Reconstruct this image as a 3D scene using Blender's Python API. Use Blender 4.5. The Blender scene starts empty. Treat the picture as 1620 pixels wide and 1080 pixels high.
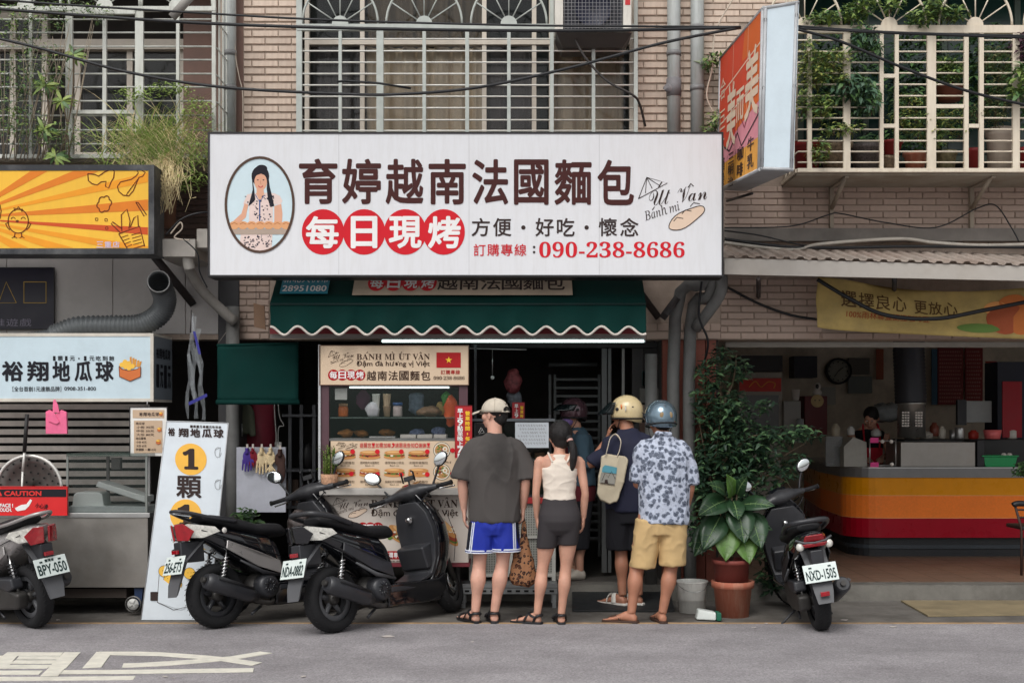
import bpy, bmesh, math, random
from math import sin, cos, pi, radians, sqrt, atan2
from mathutils import Vector, Matrix, Euler, noise
random.seed(7)
SC = bpy.context.scene
COL = SC.collection
# ---------------------------------------------------------------- camera
H = 1.6; F = 2000.0; HY = 664.0
cam = bpy.data.objects.new('camera', bpy.data.cameras.new('camera'))
COL.objects.link(cam); SC.camera = cam
cam.location = (0, 0, H); cam.rotation_euler = (radians(90), 0, 0)
cam.data.sensor_width = 36; cam.data.lens = 36 * F / 1620; cam.data.shift_y = (HY - 540) / 1620
cam.data.clip_start = .05; cam.data.clip_end = 500
# ---------------------------------------------------------------- sky and sun
SUN_EL, SUN_AZ = 50, 200          # degrees; azimuth measured from +Y clockwise (behind the camera, soft)
w = bpy.data.worlds.new('World'); SC.world = w; w.use_nodes = True
nt = w.node_tree
sky = nt.nodes.new('ShaderNodeTexSky'); sky.sky_type = 'NISHITA'; sky.sun_disc = False
sky.sun_elevation = radians(SUN_EL); sky.sun_rotation = radians(SUN_AZ)
sky.air_density = 1.0; sky.dust_density = 4.0; sky.ozone_density = 1.0
hsv = nt.nodes.new('ShaderNodeHueSaturation'); hsv.inputs['Saturation'].default_value = .12
hsv.inputs['Value'].default_value = 1.0
nt.links.new(sky.outputs[0], hsv.inputs['Color'])
nt.links.new(hsv.outputs[0], nt.nodes['Background'].inputs[0])
nt.nodes['Background'].inputs[1].default_value = 0.15
sl = bpy.data.lights.new('sun', 'SUN'); sl.energy = 0.85; sl.angle = radians(35); sl.color = (1, .97, .93)
so = bpy.data.objects.new('sun', sl); COL.objects.link(so)
d = Vector((sin(radians(SUN_AZ)) * cos(radians(SUN_EL)), cos(radians(SUN_AZ)) * cos(radians(SUN_EL)), sin(radians(SUN_EL))))
so.rotation_euler = d.to_track_quat('Z', 'Y').to_euler(); so.location = (0, 0, 20)
SC.view_settings.view_transform = 'Standard'; SC.view_settings.look = 'None'
SC.view_settings.exposure = 0.08; SC.view_settings.gamma = 1; SC.view_settings.use_curve_mapping = False
SC.render.engine = 'CYCLES'; SC.cycles.max_bounces = 8; SC.cycles.diffuse_bounces = 4
SC.cycles.use_denoising = True

# ---------------------------------------------------------------- helpers
def X(px, D): return (px - 810) * D / F
def Z(py, D): return H + (HY - py) * D / F
def P(px, py, D): return Vector((X(px, D), D, Z(py, D)))
def G(px, py, z=0.0):
 D = F * (H - z) / (py - HY); return Vector((X(px, D), D, z))
def lin(c):
 return tuple(((v / 255) / 12.92 if v <= 10.3 else (((v / 255) + .055) / 1.055) ** 2.4) for v in c)

MATS = {}
def M(name, rgb=(128, 128, 128), rough=.6, metal=0, var=.12, scale=6, bump=0, bscale=60, rand=0, coat=0, emit=0,
  dirt=0, trans=0, spec=.5, alpha=1, streak=0, dirtcol=(60, 55, 48), ior=1.45):
 """procedural principled material; rgb are sRGB 0-255 of the real surface colour"""
 if name in MATS: return MATS[name]
 m = bpy.data.materials.new(name); m.use_nodes = True; MATS[name] = m
 nt = m.node_tree; N = nt.nodes; L = nt.links; b = N['Principled BSDF']
 base = lin(rgb)
 b.inputs['Roughness'].default_value = rough; b.inputs['Metallic'].default_value = metal
 b.inputs['Specular IOR Level'].default_value = spec; b.inputs['Coat Weight'].default_value = coat
 b.inputs['IOR'].default_value = ior
 b.inputs['Transmission Weight'].default_value = trans; b.inputs['Alpha'].default_value = alpha
 if emit:
  b.inputs['Emission Color'].default_value = (*base, 1); b.inputs['Emission Strength'].default_value = emit
 tc = N.new('ShaderNodeTexCoord')
 no = N.new('ShaderNodeTexNoise'); no.inputs['Scale'].default_value = scale; no.inputs['Detail'].default_value = 8
 no.inputs['Roughness'].default_value = .62
 L.new(tc.outputs['Object'], no.inputs['Vector'])
 mr = N.new('ShaderNodeMapRange'); mr.inputs['From Min'].default_value = .3; mr.inputs['From Max'].default_value = .7
 mr.inputs['To Min'].default_value = 1 - var; mr.inputs['To Max'].default_value = 1 + var
 L.new(no.outputs['Fac'], mr.inputs['Value'])
 vec = N.new('ShaderNodeVectorMath'); vec.operation = 'SCALE'
 vec.inputs[0].default_value = base
 L.new(mr.outputs[0], vec.inputs['Scale'])
 out = vec.outputs[0]
 if rand:
  oi = N.new('ShaderNodeObjectInfo'); m2 = N.new('ShaderNodeMapRange')
  m2.inputs['To Min'].default_value = 1 - rand; m2.inputs['To Max'].default_value = 1 + rand
  L.new(oi.outputs['Random'], m2.inputs['Value'])
  v2 = N.new('ShaderNodeVectorMath'); v2.operation = 'SCALE'
  L.new(out, v2.inputs[0]); L.new(m2.outputs[0], v2.inputs['Scale']); out = v2.outputs[0]
 if dirt:
  n2 = N.new('ShaderNodeTexNoise'); n2.inputs['Scale'].default_value = 2.3; n2.inputs['Detail'].default_value = 10
  n2.inputs['Roughness'].default_value = .7
  if streak:
   mp = N.new('ShaderNodeMapping'); mp.inputs['Scale'].default_value = (9, 9, 1.2)
   L.new(tc.outputs['Object'], mp.inputs['Vector']); L.new(mp.outputs[0], n2.inputs['Vector'])
  else: L.new(tc.outputs['Object'], n2.inputs['Vector'])
  m3 = N.new('ShaderNodeMapRange'); m3.inputs['From Min'].default_value = .45; m3.inputs['From Max'].default_value = .75
  m3.inputs['To Max'].default_value = dirt
  L.new(n2.outputs['Fac'], m3.inputs['Value'])
  mx = N.new('ShaderNodeMix'); mx.data_type = 'RGBA'
  L.new(m3.outputs[0], mx.inputs[0]); L.new(out, mx.inputs[6]); mx.inputs[7].default_value = (*lin(dirtcol), 1)
  out = mx.outputs[2]
 L.new(out, b.inputs['Base Color'])
 rr = N.new('ShaderNodeMapRange'); rr.inputs['From Min'].default_value = .3; rr.inputs['From Max'].default_value = .7
 rr.inputs['To Min'].default_value = max(0, rough - .08); rr.inputs['To Max'].default_value = min(1, rough + .1)
 if trans < .5 and rough > .12:
  L.new(no.outputs['Fac'], rr.inputs['Value']); L.new(rr.outputs[0], b.inputs['Roughness'])
 if bump:
  n4 = N.new('ShaderNodeTexNoise'); n4.inputs['Scale'].default_value = bscale; n4.inputs['Detail'].default_value = 6
  L.new(tc.outputs['Object'], n4.inputs['Vector'])
  bp = N.new('ShaderNodeBump'); bp.inputs['Strength'].default_value = bump; bp.inputs['Distance'].default_value = .01
  L.new(n4.outputs['Fac'], bp.inputs['Height']); L.new(bp.outputs[0], b.inputs['Normal'])
 return m
def nodes(m): return m.node_tree.nodes, m.node_tree.links, m.node_tree.nodes['Principled BSDF']

ORG = {}
def tag(o, label=None, cat=None, group=None, kind=None):
 if label: o['label'] = label
 if cat: o['category'] = cat
 if group: o['group'] = group
 if kind: o['kind'] = kind
 return o
def thing(name, label, cat, loc=(0, 0, 0), group=None):
 o = bpy.data.objects.new(name, None); COL.objects.link(o); o.empty_display_size = .1
 o.location = loc; ORG[o.name] = Vector(loc); return tag(o, label, cat, group)

def frame_from(dirv, up=Vector((0, 0, 1))):
 z = Vector(dirv).normalized()
 if abs(z.dot(up)) > .95: up = Vector((1, 0, 0))
 x = up.cross(z).normalized(); y = z.cross(x); return x, y, z

class MB:
 def __init__(s): s.v = []; s.f = []; s.m = []; s.s = []
 def add(s, vs, fs, mi=0, smooth=False):
  n = len(s.v); s.v += [tuple(v) for v in vs]
  for f in fs: s.f.append([i + n for i in f]); s.m.append(mi); s.s.append(smooth)
 def box(s, x0, x1, y0, y1, z0, z1, mi=0):
  s.add([(x0, y0, z0), (x1, y0, z0), (x1, y1, z0), (x0, y1, z0), (x0, y0, z1), (x1, y0, z1), (x1, y1, z1), (x0, y1, z1)],
    [(0, 3, 2, 1), (4, 5, 6, 7), (0, 1, 5, 4), (1, 2, 6, 5), (2, 3, 7, 6), (3, 0, 4, 7)], mi)
  return s
 def pbox(s, a, b, c, d, D0, D1, mi=0):
  """box whose front face (depth D0) spans pixels a..b x c..d"""
  return s.box(X(a, D0), X(b, D0), D0, D1, Z(d, D0), Z(c, D0), mi)
 def ring_loft(s, rings, mi=0, caps=True, smooth=True, closed=False):
  n = len(rings[0]); vs = [p for r in rings for p in r]; fs = []
  k = len(rings)
  for i in range(k - 1 + (1 if closed else 0)):
   a = i * n; b2 = ((i + 1) % k) * n
   for j in range(n): fs.append((a + j, a + (j + 1) % n, b2 + (j + 1) % n, b2 + j))
  s.add(vs, fs, mi, smooth)
  if caps and not closed:
   o = len(s.v) - len(vs)
   s.f.append([o + j for j in range(n)][::-1]); s.m.append(mi); s.s.append(False)
   s.f.append([o + (k - 1) * n + j for j in range(n)]); s.m.append(mi); s.s.append(False)
  return s
 def tube(s, pts, r, n=8, mi=0, caps=True, flat=1.0):
  pts = [Vector(p) for p in pts]; k = len(pts)
  rs = r if isinstance(r, (list, tuple)) else [r] * k
  rings = []; px = None
  for i, p in enumerate(pts):
   t = (pts[min(i + 1, k - 1)] - pts[max(i - 1, 0)])
   if t.length < 1e-9: t = Vector((0, 0, 1))
   t.normalize()
   if px is None: x, y, _ = frame_from(t)
   else:
    x = (px - t * px.dot(t))
    if x.length < 1e-6: x, y, _ = frame_from(t)
    x.normalize(); y = t.cross(x)
   px = x
   rings.append([p + x * (cos(2 * pi * j / n) * rs[i]) + y * (sin(2 * pi * j / n) * rs[i] * flat) for j in range(n)])
  return s.ring_loft(rings, mi, caps)
 def lathe(s, prof, c=(0, 0, 0), axis=(0, 0, 1), n=20, mi=0, smooth=True, caps=False):
  x, y, z = frame_from(axis); c = Vector(c)
  if Vector(axis).normalized() == Vector((0, 0, 1)): x, y, z = Vector((1, 0, 0)), Vector((0, 1, 0)), Vector((0, 0, 1))
  rings = [[c + z * h + x * (r * cos(2 * pi * j / n)) + y * (r * sin(2 * pi * j / n)) for j in range(n)] for r, h in prof]
  return s.ring_loft(rings, mi, caps, smooth)
 def ell(s, c, r, n=14, mi=0, rot=None):
  c = Vector(c); R = (Euler(rot).to_matrix() if rot else None); rings = []
  for i in range(1, n // 2 + 1):
   t = pi * i / (n // 2 + 1); row = []
   for j in range(n):
    a = 2 * pi * j / n
    v = Vector((r[0] * sin(t) * cos(a), r[1] * sin(t) * sin(a), -r[2] * cos(t)))
    row.append(c + (R @ v if R else v))
   rings.append(row)
  o = len(s.v); s.ring_loft(rings, mi, False)
  b0 = Vector((0, 0, -r[2])); b1 = -b0
  if R: b0 = R @ b0; b1 = R @ b1
  nv = len(s.v); s.v += [tuple(c + b0), tuple(c + b1)]
  k = len(rings)
  for j in range(n):
   s.f.append([o + (j + 1) % n, o + j, nv]); s.m.append(mi); s.s.append(True)
   s.f.append([o + (k - 1) * n + j, o + (k - 1) * n + (j + 1) % n, nv + 1]); s.m.append(mi); s.s.append(True)
  return s
 def prism(s, pts, off, mi=0, smooth=False):
  """closed polygon of 3-D points pushed along off"""
  pts = [Vector(p) for p in pts]; off = Vector(off); n = len(pts)
  s.add(pts + [p + off for p in pts], [list(range(n))[::-1], list(range(n, 2 * n))] + [(i, (i + 1) % n, n + (i + 1) % n, n + i) for i in range(n)], mi, smooth)
  return s
 def face(s, pts, mi=0): s.add(pts, [list(range(len(pts)))], mi); return s
 def mesh(s, name='m'):
  me = bpy.data.meshes.new(name); me.from_pydata(s.v, [], s.f)
  me.polygons.foreach_set('use_smooth', s.s); me.polygons.foreach_set('material_index', s.m)
  bm = bmesh.new(); bm.from_mesh(me); bmesh.ops.recalc_face_normals(bm, faces=bm.faces); bm.to_mesh(me); bm.free()
  me.update(); return me
 def build(s, name, mats, parent=None, loc=None, bevel=0, seg=2, kind=None, label=None, cat=None, group=None, subd=0, solid=0, angle=35):
  if not isinstance(mats, (list, tuple)): mats = [mats]
  o0 = Vector((0, 0, 0))
  if parent is not None: o0 = ORG.get(parent.name, Vector((0, 0, 0)))
  elif loc is not None: o0 = Vector(loc)
  if o0.length: s.v = [(v[0] - o0.x, v[1] - o0.y, v[2] - o0.z) for v in s.v]
  me = s.mesh(name)
  for m in mats: me.materials.append(m)
  o = bpy.data.objects.new(name, me); COL.objects.link(o)
  if parent is not None: o.parent = parent; ORG[o.name] = o0
  elif loc is not None: o.location = loc; ORG[o.name] = o0
  if solid:
   q = o.modifiers.new('t', 'SOLIDIFY'); q.thickness = solid; q.offset = 0
  if bevel:
   bv = o.modifiers.new('b', 'BEVEL'); bv.width = bevel; bv.segments = seg; bv.limit_method = 'ANGLE'; bv.angle_limit = radians(angle)
   bv.harden_normals = False
   for p in me.polygons: p.use_smooth = True
   o.modifiers.new('w', 'WEIGHTED_NORMAL')
  if subd:
   q = o.modifiers.new('s', 'SUBSURF'); q.levels = subd; q.render_levels = subd
  return tag(o, label, cat, group, kind)

TMP = bpy.data.scenes.new('temp_bake')
def baked(obj):
 """mesh of obj with its modifiers applied; obj is removed"""
 TMP.collection.objects.link(obj)
 vl = TMP.view_layers[0]; vl.update(); dg = vl.depsgraph
 me = bpy.data.meshes.new_from_object(obj.evaluated_get(dg), depsgraph=dg)
 bpy.data.objects.remove(obj); return me

TXT = {}
def text_mesh(s, bold=0.0, extrude=0.0):
 """glyph outlines as flat faces; bold = the same outlines laid again round a small circle"""
 key = (s, bold)
 if key in TXT: return TXT[key]
 c = bpy.data.curves.new('t', 'FONT'); c.body = s; c.size = 1; c.resolution_u = 3
 me = baked(bpy.data.objects.new('t', c))
 v0 = [tuple(v.co) for v in me.vertices]; f0 = [list(p.vertices) for p in me.polygons]
 bpy.data.meshes.remove(me)
 vs = []; fs = []; k = 8 if bold else 0
 for q in range(k + 1):
  dx, dy = (0, 0) if q == k else (bold * cos(2 * pi * q / k), bold * sin(2 * pi * q / k)); n = len(vs)
  vs += [(x + dx, y + dy, q) for x, y, _ in v0]; fs += [[i + n for i in f] for f in f0]
 xs = [v[0] for v in vs]; ys = [v[1] for v in vs]
 TXT[key] = (vs, fs, min(xs), max(xs), min(ys), max(ys)); return TXT[key]
def text(mb, s, a, b, c, d, D, bold=0.0, mi=0, shear=0.0, eps=.003, rot=0.0, keep=False, frame=None):
 """lettering s fitted to pixel box a..b (x) and c..d (y) on the plane at depth D, facing the street.
 frame=(origin, xvec, zvec): a..b, c..d are then metres in that frame (c = top)."""
 vs, fs, x0, x1, y0, y1 = text_mesh(s, bold)
 if frame:
  O, ux, uz = frame; nrm = ux.cross(uz)
  XA, XB, ZT, ZB = a, b, c, d
 else:
  XA, XB, ZT, ZB = X(a, D), X(b, D), Z(c, D), Z(d, D)
 sx = (XB - XA) / (x1 - x0); sz = (ZT - ZB) / (y1 - y0)
 if keep: sx = sz = min(sx, sz)
 out = []
 mx, mz = (XA + XB) / 2, (ZT + ZB) / 2
 for x, y, q in vs:
  u = XA + (x - x0) * sx; v = ZB + (y - y0) * sz
  u += (v - ZB) * shear
  if rot:
   du, dv = u - mx, v - mz; u = mx + du * cos(rot) - dv * sin(rot); v = mz + du * sin(rot) + dv * cos(rot)
  ee = eps + q * .00012
  out.append(O + ux * u + uz * v + nrm * ee if frame else (u, D - ee, v))
 mb.add(out, fs, mi)
def pstroke(mb, pts, wpx, D, mi=0, eps=.003, closed=False):
 """flat printed line on the plane at depth D through pixel points"""
 q = [Vector((X(p[0], D), 0, Z(p[1], D))) for p in pts]
 if closed: q.append(q[0])
 w2 = wpx * D / F / 2; vs = []; n = len(q)
 for i, p in enumerate(q):
  t = (q[min(i + 1, n - 1)] - q[max(i - 1, 0)])
  if closed and i in (0, n - 1): t = q[1] - q[n - 2]
  t.normalize(); nn = Vector((-t.z, 0, t.x)) * w2
  vs += [(p.x + nn.x, D - eps, p.z + nn.z), (p.x - nn.x, D - eps, p.z - nn.z)]
 mb.add(vs, [(2 * i, 2 * i + 1, 2 * i + 3, 2 * i + 2) for i in range(n - 1)], mi)
def pdisc(mb, cx, cy, rx, ry, D, mi=0, eps=.003, n=24, a0=0, a1=2 * pi):
 mb.face([(X(cx + rx * cos(a0 + (a1 - a0) * i / n), D), D - eps, Z(cy + ry * sin(a0 + (a1 - a0) * i / n), D)) for i in range(n)], mi)
def ppoly(mb, pts, D, mi=0, eps=.003): mb.face([(X(a, D), D - eps, Z(b, D)) for a, b in pts], mi)
def arc(cx, cy, r, a0, a1, n=16, ry=None):
 ry = r if ry is None else ry
 return [(cx + r * cos(a0 + (a1 - a0) * i / n), cy + ry * sin(a0 + (a1 - a0) * i / n)) for i in range(n + 1)]
def spline(pts, n=6):
 """Catmull-Rom through points"""
 pts = [Vector(p) for p in pts]; out = []
 for i in range(len(pts) - 1):
  p0 = pts[max(i - 1, 0)]; p1 = pts[i]; p2 = pts[i + 1]; p3 = pts[min(i + 2, len(pts) - 1)]
  for k in range(n):
   t = k / n
   out.append(.5 * ((2 * p1) + (p2 - p0) * t + (2 * p0 - 5 * p1 + 4 * p2 - p3) * t * t + (3 * p1 - p0 - 3 * p2 + p3) * t ** 3))
 return out + [pts[-1]]
def copy_tree(o, parent=None):
 c = o.copy(); COL.objects.link(c)
 if parent is not None: c.parent = parent
 ORG[c.name] = ORG.get(o.name, Vector((0, 0, 0)))
 for ch in list(o.children): copy_tree(ch, c)
 return c
def voxel(mb, size, smooth=6, disp=None):
 """weld overlapping closed shapes of mb into one continuous skin"""
 me = mb.mesh('raw'); o = bpy.data.objects.new('raw', me)
 q = o.modifiers.new('r', 'REMESH'); q.mode = 'VOXEL'; q.voxel_size = size; q.use_smooth_shade = True
 if smooth:
  k = o.modifiers.new('s', 'CORRECTIVE_SMOOTH' if False else 'SMOOTH'); k.factor = .5; k.iterations = smooth
 out = baked(o); bpy.data.meshes.remove(me)
 if disp:
  out.calc_loop_triangles()
  nn = [v.normal.copy() for v in out.vertices]
  for v, n in zip(out.vertices, nn): v.co = v.co + n * disp(v.co)
 return out
def mesh_obj(name, me, mat, parent=None, **kw):
 me.materials.clear()
 for m in (mat if isinstance(mat, (list, tuple)) else [mat]): me.materials.append(m)
 for p in me.polygons: p.use_smooth = True
 o = bpy.data.objects.new(name, me); COL.objects.link(o)
 if parent is not None:
  q = ORG.get(parent.name, Vector((0, 0, 0))); o.parent = parent; ORG[o.name] = q
  if q.length: me.transform(Matrix.Translation(-q))
 return tag(o, **kw)
# ================================================================ ground
m_asph = M('asphalt', (150, 146, 148), .92, var=.14, scale=2.2, bump=.4, bscale=150, dirt=.45, dirtcol=(112, 108, 110))
N_, L_, B_ = nodes(m_asph)
vo = N_.new('ShaderNodeTexVoronoi'); vo.inputs['Scale'].default_value = 95
tc_ = N_.new('ShaderNodeTexCoord'); L_.new(tc_.outputs['Object'], vo.inputs['Vector'])
cr = N_.new('ShaderNodeMapRange'); cr.inputs['From Min'].default_value = .0; cr.inputs['From Max'].default_value = 1
cr.inputs['To Min'].default_value = .72; cr.inputs['To Max'].default_value = 1.32
L_.new(vo.outputs['Color'], cr.inputs['Value'])
v_ = N_.new('ShaderNodeVectorMath'); v_.operation = 'SCALE'
src = B_.inputs['Base Color'].links[0].from_socket
L_.new(src, v_.inputs[0]); L_.new(cr.outputs[0], v_.inputs['Scale'])
nz = N_.new('ShaderNodeTexNoise'); nz.inputs['Scale'].default_value = .55; nz.inputs['Detail'].default_value = 5
mpz = N_.new('ShaderNodeMapping'); mpz.inputs['Scale'].default_value = (.5, 2.2, 1)
L_.new(tc_.outputs['Object'], mpz.inputs[0]); L_.new(mpz.outputs[0], nz.inputs['Vector'])
cz = N_.new('ShaderNodeMapRange'); cz.inputs['From Min'].default_value = .3; cz.inputs['From Max'].default_value = .7
cz.inputs['To Min'].default_value = .78; cz.inputs['To Max'].default_value = 1.12; L_.new(nz.outputs['Fac'], cz.inputs['Value'])
v3_ = N_.new('ShaderNodeVectorMath'); v3_.operation = 'SCALE'
L_.new(v_.outputs[0], v3_.inputs[0]); L_.new(cz.outputs[0], v3_.inputs['Scale'])
L_.new(v3_.outputs[0], B_.inputs['Base Color'])
MB().box(-60, 60, -40, 9.955, -.2, 0).build('road', m_asph, kind='structure')
MB().box(-120, 120, -60, 140, -.6, -.25).build('ground', M('soil', (120, 115, 105), .95), kind='structure')
m_conc = M('concrete', (104, 101, 95), .9, var=.2, scale=5, bump=.5, bscale=40, dirt=.75)
m_gut = M('gutter_concrete', (104, 100, 95), .9, var=.25, scale=4, bump=.6, bscale=30, dirt=.8)
def uneven_strip(name, x0, x1, y0, y1, z, mat, amp=.008, nx=160, zb=-.2):
 mb = MB(); vs = []; fs = []
 ny = 8
 for i in range(nx + 1):
  for j in range(ny + 1):
   x = x0 + (x1 - x0) * i / nx; y = y0 + (y1 - y0) * j / ny
   zz = z + noise.noise(Vector((x * 3, y * 5, 1))) * amp
   if j == 0: y += noise.noise(Vector((x * 2.2, 3, 1))) * .02
   vs.append((x, y, zz))
 for i in range(nx):
  for j in range(ny):
   a = i * (ny + 1) + j; fs.append((a, a + ny + 1, a + ny + 2, a + 1))
 n = len(vs)
 for i in range(nx + 1): vs.append((vs[i * (ny + 1)][0], vs[i * (ny + 1)][1] + .015, zb))
 for i in range(nx): fs.append((i * (ny + 1), (i + 1) * (ny + 1), n + i + 1, n + i))
 mb.add(vs, fs, 0, True); return mb.build(name, mat, kind='structure')
MB().box(-60, 60, 9.955, 11.22, -.2, -.003).build('gutter_pavement', m_gut, kind='structure')
uneven_strip('kerb', -14, 14, 11.19, 11.42, .138, m_conc, .007)
m_tan = M('worn_tan_paint', (172, 140, 100), .8, var=.3, scale=9, dirt=.75, dirtcol=(110, 104, 98))
MB().box(-14, 14, 9.935, 9.985, -.01, .003).build('pavement_line', m_tan, kind='structure')
m_plate = M('tan_slab', (140, 126, 98), .8, var=.15, scale=4, bump=.2, dirt=.5)
MB().prism([G(1425, 951), G(1640, 951), G(1640, 973), G(1468, 975)], (0, 0, .012)).build('pavement_slab', m_plate, kind='structure')
m_floor = M('brown_floor_tile', (112, 90, 76), .5, var=.12, scale=7, dirt=.25)
N_, L_, B_ = nodes(m_floor)
bt = N_.new('ShaderNodeTexBrick'); bt.inputs['Scale'].default_value = 1; bt.inputs['Brick Width'].default_value = .3; bt.inputs['Row Height'].default_value = .3
bt.inputs['Mortar Size'].default_value = .006; bt.inputs['Color1'].default_value = (.95, .95, .95, 1); bt.inputs['Color2'].default_value = (1.05, 1.03, 1, 1); bt.inputs['Mortar'].default_value = (.45, .42, .4, 1)
bt.offset = 0
t2 = N_.new('ShaderNodeTexCoord'); L_.new(t2.outputs['Object'], bt.inputs['Vector'])
mm = N_.new('ShaderNodeMix'); mm.data_type = 'RGBA'; mm.blend_type = 'MULTIPLY'; mm.inputs[0].default_value = 1
L_.new(B_.inputs['Base Color'].links[0].from_socket, mm.inputs[6]); L_.new(bt.outputs['Color'], mm.inputs[7]); L_.new(mm.outputs[2], B_.inputs['Base Color'])
MB().box(1.75, 14, 11.42, 17.4, -.2, .14).build('shop_floor', m_floor, kind='structure')
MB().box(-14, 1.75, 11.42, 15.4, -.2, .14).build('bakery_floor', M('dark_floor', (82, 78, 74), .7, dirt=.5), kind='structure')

# road lettering (white thermoplastic)
m_paint = M('white_road_paint', (222, 218, 205), .8, var=.12, scale=12, dirt=.3, dirtcol=(150, 146, 140), bump=.3, bscale=90)
def rp(pts):
 return [G(a, b) for a, b in pts]
def q1(x, y): return (x * 220 / 1620, 1010 + y * 70 / 515)
def q2(x, y): return (210 + x * 230 / 1620, 1010 + y * 70 / 493)
marks = [
 [q1(85, 160), q1(738, 160), q1(700, 200), q1(30, 200)],
 [q1(-60, 200), q1(205, 200), q1(75, 350), q1(-60, 350)],
 [q1(222, 210), q1(693, 210), q1(665, 243), q1(190, 243)],
 [q1(180, 256), q1(656, 256), q1(615, 294), q1(110, 294)],
 [q1(90, 306), q1(605, 306), q1(540, 347), q1(60, 347)],
 [q1(748, 160), q1(938, 160), q1(770, 345), q1(560, 345)],
 [q1(1125, 156), q1(1290, 185), q1(1180, 335), q1(960, 345)],
 [q1(1150, 156), q1(1620, 156), q2(300, 155), q2(800, 190), q2(1050, 215), q2(1440, 270), q2(1330, 303), q2(980, 250), q2(700, 225), q2(300, 195), q2(0, 190), q1(1290, 192)],
 [q1(1440, 288), q1(1620, 285), q2(400, 252), q2(800, 226), q2(1080, 200), q2(1420, 145), q2(1555, 162), q2(1200, 222), q2(950, 252), q2(400, 300), q2(0, 318), q1(1420, 335)],
 [q1(-60, 375), q1(500, 375), q1(450, 418), q1(-60, 418)],
 [q1(560, 352), q1(752, 352), q1(672, 438), q1(470, 438)],
 [q1(745, 372), q2(0, 352), q2(1350, 332), q2(1340, 375), q1(1500, 412), q1(700, 415)],
 [q1(-60, 447), q1(600, 447), q1(1578, 437), q1(1550, 478), q1(800, 486), q1(-60, 490)],
]
mb = MB()
for k, pl in enumerate(marks):
 b0 = [Vector((p.x, p.y, .0005 + .0006 * (k % 4))) for p in rp(pl)]
 mb.prism(b0, (0, 0, .0035))
mb.build('road_marking', m_paint, kind='structure')

# ================================================================ the building
m_tile = M('pink_tile', (208, 188, 171), .55, var=.07, scale=14, rand=.12, dirt=.4, dirtcol=(150, 122, 106), streak=1)
m_tile2 = M('brown_tile', (184, 162, 148), .6, var=.08, scale=14, rand=.1, dirt=.4, dirtcol=(128, 106, 94))
m_mort = M('mortar', (160, 144, 131), .95, var=.2, bump=.3)
m_render = M('grey_render', (128, 124, 120), .9, var=.12, dirt=.55, streak=1)
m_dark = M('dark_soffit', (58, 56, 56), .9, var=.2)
bld = thing('apartment_building', 'pink tiled apartment block above the shops, with barred windows and grey downpipes', 'building', (0, 11.43, 0))
WY0, WY1 = 11.43, 11.68
wall = MB()
def wp(a, b, c, d): wall.pbox(a, b, c, d, WY0, WY1)
wp(-700, 345, 262, 537); wp(345, 470, -120, 537); wp(470, 1006, 210, 537); wp(1006, 1262, -120, 537); wp(1262, 1900, 268, 537)
wp(-700, 345, -120, -60); wp(470, 1006, -120, -75); wp(1262, 1900, -120, -75)
wallo = wall.build('wall', m_mort, bld)
tile_cache = {}; n_tiles = [0]
def lay_tiles(a, b, c, d, pitch_x, pitch_y, tile_h, mat, off=0.0, skip=None, gx=1.3):
 """individual tiles over pixel box on the wall plane"""
 D = WY0; r = 0; y = d
 while y - tile_h > c - 1:
  x = a - pitch_x * (.5 if r % 2 else 0) - off
  while x < b - 1:
   xa, xb = max(x + gx / 2, a), min(x + pitch_x - gx / 2, b)
   ya, yb = max(y - tile_h, c), y
   if xb - xa > 2.5 and yb - ya > 3 and not (skip and skip(xa, xb, ya, yb)):
    wx = round((xb - xa) * D / F, 3); hz = round((yb - ya) * D / F, 3); k = (wx, hz, mat.name)
    if k not in tile_cache:
     t = MB(); e = .003; w2, h2 = wx / 2, hz / 2
     vs = [(-w2, 0, -h2), (w2, 0, -h2), (w2, 0, h2), (-w2, 0, h2), (-w2 + e, -.011, -h2 + e), (w2 - e, -.011, -h2 + e), (w2 - e, -.011, h2 - e), (-w2 + e, -.011, h2 - e)]
     t.add(vs, [(4, 5, 6, 7), (0, 1, 5, 4), (1, 2, 6, 5), (2, 3, 7, 6), (3, 0, 4, 7)])
     me = t.mesh('tile'); me.materials.append(mat); tile_cache[k] = me
    o = bpy.data.objects.new('tile', tile_cache[k]); COL.objects.link(o); o.parent = wallo
    o.location = (X((xa + xb) / 2, D), -.001 + random.uniform(-.0012, .0012), Z((ya + yb) / 2, D))
    n_tiles[0] += 1
   x += pitch_x
  y -= pitch_y; r += 1
def hidden_by_sign(a, b, c, d): return c > 214 and d < 434 and a > 332 and b < 1142
lay_tiles(386, 470, -6, 213, 41.7, 11.9, 9.2, m_tile, 8)
lay_tiles(1009, 1112, -6, 215, 41.7, 11.9, 9.2, m_tile, 12)
lay_tiles(1113, 1262, -6, 300, 41.7, 10.15, 8.9, m_tile, 6, lambda a, b, c, d: (a > 1165 and d > 30) or (b < 1143 and c > 214))
lay_tiles(1146, 1660, 290, 385, 41.7, 10.15, 8.8, m_tile2, 0)
lay_tiles(1140, 1300, 440, 536, 41.7, 10.6, 9.0, m_tile2, 10)
lay_tiles(1300, 1660, 522, 536, 41.7, 10.6, 9.0, m_tile2, 3)
lay_tiles(1022, 1140, 500, 536, 41.7, 13, 11, m_tile2, 3)
lay_tiles(379, 426, 438, 536, 41.7, 10.6, 9.0, m_tile2, 9)
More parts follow.
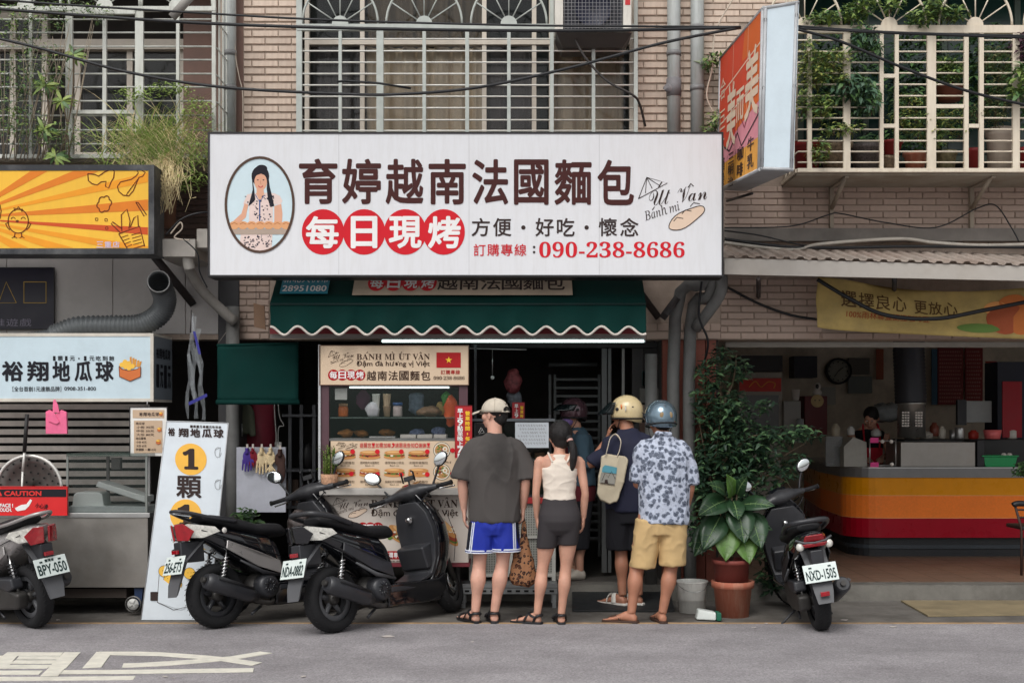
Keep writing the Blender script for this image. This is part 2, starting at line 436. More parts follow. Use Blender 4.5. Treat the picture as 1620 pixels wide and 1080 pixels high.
# darker return beside the left pier, wall tiles beside the yellow sign with their shadow put into the brown
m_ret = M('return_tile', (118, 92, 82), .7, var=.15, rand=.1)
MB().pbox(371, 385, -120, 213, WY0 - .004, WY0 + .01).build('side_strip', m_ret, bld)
m_shade_tile = M('shaded_brown_tile', (86, 66, 58), .7, var=.2, rand=.12, dirt=.4)
for i in range(13):
 y = 268 + i * 9.6
 MB().pbox(232, 342, y, y + 8.2, WY0 - .02, WY0 - .001).build('shaded_tile_row', m_shade_tile, bld, bevel=.003)
m_panel = M('grey_panel', (182, 178, 175), .75, var=.06, scale=3, dirt=.3, dirtcol=(120, 116, 112))
for a, b in ((-330, -155), (-154, 10), (11, 178), (179, 293), (294, 345)):
 MB().pbox(a, b, 396, 636 if b < 240 else 528, WY0 - .014, WY0 - .002).build('wall_panel', m_panel, bld, bevel=.002)
# wall above the middle shop window, rear rooms behind the openings
room = MB(); mi = 0
room.box(-9, X(1262, 11.68), 12.9, 13.05, 3.3, 6.2)      # back wall of the flat
room.box(-9, X(1900, 12), 11.7, 13, 3.28, 3.36)          # slab
room.box(-9, 9, 11.68, 14, 6.1, 6.2)
room.box(X(1262, 11.7), 9, 13.2, 13.3, 3.3, 6.2)
room.build('rear_wall', M('room_wall', (84, 80, 76), .9), bld)
# ---- ground floor shell
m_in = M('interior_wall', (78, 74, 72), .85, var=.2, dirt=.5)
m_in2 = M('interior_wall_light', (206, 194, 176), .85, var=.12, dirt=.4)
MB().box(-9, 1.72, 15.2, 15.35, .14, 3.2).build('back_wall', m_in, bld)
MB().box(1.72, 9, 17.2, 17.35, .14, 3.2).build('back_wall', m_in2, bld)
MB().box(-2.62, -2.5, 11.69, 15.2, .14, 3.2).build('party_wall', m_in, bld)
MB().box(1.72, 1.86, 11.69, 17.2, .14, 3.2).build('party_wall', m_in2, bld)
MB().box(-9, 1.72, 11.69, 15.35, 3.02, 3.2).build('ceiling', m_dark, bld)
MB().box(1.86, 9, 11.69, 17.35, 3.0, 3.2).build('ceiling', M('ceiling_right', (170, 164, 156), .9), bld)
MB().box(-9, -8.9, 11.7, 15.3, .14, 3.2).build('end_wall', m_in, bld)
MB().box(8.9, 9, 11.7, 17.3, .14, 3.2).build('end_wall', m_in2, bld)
# columns
MB().pbox(345, 378, 430, 945, 11.405, 11.8).build('column', M('column_grey', (66, 66, 68), .7, var=.15, dirt=.4), bld, bevel=.006)
m_red = M('red_column_tile', (136, 76, 62), .7, var=.1, dirt=.4)
for i in range(5):
 a = 1048 + i * 17.2
 MB().pbox(a, a + 16, 537.5, 930, 11.44, 11.5 if i else 11.7).build('column_panel', m_red, bld, bevel=.004)
MB().pbox(1046, 1136, 537.5, 930, 11.505, 11.9).build('column', m_in, bld)
# ---- middle window
m_alu = M('cream_aluminium', (206, 196, 182), .5, var=.06, dirt=.25)
m_glassd = M('window_glass', (34, 40, 40), .06, var=.05, alpha=.25, spec=.8)
m_screen = M('dark_screen', (88, 80, 78), .6, var=.15, scale=20)
m_curt = M('beige_curtain', (222, 204, 176), .9, var=.1, scale=3)
def window(a, b, c, d, D0, mull, name='window', transom=(), glass=m_glassd, parent=bld, fr=m_alu, t=8):
 f = MB()
 f.pbox(a, b, c, c + t, D0, D0 + .08).pbox(a, b, d - t, d, D0, D0 + .08)
 f.pbox(a, a + t, c + t, d - t, D0, D0 + .08).pbox(b - t, b, c + t, d - t, D0, D0 + .08)
 o = f.build(name, fr, parent)
 for x in mull: MB().pbox(x - t / 2, x + t / 2, c + t, d - t, D0 + .005, D0 + .06).build('mullion', fr, o)
 for y in transom: MB().pbox(a + t, b - t, y - t / 2, y + t / 2, D0 - .004, D0 + .07).build('transom', fr, o)
 xs = [a + t] + list(mull) + [b - t]; ys = [c + t] + list(transom) + [d - t]
 for i in range(len(xs) - 1):
  for j in range(len(ys) - 1):
   MB().pbox(xs[i] + 1, xs[i + 1] - 1, ys[j] + 1, ys[j + 1] - 1, D0 + .03, D0 + .036).build('pane', glass, o)
 return o
window(482, 1003, -70, 222, 11.5, (573, 766, 845, 872), transom=(67,), t=7)
def curtain(a, b, c, d, D0, mat=m_curt, wv=9, amp=.03):
 mb = MB(); n = int((b - a) / 2); vs = []
 for i in range(n + 1):
  x = a + (b - a) * i / n; ph = x / wv + 1.5 * noise.noise(Vector((x * .05, 0, 3)))
  y = D0 + amp * sin(ph * 2) + amp * .5 * sin(ph * 5 + 1)
  vs += [(X(x, D0), y, Z(c, D0)), (X(x, D0) + .01 * sin(ph), y + .02 * sin(ph * 1.3), Z(d, D0))]
 mb.add(vs, [(2 * i, 2 * i + 1, 2 * i + 3, 2 * i + 2) for i in range(n)], 0, True)
 return mb.build('curtain', mat, bld)
curtain(578, 762, 76, 222, 11.62); curtain(876, 988, 76, 222, 11.62); curtain(496, 570, 76, 222, 11.65, m_screen, 16)
curtain(770, 846, 76, 222, 11.65, m_screen, 16); curtain(580, 762, -60, 62, 11.62, M('brown_curtain', (110, 96, 78), .9)); 
# left balcony: recessed sliding windows, striped fabric
window(-60, 75, 20, 262, 12.2, (20,), t=9); window(118, 290, 70, 250, 12.2, (205,), t=9, transom=())
MB().pbox(-300, 345, 62, 78, 12.15, 12.25).build('lintel', m_alu, bld)
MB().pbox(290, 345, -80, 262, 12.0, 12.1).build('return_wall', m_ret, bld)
# right balcony windows
m_green = M('greenish_glass', (36, 66, 60), .15, var=.3, scale=3, spec=.6)
window(1262, 1480, -80, 255, 12.4, (1370,), t=9, fr=M('green_frame', (96, 110, 100), .5), glass=m_green)
window(1490, 1760, -80, 255, 12.4, (1610,), t=9, fr=M('green_frame'), glass=m_green)

# ---- downpipes
m_pvc = M('grey_pvc_pipe', (168, 172, 170), .5, var=.1, scale=5, dirt=.5, streak=1, dirtcol=(120, 118, 108))
m_pvcd = M('dark_pvc_pipe', (126, 126, 126), .5, var=.1, dirt=.3)
def pipe(name, pts, r, mat=m_pvc, parent=bld, n=12): return MB().tube(pts, r, n).build(name, mat, parent)
for px, y1 in ((1066, 214), (1103, 214), (364, 214)):
 D = 11.32; r = .06 if px > 1000 else .055
 p = pipe('downpipe', [P(px, -120, D), P(px, 240, D)], r)
 for yy in (45 if px == 1103 else 85, 140):
  MB().tube([P(px, yy - 4, D), P(px, yy + 4, D)], r + .006, 12).build('pipe_clamp', m_pvcd, p)
MB().tube([P(1066, 125, 11.32), P(1066, 153, 11.32)], .067, 12).tube([P(1066, 148, 11.32), P(1054, 137, 11.26)], .035, 10).build('pipe_joint', M('joint_grey', (116, 114, 116), .6), bld)
# lower pipes right of the green awning
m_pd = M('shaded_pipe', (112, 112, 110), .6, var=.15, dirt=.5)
for pts, r in (([P(1128, 436, 11.0), P(1122, 470, 11.0), P(1092, 520, 11.2), P(1092, 930, 11.3)], .055),
    ([P(1118, 436, 11.0), P(1112, 450, 11.0), P(1068, 502, 11.2), P(1068, 925, 11.3)], .055),
    ([P(1142, 436, 10.9), P(1138, 468, 10.9), P(1100, 520, 11.1)], .05),
    ([P(1030, 560, 11.3), P(1030, 930, 11.3)], .055)):
 q = []
 for i in range(len(pts)):
  q.append(pts[i])
 pipe('downpipe', spline(q, 4) if len(q) > 2 else q, r, m_pd)
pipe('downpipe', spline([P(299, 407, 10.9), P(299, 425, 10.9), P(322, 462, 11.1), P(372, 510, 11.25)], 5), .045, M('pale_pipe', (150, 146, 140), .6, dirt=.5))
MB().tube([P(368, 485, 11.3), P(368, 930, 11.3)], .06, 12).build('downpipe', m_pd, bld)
# diagonal sign struts
m_iron = M('dark_iron', (52, 50, 50), .6, var=.2, dirt=.4, dirtcol=(96, 62, 44))
for a, b in (((238, 398), (305, 480)), ((1050, 500), (1095, 440)), ((985, 425), (1040, 500))):
 MB().tube([P(*a, 10.95), P(*b, 11.4)], .045, 4).build('strut', m_iron, bld)

# ================================================================ cages
def cage(name, label, mat, D, a, b, posts, bars, rail, top_py, arch_c, back, base_y, extras=None, gaps=(), ar=62):
 t = thing(name, label, 'window cage', (X((a + b) / 2, D), D, Z(base_y, D)), None)
 for p in posts:
  w2 = p[1] / 2; MB().pbox(p[0] - w2, p[0] + w2, p[2] if len(p) > 2 else rail[1], base_y, D, D + .03).build('post', mat, t)
 m_bar = M('bar_white', (216, 214, 206), .4, var=.08, dirt=.25) if mat is m_cg else mat
 for y in bars:
  segs = []; x = a
  for g0, g1 in gaps: segs.append((x, g0)); x = g1
  segs.append((x, b))
  for s0, s1 in segs: MB().tube([P(s0, y, D + .016), P(s1, y, D + .016)], .0075, 6).build('bar', m_bar, t)
 MB().pbox(a, b, rail[0], rail[1], D - .005, D + .035).build('rail', mat, t)
 MB().pbox(a, b, base_y - 6, base_y, D - .006, D + .036).build('rail', mat, t)
 for cx in arch_c:
  MB().prism([P(x, y, D + .005) for x, y in arc(cx, rail[0], 13, pi, 2 * pi, 12)], (0, .02, 0)).build('half_disc', mat, t)
  MB().tube([P(x, y, D + .016) for x, y in arc(cx, rail[0], ar, pi, 2 * pi, 24, 68)], .011, 6).build('arch', mat, t)
  for k in range(5):
   an = pi + pi * (k + 1) / 6
   MB().tube([P(cx + 12 * cos(an), rail[0] + 12 * sin(an), D + .016), P(cx + ar * cos(an), rail[0] + 68 * sin(an), D + .016)], .006, 6).build('spoke', mat, t)
 # side returns back to the wall
 for x in (a, b):
  xx = X(x, D)
  for y in bars[::2]: MB().tube([(xx, D + .03, Z(y, D)), (xx, back - .001, Z(y, D))], .006, 6).build('side_bar', mat, t)
  for k in range(1, 4):
   yy = D + (back - D) * k / 4
   MB().box(xx - .008, xx + .008, yy - .008, yy + .008, Z(base_y, D), Z(top_py, D)).build('side_post', mat, t)
  MB().box(xx - .012, xx + .012, D + .037, back - .001, Z(base_y, D), Z(base_y - 6, D)).build('side_rail', mat, t)
 return t
m_cg = M('greenish_grey_steel', (176, 182, 176), .45, var=.15, scale=9, dirt=.45, dirtcol=(196, 196, 190))
m_cw = M('white_steel', (200, 202, 194), .45, var=.1, dirt=.4, dirtcol=(120, 112, 96), streak=1)
m_cc = M('cream_steel', (220, 208, 188), .45, var=.06, dirt=.3, dirtcol=(150, 120, 90), streak=1)
c1 = cage('window_cage', 'grey steel window cage with fan arches round the curtained middle window', m_cg, 11.1, 470, 1009,
  [(473, 9, -60), (538, 5), (601, 11), (671, 5.5), (739, 6), (805, 5.5), (873, 6, -60), (939, 5.5, 70), (1006, 6, -60)],
  [62, 81, 99, 117, 135, 153, 171, 190, 207], (38, 48), -60, (538, 671, 805), 11.42, 220, ar=60)
c2 = cage('window_cage', 'white steel balcony cage overgrown by grass at the upper left', m_cw, 10.85, -190, 341,
  [(-75, 6), (-10, 6), (48, 5), (109, 11), (165, 6), (220, 13), (281, 5), (338, 6, -60)],
  [31, 52, 74, 95, 117, 138, 160, 183, 206, 228], (10, 17), -60, (40, 165, 280), 11.42, 250, ar=56)
MB().pbox(115, 213, 16, 22, 10.83, 10.87).build('gate_rail', m_cw, c2); MB().pbox(112, 213, 174, 180, 10.83, 10.87).build('gate_rail', m_cw, c2)
c3 = cage('window_cage', 'cream steel balcony cage full of potted plants at the upper right', m_cc, 10.8, 1262, 1760,
  [(1281, 7), (1340, 11), (1395, 6), (1419, 6), (1474, 14), (1529, 7), (1553, 7), (1608, 11), (1680, 7), (1740, 11)],
  [64, 82, 99, 116, 134, 152, 170, 187, 205, 223, 240, 257], (40, 52), -60, (1273, 1407, 1543, 1678), 11.42, 272,
  gaps=((1398, 1416), (1532, 1550)), ar=58)
for a, b, y in ((1398, 1416, 120), (1398, 1416, 199), (1532, 1550, 199), (1481, 1526, 168)): MB().pbox(a, b, y - 3, y + 3, 10.8, 10.83).build('bar', m_cc, c3)
MB().box(X(1262, 10.8), X(1760, 10.8), 10.84, 11.42, Z(276, 10.8), Z(272.5, 10.8)).build('base_plate', M('cage_floor', (150, 142, 128), .8, dirt=.7, dirtcol=(110, 84, 60)), c3)
for px in (1324, 1549):
 D = 11.2
 MB().box(X(px - 3, D), X(px + 3, D), 11.37, 11.418, Z(356, D), Z(290, D)).tube([(X(px, D), 10.9, Z(275, 10.8)), (X(px, D), 11.38, Z(330, 11.38))], .022, 4).box(X(px - 3, D), X(px + 3, D), 10.86, 11.37, Z(279, 10.8), Z(276.2, 10.8)).build('bracket', M('bracket_cream', (160, 148, 132), .6, dirt=.5), c3)
MB().box(X(-190, 10.85), X(341, 10.85), 10.9, 11.42, Z(254, 10.85), Z(250.5, 10.85)).build('base_plate', M('cage_floor'), c2)

# ---------------------------------------------------------------- air conditioner
ac = thing('air_conditioner', 'white window air conditioner hung in the grey cage over the right curtain', 'air conditioner', (X(938, 10.95), 10.95, Z(50, 10.95)))
m_acw = M('ac_white', (214, 210, 200), .5, dirt=.3, streak=1)
D = 10.93
MB().pbox(878, 891, -60, 50, D, 11.5).pbox(986, 999, -60, 50, D, 11.5).pbox(891, 986, 46, 50, D, 11.5).build('casing', m_acw, ac, bevel=.004)
MB().pbox(890, 987, -60, 46, 11.0, 11.5).build('coil', M('ac_dark', (34, 36, 46), .6), ac)
MB().lathe([(.02, -.01), (.14, 0), (.16, .02)], (X(938, 11), 10.985, Z(16, 11)), (0, -1, 0), 20).build('fan', M('fan_navy', (26, 30, 52), .5), ac)
g = MB()
for i in range(17): g.tube([P(893 + i * 5.6, -60, D + .01), P(893 + i * 5.6, 46, D + .01)], .0022, 4)
for i in range(16): g.tube([P(891, -40 + i * 5.6, D + .013), P(986, -40 + i * 5.6, D + .013)], .0018, 4)
g.build('grille', M('wire_grey', (170, 170, 172), .4), ac, kind='stuff')
MB().pbox(989, 997, -4, 8, D - .003, D).build('sticker', M('sticker_red', (196, 40, 44), .5), ac)
MB().prism([P(880, 52, 10.9), P(1000, 52, 10.9), P(985, 75, 11.05), P(890, 75, 11.05)], (0, .3, 0)).build('drip_tray', M('tray_dark', (78, 74, 72), .5, dirt=.4), ac)
# ================================================================ signs and awnings
m_white = M('lightbox_white', (221, 222, 225), .35, var=.02, scale=2, dirt=.2, dirtcol=(176, 170, 162), streak=1, coat=.2)
m_blk = M('black_edge', (34, 32, 34), .5, var=.2)
def pr(name, rgb=None): return M('print_' + name, rgb, .6, var=.05, spec=.2)
p_brown = pr('brown', (72, 38, 36)); p_red = pr('red', (206, 34, 46)); p_white = pr('white', (236, 234, 232)); p_dk = pr('dark', (58, 46, 44))
p_grey = pr('grey', (96, 92, 92)); p_blackk = pr('black', (34, 34, 40))
def board(name, label, cat, a, b, c, d, D, th, face, edge, fw=3, group=None, frame_name='frame'):
 t = thing(name, label, cat, (X((a + b) / 2, D), D, Z(d, D)), group)
 MB().pbox(a + fw, b - fw, c + fw, d - fw, D, D + th - .01).build('panel', face, t)
 f = MB()
 e = .006
 x0, x1, z0, z1 = X(a, D), X(b, D), Z(d, D), Z(c, D); q = fw * D / F
 f.box(x0, x1, D - e, D + th, z1 - q, z1).box(x0, x1, D - e, D + th, z0, z0 + q)
 f.box(x0, x0 + q, D - e, D + th, z0 + q, z1 - q).box(x1 - q, x1, D - e, D + th, z0 + q, z1 - q)
 f.box(x0 + q, x1 - q, D + th - .008, D + th, z0 + q, z1 - q)
 f.build(frame_name, edge, t); return t
def chars(mb, s, boxes, D, **k):
 for ch, (a, b, c, d) in zip(s, boxes): text(mb, ch, a, b, c, d, D, **k)
def line_chars(mb, s, a, b, c, d, D, gap=.12, **k):
 n = len(s); w_ = (b - a) / n
 for i, ch in enumerate(s):
  if ch in '　 ': continue
  if ch in '・．·': pdisc(mb, a + w_ * (i + .5), (c + d) / 2, w_ * .09, w_ * .09, D, k.get('mi', 0)); continue
  text(mb, ch, a + w_ * (i + gap / 2), a + w_ * (i + 1 - gap / 2), c, d, D, **k)
def oval_outline(mb, cx, cy, rx, ry, wd, D, mi=0, eps=.003): pstroke(mb, arc(cx, cy, rx, 0, 2 * pi, 48, ry), wd, D, mi, eps)
def logo(mb, a, b, c, d, D, mi=0, mb2=None, mi2=0):
 """conical hat, script name, loaf - fitted to the pixel box"""
 W_, H_ = b - a, d - c
 fx = lambda u: a + u * W_; fy = lambda v: c + v * H_
 lw = max(.5, W_ * .012)
 hat = [(0, .40), (.12, .02), (.42, .12), (0, .40)]
 pstroke(mb, [(fx(u), fy(v)) for u, v in hat], lw, D, mi)
 for u, v in ((.1, .30), (.2, .22), (.3, .16)): pstroke(mb, [(fx(.12), fy(.02)), (fx(u), fy(v))], lw * .8, D, mi)
 text(mb, '𝒰𝓉 𝒱𝒶𝓃', fx(.15), fx(.99), fy(.20), fy(.47), D, mi=mi, rot=.12, bold=.0)
 pstroke(mb, [(fx(.29), fy(.2)), (fx(.34), fy(.1))], lw * 1.5, D, mi)
 pstroke(mb, [(fx(.72), fy(.2)), (fx(.76), fy(.13)), (fx(.8), fy(.18))], lw * 1.3, D, mi)
 text(mb, '𝐵𝑎𝑛ℎ 𝑚𝑖', fx(.07), fx(.6), fy(.52), fy(.70), D, mi=mi, rot=.30)
 pstroke(mb, [(fx(.20), fy(.60)), (fx(.235), fy(.54))], lw, D, mi)
 loaf = []
 for i in range(25):
  t = 2 * pi * i / 24; u, v = .30 * cos(t), .12 * sin(t) * (1 + .12 * cos(3 * t))
  loaf.append((.70 + u * cos(-.55) - v * sin(-.55) * .8, .74 + (u * sin(-.55) + v * cos(-.55)) * 1.15))
 if mb2 is not None: ppoly(mb2, [(fx(u), fy(v)) for u, v in loaf[:-1]], D, mi2, eps=.0022)
 pstroke(mb, [(fx(u), fy(v)) for u, v in loaf], lw * 1.1, D, mi)
 for k in range(3):
  u0 = .56 + k * .12; v0 = .80 - k * .13
  pstroke(mb, [(fx(u0 - .05), fy(v0)), (fx(u0), fy(v0 - .07)), (fx(u0 + .09), fy(v0 - .05))], lw, D, mi)

# ---------------------------------------------------------------- the big shop sign
D = 10.2
sign = board('shop_sign', 'large white bakery signboard with brown lettering and an oval portrait, above the green awning', 'shop sign', 329, 1144.5, 209, 438, D, .26, m_white, m_blk, 3)
mb = MB()
bx = [(473, 534), (541, 603), (610, 670), (678, 737), (747, 804), (813, 868), (877, 936), (945, 1003)]
for ch, (a, b) in zip('育婷越南法國麵包', bx):
 k = (a - 473) / 530 * 2
 text(mb, ch, a, b, 251 + k, 323 + k, D, bold=.022)
mb.build('lettering', p_brown, sign)
mb = MB()
for i, cx in enumerate((511, 576, 641, 702)): pdisc(mb, cx, 367, 33.5, 36, D, eps=.0022 + i * .0003, n=36)
line_chars(mb, '訂購專線', 748, 834, 386, 405, D, bold=.008)
text(mb, '𝟎𝟗𝟎-𝟐𝟑𝟖-𝟖𝟔𝟖𝟔', 853, 1083, 382.5, 407.5, D, bold=.0)
mb.build('lettering', p_red, sign)
mb = MB()
for ch, cx in zip('每日現烤', (510, 576, 641, 703)):
 hw = 26 if ch != '日' else 21
 text(mb, ch, cx - hw, cx + hw, 342, 393, D, bold=.028, eps=.0042)
mb.build('lettering', p_white, sign)
mb = MB()
for ch, a, b in (('方', 746, 775), ('便', 780, 809), ('好', 847, 876), ('吃', 881, 909), ('懷', 947, 976), ('念', 981, 1010)): text(mb, ch, a, b, 345, 374, D, bold=.014)
for cx in (828, 928): pdisc(mb, cx, 360, 3.4, 3.4, D)
for cy in (391, 399): pdisc(mb, 845, cy, 2, 2, D)
mb.build('lettering', p_dk, sign)
for px in (536, 742, 948): MB().pbox(px - .35, px + .35, 213, 434, D - .0012, D + .001).build('panel_seam', pr('seam_grey', (190, 190, 192)), sign)
mb = MB(); mbl = MB(); logo(mb, 1010, 1119, 279, 368, D, 0, mbl, 0)
mb.build('emblem', p_dk, sign); mbl.build('emblem_fill', pr('loaf', (224, 200, 178)), sign)
# oval portrait
po = MB(); pdisc(po, 411, 324, 53, 74, D, eps=.0018, n=48, mi=0)
po_m = [pr('pale_blue', (206, 224, 230)), pr('skin', (222, 168, 140)), pr('hair', (36, 34, 42)), pr('dress', (228, 206, 198)), pr('bread', (222, 164, 118)), pr('tray', (176, 158, 144)), pr('blue_trim', (60, 88, 140)), pr('dress_spots', (58, 54, 66)), pr('lip', (196, 84, 84)), pr('crust', (176, 104, 66)), p_white]
ppoly(po, [(399, 306), (391, 308), (385, 322), (388, 326), (394, 322), (394, 352), (432, 352), (432, 324), (444, 324), (447, 318), (443, 310), (434, 306), (424, 305)], D, 3, .0026)
ppoly(po, [(387, 322), (382, 338), (370, 349), (366, 357), (373, 358), (389, 344), (393, 324)], D, 1, .0030)
ppoly(po, [(434, 326), (434, 352), (446, 356), (447, 338), (445, 323)], D, 1, .0030)
ppoly(po, [(411, 302), (405, 306), (411, 318), (418, 307)], D, 1, .0032)
ppoly(po, [(406, 298), (417, 298), (418, 308), (406, 308)], D, 1, .0031)
pdisc(po, 412, 279, 14, 16.5, D, 2, .0034); pdisc(po, 414, 267, 9, 6, D, 2, .0036)
ppoly(po, [(398, 274), (402, 298), (404, 316), (398, 323), (393, 326), (397, 312), (400, 300)], D, 2, .0036)
ppoly(po, [(424, 274), (427, 296), (431, 312), (434, 326), (428, 328), (424, 316), (422, 298)], D, 2, .0036)
pdisc(po, 412.5, 288, 10, 13.5, D, 1, .0040)
ppoly(po, [(400, 284), (405, 278), (413, 275), (420, 278), (425, 285), (425, 276), (418, 268), (406, 268), (400, 275)], D, 2, .0044)
pstroke(po, arc(412.5, 293, 3.6, .25, pi - .25, 6), 1.6, D, 8, .0048)
for ex in (408, 417): pdisc(po, ex, 285, 1.5, .9, D, 2, .0048, 8)
pstroke(po, [(412.5, 286), (412, 290.5), (413.6, 291)], .5, D, 9, .0048)
ppoly(po, [(381, 370), (379, 388), (398, 396), (412, 398), (430, 392), (431, 370)], D, 3, .0026)
pstroke(po, [(411, 316), (411, 350)], 2, D, 6, .0036)
pstroke(po, [(404, 308), (411, 320), (418, 309)], 1.2, D, 6, .0038)
rr = random.Random(3)
for i in range(150):
 x = rr.uniform(386, 443); y = rr.choice((rr.uniform(309, 350), rr.uniform(372, 392)))
 if y < 352 and not (395 < x < 432 or (y < 322 and x > 388)): continue
 if y > 352 and not (383 < x < 430): continue
 pdisc(po, x, y, rr.uniform(.6, 1.7), rr.uniform(.6, 1.6), D, 7, .0034 + i * .000002, 7)
ppoly(po, [(365, 362), (456, 362), (452, 371), (368, 371)], D, 5, .0050)
for i in range(7):
 pdisc(po, 371 + i * 13.6, 356.5, 8.4, 6.4, D, 4, .0054 + i * .00005, 14)
 pstroke(po, [(366 + i * 13.6, 355), (371 + i * 13.6, 352.5), (376 + i * 13.6, 355)], .9, D, 9, .0062)
ov = po.build('portrait', po_m, sign)
mb = MB(); oval_outline(mb, 411, 324, 53.5, 74.5, 4, D, eps=.0066); mb.build('oval_border', pr('oval_brown', (86, 66, 56)), sign)

# ---------------------------------------------------------------- green awning
m_green_c = M('green_canvas', (9, 49, 45), .8, spec=.15, var=.12, scale=3, dirt=.25, dirtcol=(7, 44, 42), bump=.15, bscale=12)
aw = thing('shop_awning', 'dark green canvas awning with a white scalloped hem under the big white sign', 'awning', (X(725, 10.45), 10.45, Z(480, 10.45)))
mb = MB(); vs = []; n, mrow = 150, 8
A = Vector((0, 10.45, Z(480, 10.45))); Bv = Vector((0, 11.40, 3.40))
for i in range(n + 1):
 x = X(427 + (1022 - 427) * i / n, 10.45)
 for j in range(mrow + 1):
  t = j / mrow; p = A.lerp(Bv, t)
  sag = -.03 * sin(pi * t) + .012 * noise.noise(Vector((x * 2.5, t * 2, 0)))
  vs.append((x, p.y, p.z + sag))
mb.add(vs, [(i * (mrow + 1) + j, (i + 1) * (mrow + 1) + j, (i + 1) * (mrow + 1) + j + 1, i * (mrow + 1) + j + 1) for i in range(n) for j in range(mrow)], 0, True)
mb.build('canopy', m_green_c, aw, solid=.004)
def scal(px): return 523 + 6.5 * cos(2 * pi * (px - 537) / 43.6)
mb = MB(); vs = []; n, mrow = 300, 8; edge = []
for i in range(n + 1):
 px = 427 + (1022 - 427) * i / n; x = X(px, 10.44)
 for j in range(mrow + 1):
  t = j / mrow; py = 479 + (scal(px) - 479) * t
  yy = 10.44 + t * (.02 * sin(px * .09 + 2 * noise.noise(Vector((px * .02, 0, 0)))) + .012 * noise.noise(Vector((px * .05, t * 2, 5))))
  vs.append((x, yy, Z(py, 10.44)))
  if j == mrow: edge.append(Vector((x, yy - .003, Z(py, 10.44))))
mb.add(vs, [(i * (mrow + 1) + j, (i + 1) * (mrow + 1) + j, (i + 1) * (mrow + 1) + j + 1, i * (mrow + 1) + j + 1) for i in range(n) for j in range(mrow)], 0, True)
mb.build('valance', m_green_c, aw, solid=.003)
MB().tube(edge, .0105, 8).build('hem_trim', M('trim_white', (214, 206, 196), .6, dirt=.4), aw)
MB().tube([P(427, 481, 10.43), P(1022, 481, 10.43)], .009, 8).build('front_seam', M('seam_dark', (14, 44, 42), .6), aw)
MB().pbox(427, 1020, 516, 528, 10.62, 10.64).build('inner_valance', M('inner_red', (120, 38, 44), .7), aw)
MB().pbox(427, 1022, 529, 535, 10.66, 10.70).build('hem_bar', M('hem_grey', (130, 124, 120), .6), aw)
for k, (a, b) in enumerate(((430, 520), (560, 903))): pass
def on_slope(px, py):
 """point where the view through a pixel column meets the awning slope"""
 # line z = 2.56.. slope between A and Bv
 s_ = (Bv.z - A.z) / (Bv.y - A.y); r = (HY - py) / F
 y = (A.z - s_ * A.y - H) / (r - s_)
 return Vector((X(px, y), y, H + r * y))
def slope_panel(a, b, c, d, off): return [on_slope(a, d) + off, on_slope(b, d) + off, on_slope(b, c) + off, on_slope(a, c) + off]
nrm = Vector((0, -(Bv.z - A.z), Bv.y - A.y)).normalized()
tl = on_slope(445, 471) ; s0 = .075
def slope_uv(x0, x1, ylen0, ylen1):
 """frame on the slope: origin at the front edge"""
 up = (Bv - A).normalized(); return Vector((0, A.y, A.z)) + nrm * .035, Vector((1, 0, 0)), up
O_, UX, UZ = slope_uv(0, 0, 0, 0)
ban = thing('awning_banner', 'cream cloth banner with the shop name fixed on the green awning slope', 'banner', tuple(O_ + UX * X(732, 10.6)))
xa, xb = X(560, 10.6), X(904, 10.7); lo, hi = .07, .42
MB().prism([O_ + UX * xa + UZ * lo, O_ + UX * xb + UZ * lo, O_ + UX * xb + UZ * hi, O_ + UX * xa + UZ * hi], nrm * .004).build('cloth', M('banner_cream', (196, 178, 156), .7, var=.1, dirt=.3), ban)
fr = (O_ + nrm * .005, UX, UZ)
mb = MB(); mb2 = MB(); mb3 = MB()
W_ = xb - xa
for i, ch in enumerate('每日現烤'):
 c0 = xa + W_ * (.105 + i * .078)
 mb.prism([O_ + UX * (c0 + .075 * cos(t * pi / 12)) + UZ * (.24 + .12 * sin(t * pi / 12)) + nrm * (.0052 + i * .0002) for t in range(24)], nrm * .0005)
 text(mb2, ch, c0 - .055, c0 + .055, .325, .155, 0, bold=.02, eps=.0016 + .0005, frame=fr)
for i, ch in enumerate('越南法國麵包'):
 c0 = xa + W_ * (.43 + i * .098); text(mb3, ch, c0 - .085, c0 + .085, .345, .135, 0, bold=.012, frame=fr, eps=.0008)
mb.build('circles', p_red, ban); mb2.build('lettering', p_white, ban); mb3.build('lettering', p_dk, ban)
lab = thing('awning_maker_label', 'small teal awning maker label at the left end of the green awning', 'label', tuple(O_ + UX * X(485, 10.6)))
xa, xb = X(446, 10.6), X(521, 10.6)
MB().prism([O_ + UX * xa + UZ * .09, O_ + UX * xb + UZ * .09, O_ + UX * xb + UZ * .42, O_ + UX * xa + UZ * .42], nrm * .004).build('panel', M('teal_label', (28, 128, 150), .6), lab)
mb = MB()
for i, ch in enumerate('新北大帆布'): text(mb, ch, xa + .01 + i * .077, xa + .078 + i * .077, .365, .24, 0, frame=fr, eps=.0008)
text(mb, '28951080', xa + .015, xb - .015, .20, .115, 0, bold=.02, frame=fr, eps=.0008)
mb.build('lettering', p_white, lab)

